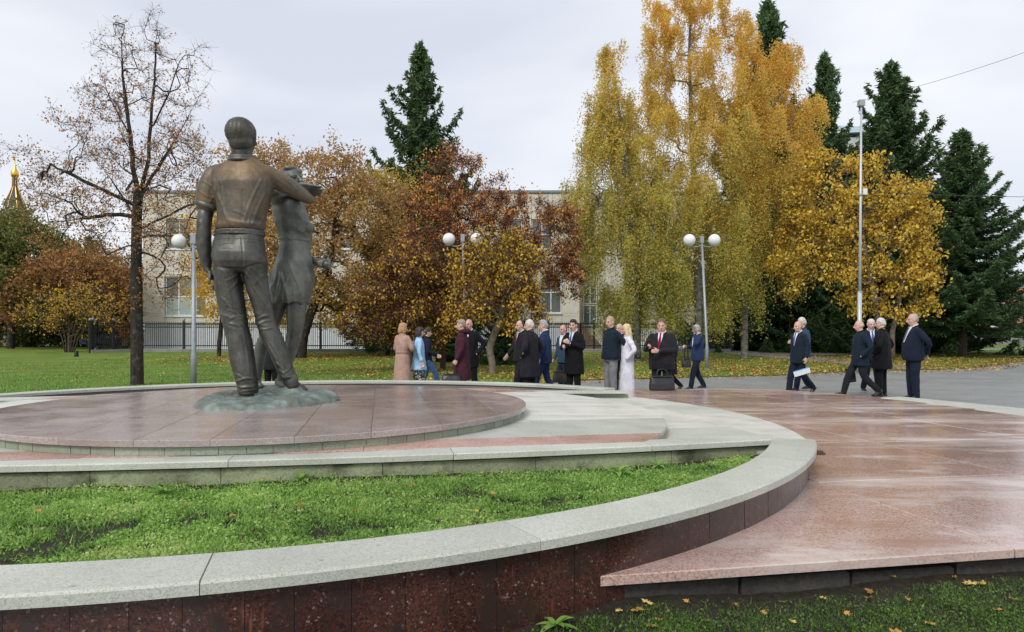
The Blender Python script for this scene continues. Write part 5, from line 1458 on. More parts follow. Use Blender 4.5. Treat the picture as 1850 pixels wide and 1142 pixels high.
mb = MB(); mb.tube([(x + .3 * dx, d, zy(529, d)), (x + .6 * dx, d, zy(400, d)), (x + dx, d, zy(190, d))], [.058, .048, .036], 14); mb.build('upper_shaft', M['poleg'], t, True)
MB().bbox(x + dx - .11, d - .1, zy(192, d), x + dx + .11, d + .1, zy(181, d), .012).build('lamp_box', plain('grey box', (.33, .34, .34), .6), t)
for py in (352, 527):
    MB().lathe([(.001, zy(py, d) - .03), (.085, zy(py, d) - .03), (.085, zy(py, d) + .03), (.001, zy(py, d) + .03)], (x + dx * .5, d, 0), 14).build('clamp_ring', M['steel'], t)
MB().bbox(x + dx * .5 + .1, d - .05, zy(352, d), x + dx * .5 + .26, d + .05, zy(341, d), .01).build('small_box', M['white'], t)
def wire(label, pts, r_, sag=0.0, d0=None):
    a, b = Vector(pts[0]), Vector(pts[1]); q = []
    for i in range(25):
        s = i / 24; p = a.lerp(b, s); p.z -= sag * 4 * s * (1 - s); q.append(p)
    mb = MB(); mb.tube(q, r_, 5)
    o = mb.build('overhead_wire', M['iron'], None, True); tag(o, label, 'wire', 'overhead wires')
    return o
wire('thin overhead wire climbing to the upper right corner of the sky', (P(1540, 185, 60), P(1940, 62, 46)), .014, .35)
wire('overhead cable crossing in front of the right spruces at half height', (P(1557, 345, 27), P(1960, 354, 36)), .012, .12)
wire('slack festoon wire hanging low under the yellow tree near the pole', (P(1370, 520, 36), P(1553, 568, 27.2)), .010, 1.0)
wire('second slack wire looping under the yellow tree', (P(1418, 525, 36), P(1457, 528, 36)), .012, .8)
wire('high thin wire at the far right edge above the spruce branch', (P(1800, 505, 60), P(1960, 478, 60)), .014, .2)
# parked vehicles glimpsed far away
def car(label, px, py, d, L, body, rz=0.0, van=False, name='parked_car'):
    z = ground(d)+.03; x = xx_(px, d)
    t = thing(name, label, 'van' if van else 'car', (x, d, z), None, rz)
    h = 1.9 if van else 1.42; w = .88
    prof = [(-L / 2, .35), (-L / 2, .75 if not van else .95), (-L / 2 + .15, .82 if not van else 1.1), (-L * .22, .92 if not van else 1.2), (-L * .08, h - .05), (0, h), (L * .26, h), (L * .40, (.98 if not van else h - .06)), (L / 2, .9 if not van else h - .3), (L / 2, .35)]
    V = [(a, s * w * (1 if c < 1.0 else .86), c) for s in (-1, 1) for a, c in prof]; n = len(prof)
    F = [tuple(range(n)), tuple(range(2 * n - 1, n - 1, -1))] + [(i, i + n, (i + 1) % n + n, (i + 1) % n) for i in range(n)]
    link('body', mesh('body', V, F), body, t, world=False)
    for s in (-1, 1):
        MB().add([(-L * .15, s * (w + .004), .98), (L * .36, s * (w + .004), .98), (L * .25, s * (w * .87 + .006), h - .12), (-L * .05, s * (w * .87 + .006), h - .12)], [(0, 1, 2, 3)] if s < 0 else [(3, 2, 1, 0)]).build('side_window', M['glass'], t, world=False)
        for a in (-L * .31, L * .3):
            mb = MB(); mb.tube([(a, s * (w - .16), .32), (a, s * (w + .02), .32)], .32, 14); mb.build('wheel', M['plastic'], t, world=False)
            mb = MB(); mb.tube([(a, s * (w + .021), .32), (a, s * (w + .03), .32)], .19, 10); mb.build('hubcap', M['steel'], t, world=False)
        MB().bbox(-L / 2 - .02, s * .72 - .14, .62, -L / 2 + .03, s * .72 + .14, .76, .01).build('headlight', M['globe'], t, world=False)
car('white van parked far off in front of the orange building', 1800, 588, 110, 4.9, M['white'], .1, True, 'parked_van')
car('dark car parked far off right of the white van', 1822, 588, 108, 4.4, plain('dark blue car paint', (.04, .055, .08), .25, .3), .05)
car('pale silver car parked far off at the right edge', 1846, 588, 112, 4.5, plain('silver car paint', (.5, .52, .55), .25, .4), 3.1)
car('dark blue car seen through the iron fence corner on the left', 203, 612, 60, 4.5, plain('navy car paint', (.03, .05, .11), .2, .3), .1)
p = gp(138, 645)
t = thing('tree_stump', 'small dark stump post standing alone on the left lawn', 'stump', (p[0], p[1], ground(p[1])))
mb = MB(); mb.lathe([(.13, -.03), (.12, .1), (.105, .28), (.09, .33), (.001, .33)], (0, 0, 0), 12); mb.build('stump_body', M['iron'], t, True, world=False)
mb = MB(); mb.lathe([(.11, .331), (.11, .35), (.001, .36)], (0, 0, 0), 12); mb.build('stump_top', M['iron'], t, True, world=False)
# ------------------------------------------------------------------ leaves, grass, trees
def leaf_mat(name, stops, trans=.35, rough=.55, big=True):
    n = N(name)
    c = n.ramp(n.attr('tint'), stops)
    v = n.ramp(n.noise(.6, 3), [(.3, .82), (.7, 1.12)])
    c = n.mix(1.0, c, v, 'MULTIPLY')
    n.out(c, rough, spec=.3)
    t = n.t.nodes.new('ShaderNodeBsdfTranslucent'); n.lk(c, t.inputs['Color'])
    m = n.t.nodes.new('ShaderNodeMixShader'); m.inputs[0].default_value = trans
    n.lk(n.b.outputs[0], m.inputs[1]); n.lk(t.outputs[0], m.inputs[2]); n.lk(m.outputs[0], n.o.inputs['Surface'])
    return n.m
def rand_dirs(n, nr, up=0.0):
    d = nr.normal(size=(n, 3)); d[:, 2] += up
    return d / np.linalg.norm(d, axis=1, keepdims=True)
def diamonds(C, ax, nm, L, Wd, fold=.25):
    """leaf = 4-point blade folded along its midrib"""
    n = len(C)
    sd = np.cross(ax, nm); sd /= np.linalg.norm(sd, axis=1, keepdims=True) + 1e-9
    up = np.cross(sd, ax)
    L = np.broadcast_to(L, (n,))[:, None]; Wd = np.broadcast_to(Wd, (n,))[:, None]
    V = np.empty((n, 4, 3))
    V[:, 0] = C - ax * L * .5
    V[:, 1] = C + sd * Wd * .5 + up * Wd * fold - ax * L * .05
    V[:, 2] = C + ax * L * .5
    V[:, 3] = C - sd * Wd * .5 + up * Wd * fold - ax * L * .05
    F = np.arange(n * 4).reshape(n, 4)
    return V.reshape(-1, 3), F
def tri_mesh(name, C, ax, nm, L, Wd, tint):
    """small leaf or needle tuft as one pointed triangle"""
    n = len(C)
    sd = np.cross(ax, nm); sd /= np.linalg.norm(sd, axis=1, keepdims=True) + 1e-9
    L = np.broadcast_to(L, (n,))[:, None]; Wd = np.broadcast_to(Wd, (n,))[:, None]
    V = np.empty((n, 3, 3))
    V[:, 0] = C - ax * L * .4 + sd * Wd * .75; V[:, 1] = C + ax * L * .6; V[:, 2] = C - ax * L * .4 - sd * Wd * .75
    return npmesh(name, V.reshape(-1, 3), np.arange(n * 3).reshape(n, 3), tint)
def leaf_mesh(name, C, ax, nm, L, Wd, tint, fold=.25):
    V, F = diamonds(C, ax, nm, L, Wd, fold)
    return npmesh(name, V, F, tint)
def blades(name, B, h, wd, lean, nr, tint):
    n = len(B)
    a = nr.uniform(0, 2 * np.pi, n); d = np.stack([np.cos(a), np.sin(a), np.zeros(n)], 1)
    s = np.stack([-np.sin(a), np.cos(a), np.zeros(n)], 1)
    h = np.broadcast_to(h, (n,))[:, None]; lean = np.broadcast_to(lean, (n,))[:, None]
    z = np.array([0, 0, 1.0])
    V = np.empty((n, 3, 3))
    V[:, 0] = B - s * wd * .7
    V[:, 1] = B + s * wd * .7
    V[:, 2] = B + z * h * .95 + d * lean * h
    return npmesh(name, V.reshape(-1, 3), np.arange(n * 3).reshape(n, 3), tint)

def seg_tubes(P0, P1, r0, r1, n=5):
    """one frustum per branch segment"""
    m = len(P0)
    t = P1 - P0; t /= np.linalg.norm(t, axis=1, keepdims=True) + 1e-9
    ref = np.where(np.abs(t[:, 2:3]) < .9, np.array([[0, 0, 1.0]]), np.array([[1.0, 0, 0]]))
    a = np.cross(t, ref); a /= np.linalg.norm(a, axis=1, keepdims=True); b = np.cross(t, a)
    V = np.empty((m, 2, n, 3))
    for k in range(n):
        an = 2 * np.pi * k / n
        o = a * np.cos(an) + b * np.sin(an)
        V[:, 0, k] = P0 + o * r0[:, None]; V[:, 1, k] = P1 + o * r1[:, None]
    V = V.reshape(-1, 3)
    base = (np.arange(m) * 2 * n)[:, None]
    F = np.concatenate([base + np.array([[k, (k + 1) % n, n + (k + 1) % n, n + k]]) for k in range(n)], 0)
    return V, F
def joinVF(parts):
    Vs = []; Fs = []; o = 0
    for V, F in parts:
        Vs.append(V); Fs.append(F + o); o += len(V)
    return np.concatenate(Vs), np.concatenate(Fs)

def skeleton(rng, trunk, tips, seg=.4, upbias=.6, rtip=.008, expo=.42, rbase=.16, wiggle=.12, sag=0.0, leaders=()):
    """grows branches from a trunk polyline to every tip point; returns nodes, parents, radii and the tip node ids"""
    nodes = []; par = []
    for i, p in enumerate(trunk):
        if i:
            a = np.array(trunk[i - 1]); b = np.array(p); k = max(1, int(np.linalg.norm(b - a) / seg))
            for j in range(1, k + 1):
                nodes.append(a + (b - a) * j / k); par.append(len(nodes) - 2)
        else:
            nodes.append(np.array(p, float)); par.append(-1)
    ntr = len(nodes)
    for ld in leaders:
        ld = [np.array(p, float) for p in ld]
        NA_ = np.array(nodes); prev = int(np.argmin(np.linalg.norm(NA_ - ld[0], axis=1)))
        for i in range(len(ld) - 1):
            p0 = ld[max(0, i - 1)]; p1 = ld[i]; p2 = ld[i + 1]; p3 = ld[min(len(ld) - 1, i + 2)]
            k = max(1, int(np.linalg.norm(p2 - p1) / seg))
            for j in range(1, k + 1):
                t = j / k
                q = .5 * ((2 * p1) + (-p0 + p2) * t + (2 * p0 - 5 * p1 + 4 * p2 - p3) * t * t + (-p0 + 3 * p1 - 3 * p2 + p3) * t ** 3)
                q = q + np.array([rng.gauss(0, .05) for _ in range(3)]) * seg
                nodes.append(q); par.append(prev); prev = len(nodes) - 1
    tr = np.array(nodes)
    tips = np.array(tips)
    dist = np.min(np.linalg.norm(tips[:, None] - tr[None], axis=2), axis=1)
    order = np.argsort(dist)
    NA = np.array(nodes); first = max(1, int(ntr * .22))
    ends = []
    for ti in order:
        t = tips[ti]
        v = t - NA
        d = np.linalg.norm(v, axis=1)
        cost = d + upbias * np.maximum(0, NA[:, 2] - t[2] + .25 * d)
        cost[:first] += 50
        k = int(np.argmin(cost)); s = NA[k]
        pd = NA[k] - NA[par[k]] if par[k] >= 0 else np.array([0, 0, 1.0])
        pd = pd / (np.linalg.norm(pd) + 1e-9)
        D = np.linalg.norm(t - s); m = max(1, int(round(D / seg)))
        c = s + pd * D * .35 + np.array([0, 0, .08 * D])
        prev = k
        new = []
        for j in range(1, m + 1):
            u = j / m
            q = (1 - u) ** 2 * s + 2 * u * (1 - u) * c + u * u * t
            if j < m: q = q + np.array([rng.gauss(0, wiggle), rng.gauss(0, wiggle), rng.gauss(0, wiggle) - sag * u]) * seg
            nodes.append(q); par.append(prev); prev = len(nodes) - 1; new.append(q)
        ends.append(prev)
        NA = np.vstack([NA, new])
    par = np.array(par); n = len(par)
    cnt = np.zeros(n)
    for e in ends: cnt[e] += 1
    if len(leaders):
        kids = np.zeros(n); np.add.at(kids, par[1:], 1)
        cnt[(kids == 0) & (cnt == 0)] = 1
    for i in range(n - 1, 0, -1): cnt[par[i]] += cnt[i]
    # children always have larger ids than parents
    r = rtip * np.maximum(1, cnt) ** expo
    r = r * (rbase / max(r[0], 1e-6)) ** np.clip((np.log(np.maximum(1, cnt)) / math.log(max(2, cnt[0]))), 0, 1)
    h = np.linspace(0, 1, ntr)
    return NA, par, r, np.array(ends), cnt, ntr
def wood(name, NA, par, r, m, parent, thick=.03):
    i = np.arange(1, len(par)); p = par[1:]
    big = r[i] > thick
    parts = []
    for msk, n in ((big, 8), (~big, 3)):
        if msk.any():
            a = i[msk]; b = p[msk]
            rr0 = np.minimum(r[b], r[a] * 1.35)
            d = NA[a] - NA[b]
            parts.append(seg_tubes(NA[b] - d * .04, NA[a] + d * .04, rr0, r[a], n))
    V, F = joinVF(parts)
    return link(name, npmesh(name, V, F, smooth=True), m, parent)
def in_blobs(rng, blobs, n, d, shell=.5):
    """random points in crown lumps given as pixel ellipses (px,py,rx,ry,weight) at distance d"""
    ws = [b[2] * b[3] * (b[4] if len(b) > 4 else 1) for b in blobs]
    out_ = []
    for _ in range(n):
        b = rng.choices(blobs, ws)[0]
        while True:
            x, y, z = (rng.uniform(-1, 1) for _ in range(3))
            q = x * x + y * y + z * z
            if q < 1 and q > rng.random() * shell: break
        if rng.random() < .16:
            g_ = rng.uniform(1.1, 1.38) / math.sqrt(max(q, .25)); x *= g_; y *= g_; z *= g_
        k = d / FPX
        c = P(b[0], b[1], d)
        dp = (b[5] if len(b) > 5 else min(b[2], b[3] * 1.3)) * k
        out_.append((c.x + x * b[2] * k, c.y + z * dp, c.z + y * b[3] * k))
    return out_
def pts_near(nr, NA, ids, per, spread):
    c = NA[np.repeat(ids, per)]
    return c + nr.normal(0, 1, c.shape) * spread

BARK = {}
def bark(name, c0, c1, sc=(9, 9, 2.5), lich=None):
    n = N(name)
    v = n.mapv(sc)
    c = n.ramp(n.noise(2.2, 7, .65, vec=v), [(.3, c0), (.65, c1)])
    if lich: c = n.mix(n.ramp(n.noise(6, 5), [(.56, 0.0), (.68, .7)]), c, lich)
    n.bump(n.noise(3.5, 6, .7, vec=v), .8, .03)
    return n.out(c, .9, spec=.2)
BARK['dark'] = bark('dark bark', (.016, .013, .011), (.06, .05, .042), lich=(.10, .10, .085))
BARK['brown'] = bark('brown bark', (.04, .028, .02), (.12, .09, .065))
BARK['grey'] = bark('grey brown bark', (.10, .08, .06), (.26, .22, .17), lich=(.07, .05, .035))
BARK['birch'] = bark('birch bark', (.30, .27, .22), (.62, .60, .55), (2, 2, 16), lich=(.05, .045, .04))
BARK['birch2'] = bark('old birch bark', (.05, .045, .04), (.30, .28, .25), (2, 2, 12), lich=(.05, .045, .04))
BARK['twig'] = plain('purple brown twigs', (.070, .034, .030), .8, var=.3)
BARK['btwig'] = plain('brown twigs', (.075, .052, .040), .8, var=.3)
LM = {}
LM['rust'] = leaf_mat('rusty leaves', [(0, (.19, .09, .035)), (.4, (.38, .185, .065)), (.8, (.52, .28, .095)), (1, (.60, .38, .14))])
LM['maple'] = leaf_mat('brown maple leaves', [(0, (.22, .115, .05)), (.35, (.45, .255, .105)), (.6, (.58, .37, .155)), (.76, (.60, .46, .11)), (1, (.44, .43, .08))])
LM['yellow'] = leaf_mat('yellow leaves', [(0, (.34, .17, .03)), (.2, (.64, .40, .05)), (.6, (.80, .59, .08)), (1, (.86, .71, .20))], .35)
LM['ygreen'] = leaf_mat('yellow green leaves', [(0, (.38, .19, .035)), (.3, (.70, .40, .04)), (.7, (.80, .55, .07)), (1, (.46, .46, .07))], .4)
LM['orange'] = leaf_mat('orange leaves', [(0, (.26, .075, .03)), (.4, (.62, .25, .06)), (.8, (.78, .40, .09)), (1, (.82, .54, .17))])
LM['plum'] = leaf_mat('dark plum fruit and leaves', [(0, (.05, .022, .020)), (.6, (.125, .052, .040)), (1, (.25, .10, .055))], .15)
LM['birch'] = leaf_mat('birch leaves', [(0, (.30, .35, .09)), (.25, (.48, .47, .12)), (.5, (.72, .60, .15)), (.75, (.82, .59, .13)), (1, (.82, .49, .10))], .5)
LM['green'] = leaf_mat('dull green leaves', [(0, (.055, .070, .022)), (.5, (.13, .155, .042)), (.8, (.24, .23, .055)), (1, (.40, .30, .07))])
LM['needle'] = leaf_mat('spruce needles', [(0, (.022, .052, .022)), (.5, (.055, .110, .040)), (.9, (.10, .17, .060)), (1, (.15, .22, .08))], .2)
LM['grass'] = leaf_mat('fresh green ground cover', [(0, (.08, .17, .035)), (.4, (.24, .44, .085)), (.8, (.42, .62, .15)), (1, (.60, .68, .28))], .4)
LM['dimgrass'] = leaf_mat('thin dark grass', [(0, (.06, .105, .025)), (.5, (.15, .27, .05)), (.85, (.27, .38, .10)), (1, (.42, .40, .18))], .35)
LM['fallen'] = leaf_mat('fallen leaves', [(0, (.14, .060, .022)), (.35, (.36, .18, .05)), (.7, (.58, .34, .07)), (1, (.66, .47, .16))], .1)

def leafy(name, C, nr, L, Wd, tint, m, parent, droop=0.0, kind='stuff', up=.0, tri=False):
    ax = rand_dirs(len(C), nr, -droop); nm = rand_dirs(len(C), nr, .8 + up)
    Ls = L * nr.uniform(.7, 1.3, len(C))
    o = link(name, (tri_mesh if tri else leaf_mesh)(name, C, ax, nm, Ls, Ls * Wd / L, tint), m, parent)
    if kind: o['kind'] = kind
    return o

# ---- 1. tall half bare lime in front of the left lawn
def tree_lime():
    rg = random.Random(11); q = np.random.default_rng(11); d = 20.3
    t = thing('lime_tree', 'tall half bare tree with dark trunk and sparse rusty leaves left of the statue', 'tree', (P(248, 690, d).x, d, ground(d)))
    g = ground(d)
    b = P(248, 700, d); b.z = g - .05
    tr = [b, P(247, 600, d), P(246, 500, d), P(247, 400, d), P(250, 345, d)]
    tips = in_blobs(rg, [(225, 120, 62, 85, 1.2), (290, 110, 70, 85, 1.2), (250, 230, 125, 90, 1.5), (180, 330, 130, 70, 1.6), (330, 310, 80, 85, 1.5), (130, 375, 85, 45, 1.5), (90, 340, 60, 40, .7),
                          (190, 430, 110, 45, 1.3), (340, 420, 80, 75, 1.5), (290, 490, 55, 60, .8), (250, 75, 45, 50, 1.0)], 560, d, .35)
    lead = []
    for n_, (dz_, pts) in enumerate([(.3, [(250, 350), (241, 300), (234, 230), (224, 150), (219, 55)]), (-.3, [(252, 350), (266, 300), (272, 230), (279, 130), (284, 40)]), (.6, [(253, 352), (284, 305), (318, 250), (352, 190), (378, 150)]),
                (-.8, [(248, 372), (205, 352), (150, 325), (90, 296), (42, 272)]), (.9, [(249, 392), (205, 388), (150, 395), (92, 402)]), (1.0, [(250, 415), (292, 395), (340, 372), (385, 360)]), (-.9, [(248, 440), (210, 452), (165, 478), (130, 490)]),
                (-1.4, [(249, 380), (262, 345), (300, 330), (350, 290)]), (1.4, [(247, 400), (215, 345), (170, 280), (140, 215)]), (1.2, [(250, 455), (290, 470), (320, 520)]), (-1.3, [(251, 430), (300, 425), (345, 440), (375, 480)]), (0.4, [(235, 245), (205, 190), (180, 130)]), (-.5, [(272, 235), (300, 180), (325, 110)])]):
        lead.append([tuple(P(a_, c_, d + dz_ * i / (len(pts) - 1) * 1.2)) for i, (a_, c_) in enumerate(pts)])
    NA, par, r, ends, cnt, ntr = skeleton(rg, [tuple(p) for p in tr], tips, seg=.22, upbias=.25, rtip=.0055, expo=.5, rbase=.17, wiggle=.07, leaders=lead)
    r[:ntr] = np.linspace(.185, .135, ntr)
    # fine side twigs
    tw0 = []; tw1 = []
    ids = np.where(cnt <= 3)[0]; ids = ids[ids > ntr]
    ids = q.choice(ids, 5200)
    dirs = rand_dirs(len(ids), q, .25); L = q.uniform(.12, .42, len(ids))
    NA2 = NA[ids] + dirs * L[:, None]
    o = wood('trunk', NA, par, r, BARK['dark'], t, .02)
    V, F = seg_tubes(NA[ids], NA2, np.full(len(ids), .0042), np.full(len(ids), .0022), 3)
    tg = link('twigs', npmesh('twigs', V, F), BARK['btwig'], t); tg['kind'] = 'stuff'
    # leaves: denser low down
    zt = NA2[:, 2]
    pr = np.interp(zt, [3, 6, 9.5], [1.0, .85, .16])
    sel = np.where(q.random(len(ids)) < pr)[0]
    C = NA2[np.repeat(sel, 4)] + q.normal(0, .06, (len(sel) * 4, 3))
    leafy('crown', C, q, .060, .044, .25 + .75 * q.random(len(C)), LM['rust'], t, droop=.4)
tree_lime()

def crown_tree(name, label, seed, d, base_px, trunk_px, blobs, ntips, per, L, Wd, leaf, bk, spread=.25, rbase=.14, seg=.35, tintf=None, upb=.5, rtip=.006, twigm=None, nleaf2=None, droop=.2, group=None, cat='tree', stems=None, twigs=0, rk=None):
    rg = random.Random(seed); q = np.random.default_rng(seed)
    g = ground(d); b = P(base_px[0], base_px[1], d); b.z = g - .05
    t = thing(name, label, cat, (b.x, d, g), group)
    tr = [tuple(b)] + [tuple(P(x, y, d)) for x, y in trunk_px]
    tips = in_blobs(rg, blobs, ntips, d)
    NA, par, r, ends, cnt, ntr = skeleton(rg, tr, tips, seg=seg, upbias=upb, rtip=rtip, rbase=rbase)
    r[:ntr] = np.maximum(r[:ntr], np.linspace(rbase, rbase * .55, ntr))
    wood('trunk', NA, par, r, bk, t)
    if stems:
        for st in stems:
            pts = [P(x, y, d + dd) for x, y, dd in st[0]]; pts[0].z = ground(d + st[0][0][2]) - .05
            mb = MB(); mb.tube(pts, st[1], 9); mb.build('stem', bk, t, True)
    ids = np.where(cnt <= 2)[0]; ids = ids[ids > ntr]
    if twigs:
        ii = q.choice(ids, twigs); D = rand_dirs(twigs, q, .1) * q.uniform(.15, .5, (twigs, 1))
        V, F = seg_tubes(NA[ii], NA[ii] + D, np.full(twigs, .006), np.full(twigs, .003), 3)
        o = link('twigs', npmesh('twigs', V, F), twigm or BARK['twig'], t); o['kind'] = 'stuff'
    n = per
    cen = NA[q.choice(ids, n)]
    # leaves gather in tufts
    tuft = cen + q.normal(0, spread, (n, 3))
    C = np.repeat(tuft, 4, 0) + q.normal(0, L * 1.1, (n * 4, 3))
    tint = np.repeat(q.random(n), 4) * .7 + q.random(n * 4) * .3
    if tintf is not None: tint = tintf(C, tint, q)
    leafy('crown', C, q, L, Wd, tint, leaf, t, droop, tri=(L >= .19))
    if nleaf2:
        k, m2, L2, sp = nleaf2
        C2 = np.repeat(NA[q.choice(ids, k)], 4, 0) + q.normal(0, sp, (k * 4, 3))
        leafy('berries', C2, q, L2, L2 * .8, q.random(len(C2)), m2, t, 0, tri=True)
    return t

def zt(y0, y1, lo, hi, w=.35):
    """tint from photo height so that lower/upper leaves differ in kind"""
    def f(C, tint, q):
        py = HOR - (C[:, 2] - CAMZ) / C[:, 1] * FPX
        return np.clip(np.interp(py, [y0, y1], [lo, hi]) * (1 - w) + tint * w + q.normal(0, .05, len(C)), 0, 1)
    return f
# ---- 2. brown maples behind the couple
crown_tree('maple_tree', 'broad brown and rust leaved tree with forked dark trunk behind the bronze woman', 21, 39, (545, 648), [(548, 610), (560, 570), (580, 520), (600, 450), (610, 380)],
    [(520, 330, 75, 55), (600, 330, 70, 60), (660, 400, 75, 80), (560, 430, 110, 90, 1.1), (700, 460, 70, 70), (620, 520, 95, 50, .8), (500, 500, 70, 60, .8), (500, 400, 60, 80), (455, 340, 50, 60, .8), (590, 285, 30, 30, .4), (430, 300, 30, 35, .3)],
    700, 10500, .15, .10, LM['maple'], BARK['dark'], .22, .26, .45, zt(300, 600, .38, .60, .75), stems=[([(538, 648, .3), (530, 610, .3), (520, 560, .3), (505, 480, .4)], [.24, .19, .15, .08])], twigs=1500)
crown_tree('maple_tree', 'yellow green tree hanging low to the fence behind the legs of the bronze man', 22, 41, (395, 640), [(398, 600), (405, 540), (410, 480)],
    [(400, 520, 52, 55), (440, 470, 55, 60), (395, 440, 40, 50), (560, 560, 60, 35, .8), (430, 400, 50, 60, .7)],
    200, 3600, .15, .10, LM['ygreen'], BARK['dark'], .30, .13, .45, zt(380, 580, .15, .7, .6))
crown_tree('maple_tree', 'yellow green topped tree rising between the brown tree and the spruce', 23, 43, (700, 645), [(700, 600), (702, 500), (700, 400)],
    [(690, 350, 60, 40), (740, 380, 50, 50), (715, 440, 50, 60), (745, 320, 25, 25, .6)],
    190, 3300, .15, .10, LM['maple'], BARK['dark'], .28, .13, .45, zt(300, 480, .95, .62, .4))
# ---- 3. crab apples in front of the building
crown_tree('crab_apple_tree', 'dark plum coloured tree with orange leaves reaching high beside the spruce', 31, 29, (800, 660), [(800, 620), (802, 540), (806, 460), (810, 400)],
    [(810, 310, 45, 45, .9), (800, 370, 60, 55), (860, 390, 75, 50, 1.1), (940, 400, 75, 45, 1.1), (1000, 430, 48, 55, 1.1), (970, 480, 70, 60, 1.1), (800, 460, 95, 60), (740, 520, 65, 60), (880, 470, 70, 70), (1025, 500, 32, 45, .9), (730, 575, 60, 40, .7), (880, 320, 30, 20, .3)],
    800, 3300, .115, .07, LM['orange'], BARK['twig'], .15, .12, .28, None, nleaf2=(8000, LM['plum'], .055, .13), twigs=8000, rtip=.006, droop=.7)
crown_tree('crab_apple_tree', 'small yellow leaved tree with leaning grey trunk between the woman in maroon and the men', 32, 26, (890, 674), [(889, 655), (884, 630), (892, 605), (905, 575), (910, 540)],
    [(905, 460, 42, 45), (870, 480, 45, 50), (930, 490, 40, 50), (900, 540, 65, 45, 1.1), (850, 545, 45, 40), (950, 545, 30, 35, .8), (830, 580, 30, 22, .7)],
    300, 1350, .115, .08, LM['ygreen'], BARK['grey'], .12, .13, .25, zt(430, 600, .95, .45, .65), nleaf2=(3200, LM['plum'], .05, .13), twigs=2600, droop=.9)
crown_tree('crab_apple_tree', 'low drooping yellow and orange tree behind the woman in the tan coat', 33, 27.5, (742, 668), [(742, 640), (745, 600), (748, 560)],
    [(720, 510, 45, 40), (760, 500, 50, 45), (700, 560, 50, 38), (670, 585, 40, 28), (770, 560, 55, 45), (740, 600, 60, 25, .8), (815, 575, 35, 35, .7)],
    330, 1350, .11, .075, LM['ygreen'], BARK['twig'], .13, .09, .25, zt(480, 620, .35, .65, .75), nleaf2=(6500, LM['plum'], .055, .14), twigs=4500, droop=.9)
# ---- 4. big yellow tree at the right
crown_tree('bird_cherry_tree', 'round golden yellow tree with twin pale trunks behind the tall pole', 41, 37, (1592, 648), [(1590, 600), (1580, 540), (1565, 470), (1555, 400)],
    [(1490, 300, 35, 22, .8), (1545, 312, 45, 25, .8), (1480, 355, 50, 32), (1545, 372, 50, 34), (1612, 365, 48, 36), (1655, 395, 32, 28), (1448, 410, 42, 32), (1515, 425, 50, 32), (1590, 430, 55, 34), (1655, 445, 38, 30), (1432, 475, 38, 30), (1490, 488, 48, 28), (1560, 492, 48, 30), (1630, 505, 48, 30), (1672, 500, 26, 26, .8), (1612, 558, 48, 22, .9), (1555, 545, 40, 18, .6), (1440, 525, 28, 16, .5), (1668, 548, 26, 16, .6)],
    820, 4700, .17, .115, LM['yellow'], BARK['grey'], .12, .17, .4, None, stems=[([(1612, 648, .2), (1612, 600, .2), (1622, 560, .2), (1632, 500, .2)], [.15, .13, .11, .06])], nleaf2=(1500, LM['plum'], .09, .3), twigs=4500, droop=.9)

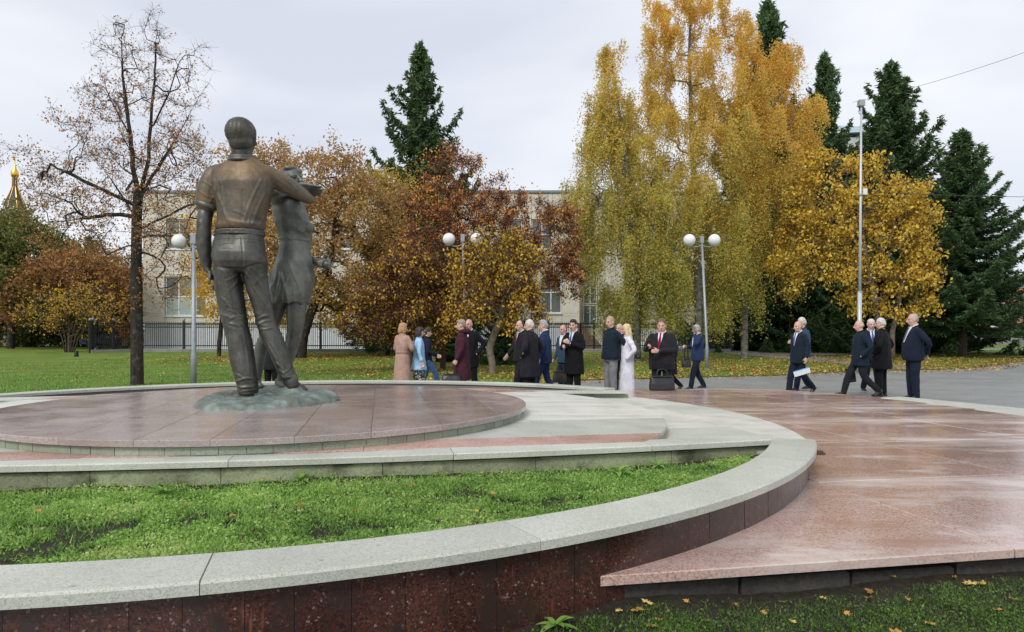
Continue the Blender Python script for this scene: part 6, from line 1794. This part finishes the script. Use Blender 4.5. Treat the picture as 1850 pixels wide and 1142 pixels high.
# ---- 5. birches
def birch(label, seed, d, base_px, leaders, blobs, nst, tint_lo=0.1, tint_hi=.8, Lmax=3.2, y0=560, y1=60):
    rg = random.Random(seed); q = np.random.default_rng(seed)
    g = ground(d); b = P(base_px[0], base_px[1], d); b.z = g - .05
    t = thing('birch_tree', label, 'tree', (b.x, d, g), 'weeping birches')
    tr = [tuple(b)] + [tuple(P(x, y, d)) for x, y in leaders]
    tips = in_blobs(rg, blobs, 330, d, .6)
    NA, par, r, ends, cnt, ntr = skeleton(rg, tr, tips, seg=.5, upbias=.9, rtip=.009, rbase=.2)
    r[:ntr] = np.maximum(r[:ntr], np.linspace(.20, .05, ntr))
    wood('trunk', NA, par, r, BARK['birch2'], t, .035)
    ids = np.where(cnt <= 4)[0]; ids = ids[ids > ntr]
    st = NA[q.choice(ids, nst)] + q.normal(0, .15, (nst, 3))
    pys = HOR - (st[:, 2] - CAMZ) / st[:, 1] * FPX
    L = q.uniform(.25, 1, nst) ** 1.4 * np.interp(pys, [0, 200, 420], [1.1, 2.1, 3.4])
    L = np.minimum(L, st[:, 2] - g - q.uniform(.3, 1.6, nst)); L = np.maximum(L, .15)
    outd = st[:, :2] - np.array([b.x, d]); outd /= np.linalg.norm(outd, axis=1, keepdims=True) + 1e-6
    m = 4; prev = st; segs0 = []; segs1 = []; Cs = []; Tn = []
    tone = q.random(nst)
    sway = q.normal(0, .09, (nst, 2))
    for k in range(1, m + 1):
        u = k / m
        cur = st.copy(); cur[:, 2] -= L * u; cur[:, :2] += outd * (L * .14 * math.sqrt(u))[:, None] + sway * L[:, None] * u
        segs0.append(prev[::3]); segs1.append(cur[::3])
        nl = 7
        for j in range(nl):
            w_ = q.random((nst, 1)) ** .8
            Cs.append(prev * (1 - w_) + cur * w_ + q.normal(0, .085, (nst, 3))); Tn.append(tone)
        prev = cur
    S0 = np.concatenate(segs0); S1 = np.concatenate(segs1)
    V, F = seg_tubes(S0, S1, np.full(len(S0), .004), np.full(len(S0), .003), 3)
    o = link('hanging_twigs', npmesh('hanging_twigs', V, F), BARK['brown'], t); o['kind'] = 'stuff'
    C = np.concatenate(Cs); tn = np.concatenate(Tn)
    keep = C[:, 2] > g + .15
    C = C[keep]; tn = tn[keep]
    py = HOR - (C[:, 2] - CAMZ) / C[:, 1] * FPX
    big = np.array([mnoise.noise(Vector((c[0] * .45, c[1] * .45, c[2] * .3))) for c in C[::9]]); big = np.repeat(big, 9)[:len(C)]
    if len(big) < len(C): big = np.concatenate([big, big[:len(C) - len(big)]])
    tint = np.clip(np.interp(py, [y1, y0], [tint_hi, tint_lo]) + (tn - .5) * .42 + big * .5 + q.normal(0, .06, len(C)), 0, 1)
    leafy('crown', C, q, .080, .052, tint, LM['birch'], t, .8, tri=True)
birch('tallest weeping birch, golden leaved, its top cut by the upper picture edge', 51, 37, (1262, 640), [(1262, 560), (1258, 400), (1250, 250), (1245, 100), (1250, -30)],
      [(1225, 50, 58, 60, 1.0), (1300, 40, 60, 60, .9), (1190, 110, 30, 60, .6), (1230, 150, 75, 60, .9), (1320, 150, 60, 60, .9), (1180, 240, 70, 60, .8), (1270, 260, 80, 70, .8), (1200, 350, 85, 60, .8), (1290, 370, 80, 60, .8), (1250, 450, 90, 45, .8), (1230, 530, 110, 35, .7)], 5000, .26, .80)
birch('weeping birch on the left side of the group with green lower strands', 52, 35, (1150, 640), [(1148, 560), (1140, 420), (1130, 280), (1105, 110)],
      [(1104, 110, 20, 40, .8), (1112, 190, 36, 45, .9), (1090, 260, 42, 45, .8), (1140, 270, 50, 50, .9), (1075, 340, 38, 45, 1.0), (1150, 360, 60, 55, .9), (1075, 420, 34, 35, .7), (1140, 450, 60, 40, .8), (1195, 480, 50, 40, .7), (1150, 530, 60, 35, .8)], 3500, .22, .70)
birch('weeping birch on the right side of the group with orange top and bare white twigs', 53, 38.5, (1345, 640), [(1345, 560), (1350, 420), (1365, 300), (1380, 190)],
      [(1385, 110, 46, 34, 1.1), (1405, 180, 60, 45, 1.0), (1350, 230, 60, 55, .9), (1440, 240, 34, 45, .9), (1390, 310, 65, 50, .9), (1340, 380, 60, 50, .8), (1430, 350, 40, 40, .7), (1380, 450, 45, 40, .6), (1320, 500, 50, 40, .8)], 3600, .34, .92)

# ---- 6. spruces
def spruce_geo(seed, H, Rb, zlow=.03, dens=1.0, gap=.0):
    """needle sprays (V,F,tint) and wood of a spruce of height H, base radius Rb"""
    rg = random.Random(seed); q = np.random.default_rng(seed)
    S0 = []; S1 = []; R0 = []; R1 = []
    nz_ = 14
    for i in range(nz_):
        a, b = i / nz_, (i + 1) / nz_
        S0.append((0, 0, H * a)); S1.append((0, 0, H * b)); R0.append(.018 * H * (1 - a) ** .9 + .01); R1.append(.018 * H * (1 - b) ** .9 + .008)
    C = []; AX = []; T = []
    z = zlow * H
    while z < H * .985:
        u = z / H
        rad = Rb * ((1 - u) ** .96 + .004) * rg.uniform(.78, 1.1)
        nb = max(4, int(8 - 3 * u))
        off = rg.uniform(0, 6.28)
        for k in range(nb):
            if rg.random() < gap: continue
            an = off + 2 * math.pi * k / nb + rg.gauss(0, .2)
            L = rad * rg.uniform(.55, 1.2)
            if L < .12: L = .12
            el = np.interp(u, [0, .5, .85, 1], [-.38, -.12, .35, .9])
            dx, dy = math.cos(an), math.sin(an)
            m = max(3, int(L / .22))
            prev = np.array([0, 0, z])
            for j in range(1, m + 1):
                s = j / m
                zz = z + L * (el * s + .42 * s * s * s)
                cur = np.array([dx * L * s, dy * L * s, zz])
                S0.append(tuple(prev)); S1.append(tuple(cur)); rr = .011 * L * (1 - s) + .006; R0.append(rr + .003); R1.append(rr)
                # side sprays
                wl = (.36 * L * (1 - s) + .16) * min(1, s * 2.2 + .08)
                ns = max(3, int(17 * dens * min(1, .35 + L / 1.6)))
                for t_ in range(ns):
                    sd = rg.choice((-1, 1)); ln = wl * rg.uniform(.15, 1)
                    f_ = rg.uniform(0, 1)
                    b0 = prev + (cur - prev) * rg.random()
                    fw = .55
                    p = b0 + np.array([-dy * sd * ln + dx * fw * ln, dx * sd * ln + dy * fw * ln, -.42 * ln * (1 - u) - .10 * rg.random() + rg.gauss(0, .03)])
                    ax = np.array([-dy * sd * .75 + dx * .6, dx * sd * .75 + dy * .6, -.35 + rg.gauss(0, .25)])
                    C.append(p); AX.append(ax); T.append(min(1, max(0, .25 + .55 * s * rg.random() + .25 * rg.random())))
                prev = cur
            tipd = np.array([dx, dy, .5])
            for t_ in range(4):
                C.append(prev + np.array([rg.gauss(0, .04), rg.gauss(0, .04), rg.gauss(0, .04)])); AX.append(tipd); T.append(.6 + .4 * rg.random())
        z += rg.uniform(.30, .46) * (1.2 - .5 * u)
    for t_ in range(60):
        zz = H * rg.uniform(.95, 1.0); C.append((rg.gauss(0, .02), rg.gauss(0, .02), zz)); AX.append((rg.gauss(0, .5), rg.gauss(0, .5), 1)); T.append(.5)
    C = np.array(C); AX = np.array(AX, float); AX /= np.linalg.norm(AX, axis=1, keepdims=True); T = np.array(T)
    # each spray point carries three needle tufts
    C3 = np.repeat(C, 3, 0) + q.normal(0, .055, (len(C) * 3, 3)); A3 = np.repeat(AX, 3, 0) + q.normal(0, .34, (len(C) * 3, 3)); A3 /= np.linalg.norm(A3, axis=1, keepdims=True)
    T3 = np.clip(np.repeat(T, 3) + q.normal(0, .1, len(C) * 3), 0, 1)
    L = q.uniform(.16, .30, len(C3))
    me = tri_mesh('crown', C3, A3, rand_dirs(len(C3), q, .3), L, L * .27, T3)
    V, F = seg_tubes(np.array(S0, float), np.array(S1, float), np.array(R0), np.array(R1), 5)
    wd = npmesh('trunk', V, F, smooth=True)
    wd.materials.append(BARK['brown']); me.materials.append(LM['needle'])
    return wd, me
def spruce(label, geo, px, top, d, base=None, H0=14.0, rz=0.0, wx=1.0):
    g = ground(d); z1 = P(px, top, d).z; s = (z1 - g) / H0
    x = (px - CX) / FPX * d
    t = thing('spruce_tree', label, 'tree', (x, d, g), 'dark spruces', rz)
    t.scale = (s * wx, s * wx, s)
    for nm, me in zip(('trunk', 'crown'), geo):
        o = bpy.data.objects.new(nm, me); COL.objects.link(o); o.parent = t
    o['kind'] = 'stuff'
    return t
ga = spruce_geo(61, 14.0, 4.8, .05, 1.0, .08); gb = spruce_geo(62, 14.0, 5.9, .02, 1.0, .06); gc = spruce_geo(63, 14.0, 5.2, .08, .8, .16); gd = spruce_geo(64, 14.0, 5.8, .15, .95, .08)
spruce('slender lone spruce standing behind the brown trees in the middle', gc, 760, 78, 45, rz=1.2, wx=.88)
spruce('spruce whose dark tip shows behind the top of the golden birch', ga, 1388, 0, 56, rz=.4, wx=.9)
spruce('narrow spruce between the birch and the tall grey pole', ga, 1490, 95, 50, rz=2.3, wx=.78)
spruce('tall broad spruce just right of the tall grey pole', gb, 1610, 113, 49, rz=.9, wx=1.0)
spruce('shorter spruce with open pointed top, nearest to the right edge of the lawn', gd, 1738, 233, 41, rz=3.9, wx=1.12)
spruce('spruce at the right edge with only its long branches in the frame', gd, 1985, 330, 42, rz=5.0, wx=1.2)
spruce('short dark spruce under the yellow tree near the grey basement wall', gb, 1380, 330, 51, rz=2.0, wx=1.1)
spruce('squat spruce filling the shade behind the grey haired men', gb, 1470, 300, 53, rz=4.4, wx=1.15)
spruce('dark spruce low behind the golden tree at the pole foot', gc, 1545, 280, 52, rz=5.4, wx=1.3)
spruce('small dark green spruce behind the man with the red tie', gb, 905, 500, 33, rz=.3, wx=1.0)
spruce('small spruce hidden low behind the maroon coated woman', gb, 800, 520, 35, rz=3.3, wx=1.2)

# ---- 7. far left trees and shrub
crown_tree('old_tree', 'dull green tree at the left edge below the church spire', 71, 58, (20, 626), [(20, 600), (22, 540), (30, 480)],
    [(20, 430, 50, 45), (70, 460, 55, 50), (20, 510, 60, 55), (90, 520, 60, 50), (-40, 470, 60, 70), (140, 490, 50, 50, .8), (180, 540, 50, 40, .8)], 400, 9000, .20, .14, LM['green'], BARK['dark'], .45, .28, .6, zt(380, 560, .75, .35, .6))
crown_tree('old_tree', 'rusty brown tree behind the tall half bare tree', 72, 55, (170, 630), [(170, 600), (172, 560), (170, 500)],
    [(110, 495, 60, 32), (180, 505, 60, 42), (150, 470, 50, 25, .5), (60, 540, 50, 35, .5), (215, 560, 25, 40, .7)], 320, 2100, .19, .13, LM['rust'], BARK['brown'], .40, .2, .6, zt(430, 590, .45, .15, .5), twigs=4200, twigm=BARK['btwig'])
crown_tree('shrub', 'many stemmed shrub with yellow leaves on the left lawn near the fence corner', 73, 47, (125, 631), [(125, 622), (125, 612)],
    [(90, 560, 38, 30), (150, 550, 50, 32), (120, 590, 45, 18, .6), (190, 565, 35, 25, .8)], 230, 560, .13, .09, LM['ygreen'], BARK['brown'], .30, .10, .4, cat='shrub', upb=.2,
    stems=[([(118 + i * 3, 632, 0), (112 + i * 6, 610, 0), (92 + i * 16, 570, 0)], [.05, .04, .015]) for i in range(6)], twigs=3500, twigm=BARK['btwig'])
crown_tree('old_tree', 'dark low tree deep in shade behind the left lawn', 74, 66, (60, 624), [(60, 600), (60, 570)],
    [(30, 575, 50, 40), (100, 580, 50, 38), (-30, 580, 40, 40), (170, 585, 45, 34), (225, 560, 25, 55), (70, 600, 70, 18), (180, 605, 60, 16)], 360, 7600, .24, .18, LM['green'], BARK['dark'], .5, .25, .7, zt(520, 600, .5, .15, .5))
crown_tree('old_tree', 'green bush filling the gap left of the fence corner behind the tall tree', 75, 60, (225, 626), [(225, 600), (225, 560)],
    [(215, 570, 30, 35), (190, 600, 40, 16), (240, 520, 15, 40)], 160, 2400, .22, .15, LM['green'], BARK['dark'], .4, .15, .7)
crown_tree('old_tree', 'leafless dark tree far off by the orange building', 76, 92, (1800, 600), [(1800, 585), (1800, 565)],
    [(1780, 565, 16, 16), (1815, 560, 18, 16), (1836, 575, 16, 20)], 120, 130, .2, .12, LM['green'], BARK['dark'], .5, .12, .5, twigs=500)

# ------------------------------------------------------------------ grass and fallen leaves

def groundcover():
    q = np.random.default_rng(5)
    B = []; Tn = []; CL = []; CT = []
    n = 0
    for _ in range(300000):
        u = q.uniform(-3.2, 4.1); v = q.uniform(-4.72, -2.6)
        r = math.hypot(u, v)
        if r > 4.665 or v > vfront(u) + .02: continue
        x, y = W(u, v)
        k = mn(x, y, 2.2) + .5 * mn(x, y, 6, 2)
        edge = min(4.66 - r, vfront(u) - v + .03)
        if edge < .10 and q.random() < .65: continue
        if vfront(u) - v < .2 and (q.random() < .55 + .5 * mn(x, y, 3, 7)): continue
        if q.random() < 1 / (1 + math.exp(22 * (k + .40))) * .85: continue
        if mn(x, y, 9, 6) < -.30 and q.random() < .75: continue
        z = soil_h(x, y)
        if q.random() < .45:
            B.append((x, y, z)); Tn.append(min(1, max(0, .50 + k * .45 + q.normal(0, .24))))
        else:
            CL.append((x, y, z + q.uniform(.004, .026) + .012 * max(0, k))); CT.append(min(1, max(0, .48 + k * .45 + q.normal(0, .24))))
    B = np.array(B); CL = np.array(CL)
    hk = np.array([.55 + 1.1 * max(0, mn(p_[0], p_[1], 3.1, 8) + .25) for p_ in B])
    g1 = blades('planter_grass', B, q.uniform(.012, .042, len(B)) * hk, .0045, q.uniform(.2, 1.6, len(B)), q, np.array(Tn))
    o = tag(link('planter_grass', g1, LM['grass']), 'low bright green grass growing in the front planter', 'grass', kind='stuff')
    ax = rand_dirs(len(CL), q, .1); nm = rand_dirs(len(CL), q, 1.4); L = q.uniform(.008, .021, len(CL))
    o = tag(link('planter_weeds', leaf_mesh('planter_weeds', CL, ax, nm, L, L * .62, np.array(CT), .2), LM['grass']), 'small leaved green weeds carpeting the front planter', 'weeds', kind='stuff')
groundcover()
def weed(px, py, z, s, seed, label):
    q = random.Random(seed); p = U(px, py, z)
    t = thing('broad_leaf_weed', label, 'plant', tuple(p))
    for i in range(9):
        a = i * 2.4 + q.uniform(-.3, .3); el = q.uniform(.35, 1.15); L = s * q.uniform(.7, 1.15)
        V = []; F = []
        for j in range(6):
            u = j / 5; w_ = s * .16 * math.sin(math.pi * min(1, u * .93 + .07)) + .0015
            h = L * (math.sin(el) * u - .45 * u * u); r_ = L * (math.cos(el) * u + .25 * u * u)
            c = Vector((math.cos(a) * r_, math.sin(a) * r_, h)); sd = Vector((-math.sin(a), math.cos(a), 0))
            V += [c - sd * w_ + Vector((0, 0, .25 * w_)), c, c + sd * w_ + Vector((0, 0, .25 * w_))]
        for j in range(5):
            F += [(j * 3, j * 3 + 1, j * 3 + 4, j * 3 + 3), (j * 3 + 1, j * 3 + 2, j * 3 + 5, j * 3 + 4)]
        me = mesh('leaf', V, F, True)
        at_ = me.attributes.new('tint', 'FLOAT', 'FACE'); at_.data.foreach_set('value', [q.uniform(.3, .6)] * len(F))
        link('leaf', me, LM['grass'], t, world=False)
weed(290, 890, .56, .11, 1, 'broad leaved green weed by the mossy wall at the left')
weed(545, 866, .565, .09, 2, 'broad leaved green weed by the mossy wall below the statue base')
weed(1115, 855, .57, .13, 3, 'tuft of broad leaves by the planter wall near the red band end')
weed(1188, 842, .57, .10, 4, 'small leafy weed in the right corner of the planter')
weed(1003, 1132, .345, .085, 5, 'dark green weed leaves at the foot of the red granite wall')
def fore():
    q = np.random.default_rng(9)
    B = []; Tn = []; CL = []; CT = []
    for _ in range(190000):
        x = q.uniform(-.5, 3.8); y = q.uniform(2.2, 3.7)
        um = (x - Cx) * E1[0] + (y - Cy) * E1[1]; vm_ = (x - Cx) * E2[0] + (y - Cy) * E2[1]
        if vm_ > -4.62 or math.hypot(um, vm_) < 5.02: continue
        k = mn(x, y, 1.6, 3) + .6 * mn(x, y, 5, 4) + .30 * (x - 2.0)
        if q.random() > .24 + .76 / (1 + math.exp(-10 * (k + .14))): continue
        if vm_ > -4.72 and q.random() < .6: continue
        z = fsoil(x, y)
        if q.random() < .6: B.append((x, y, z)); Tn.append(min(1, max(0, .22 + k * .35 + q.normal(0, .22))))
        else: CL.append((x, y, z + q.uniform(.003, .03))); CT.append(min(1, max(0, .22 + k * .3 + q.normal(0, .22))))
    B = np.array(B); CL = np.array(CL)
    tag(link('foreground_grass', blades('foreground_grass', B, q.uniform(.008, .028, len(B)), .003, q.uniform(.3, 1.6, len(B)), q, np.array(Tn)), LM['dimgrass']), 'thin patchy grass on the dark soil at lower right', 'grass', kind='stuff')
    ax = rand_dirs(len(CL), q, .0); nm = rand_dirs(len(CL), q, 1.6); L = q.uniform(.006, .017, len(CL))
    tag(link('foreground_weeds', leaf_mesh('foreground_weeds', CL, ax, nm, L, L * .62, np.array(CT), .15), LM['dimgrass']), 'tiny weeds on the dark soil at lower right', 'weeds', kind='stuff')
fore()
def litter():
    q = np.random.default_rng(15)
    # near leaves, one by one
    rr = random.Random(3)
    def one(x, y, z, s, tint):
        n = 9; V = [(0, 0, .004)]; F = []
        for i in range(n * 2):
            a = math.pi * i / n; r_ = s * (.5 if i % 2 else .33) * rr.uniform(.8, 1.15) * (1.25 if i in (0,) else 1)
            V.append((math.cos(a) * r_, math.sin(a) * r_ * .8, .010 * rr.random() + .35 * r_ * abs(math.sin(a)) * rr.uniform(.1, .5)))
        for i in range(n * 2): F.append((0, 1 + i, 1 + (i + 1) % (n * 2)))
        me = mesh('fallen_leaf', V, F)
        at_ = me.attributes.new('tint', 'FLOAT', 'FACE'); at_.data.foreach_set('value', [tint] * len(F))
        o = link('fallen_leaf', me, LM['fallen']); o.location = (x, y, z); o.rotation_euler = (rr.uniform(-.3, .3), rr.uniform(-.3, .3), rr.uniform(0, 6.28))
        return o
    fore_words = ['nearest the red wall', 'left of the big tan one', 'below the big tan one', 'below the slab edge, alone on bare earth', 'right of the lone leaf on bare earth', 'close under the slab edge midway',
        'midway between slab and picture bottom', 'under the slab edge right of the middle', 'touching the shadow of the slab at right', 'biggest of the right hand leaves', 'overlapping the biggest right hand leaf', 'left above the biggest right hand leaf', 'near the right edge among thick grass',
        'close to the slab at far right', 'left of the thick grass patch', 'below the orange leaf under the slab', 'cut by the picture bottom in the middle', 'above the big tan leaf near the wall', 'between the wall and the bare earth', 'at the right picture edge', 'at the bottom edge near the wall', 'at the bottom in the middle of bare earth', 'at the bottom right of the middle']
    plant_words = ['by the mossy wall at the far left', 'second from the left under the mossy wall', 'near the middle left of the green', 'against the wall below the statue', 'right of the statue weed', 'low in the centre of the green', 'by the wall, left of the block joint', 'by the wall, right of the block joint',
        'right of centre, lying flat', 'beside the flat one right of centre', 'under the statue weed', 'near the coping at the far left', 'near the coping left of centre', 'tucked below the wall crack', 'right part below the wall', 'near the coping right of centre', 'near the coping at the centre']
    for i, (px, py, s) in enumerate([(1153, 1112, .055), (1118, 1112, .028), (1190, 1126, .04), (1328, 1094, .035), (1380, 1104, .03), (1486, 1080, .03), (1530, 1106, .035), (1570, 1070, .045), (1614, 1048, .03),
                                 (1755, 1062, .06), (1772, 1060, .05), (1725, 1050, .03), (1798, 1108, .05), (1765, 1033, .04), (1640, 1086, .03), (1570, 1082, .04), (1620, 1138, .06), (1168, 1096, .04), (1240, 1092, .03), (1830, 1090, .035), (1180, 1140, .05), (1430, 1120, .035), (1680, 1125, .04)]):
        p = U(px, py, .345)
        lab = ('tan', 'yellow', 'pale brown', 'orange')[i % 4]; wh = fore_words[i]
        tag(one(p.x, p.y, fsoil(p.x, p.y) + .012, s * 1.15, (.5, .95, .65, .3)[i % 4]), ('large ' if s >= .05 else 'small ' if s < .035 else '') + lab + ' fallen leaf on the dark soil, ' + wh, 'leaf', 'fallen leaves on the dark soil')
    for i, (px, py, s) in enumerate([(105, 862, .05), (220, 888, .04), (335, 915, .035), (470, 868, .04), (600, 893, .03), (640, 930, .035), (745, 878, .04), (760, 906, .035), (890, 898, .05), (915, 892, .03), (500, 880, .03), (70, 925, .04), (420, 940, .035), (690, 870, .035), (1010, 880, .03), (860, 925, .035), (540, 920, .035)]):
        p = U(px, py, .58)
        tag(one(p.x, p.y, soil_h(p.x, p.y) + .04, s, rr.uniform(.25, .7)), 'dry fallen leaf on the planter green, ' + plant_words[i], 'leaf', 'fallen leaves on the planter green')
    # far litter as one mass
    C = []
    for _ in range(200000):
        y = 17 + 32 * q.random() ** 1.15; x = q.uniform(-22, 32)
        bd = y - border(x)
        if bd < -1.5 or len(C) > 42000: continue
        pz = 0.0
        if x > -4:
            pz = max(pz, math.exp(-max(0, bd) / 2.0) * 1.0) if bd > 0 else .05
            if bd > 0: pz = max(pz, .38 * math.exp(-bd / 7) if x > 1 else .12)
        for (tx, ty, tr_, wgt) in ((-12, 40, 5.5, .6), (-.7, 26.5, 4.5, .6), (-3.5, 30, 5, .5), (9.5, 30, 5, .7), (19, 34, 7, .6), (-34, 46, 7, .35), (3, 26, 3, .6), (8, 38, 5, .6)):
            pz = max(pz, wgt * math.exp(-((x - tx) ** 2 + (y - ty) ** 2) / tr_ ** 2))
        if bd > 0: pz = max(pz, .05 if x > -2 else .008)
        pz *= .55 + .9 * max(0, mn(x, y, .7, 9) + .35)
        if q.random() < pz: C.append((x, y, ground(y) + (.035 if bd > 0 else .012) + .01 * q.random()))
    C = np.array(C); L = q.uniform(.05, .11, len(C))
    ax = rand_dirs(len(C), q, 0); ax[:, 2] *= .3; ax /= np.linalg.norm(ax, axis=1, keepdims=True)
    tag(link('fallen_leaves', leaf_mesh('fallen_leaves', C, ax, rand_dirs(len(C), q, 2.5), L, L * .8, q.random(len(C)), .15), LM['fallen']), 'yellow and tan fallen leaves strewn along the lawn edge', 'leaves', kind='stuff')
    # lawn tufts
    B = []; 
    for _ in range(90000):
        y = 12.5 + 22 * q.random() ** 1.4; x = q.uniform(-1, 1) * y * .8
        if y > border(x) + .03: B.append((x, y, ground(y) + .015))
    B = np.array(B)
    tag(link('lawn_grass', blades('lawn_grass', B, q.uniform(.03, .07, len(B)), .02, q.uniform(.2, 1.2, len(B)), q, np.clip(.35 + q.normal(0, .2, len(B)), 0, 1)), LM['grass']), 'short grass blades along the nearer part of the lawn', 'grass', kind='stuff')
litter()
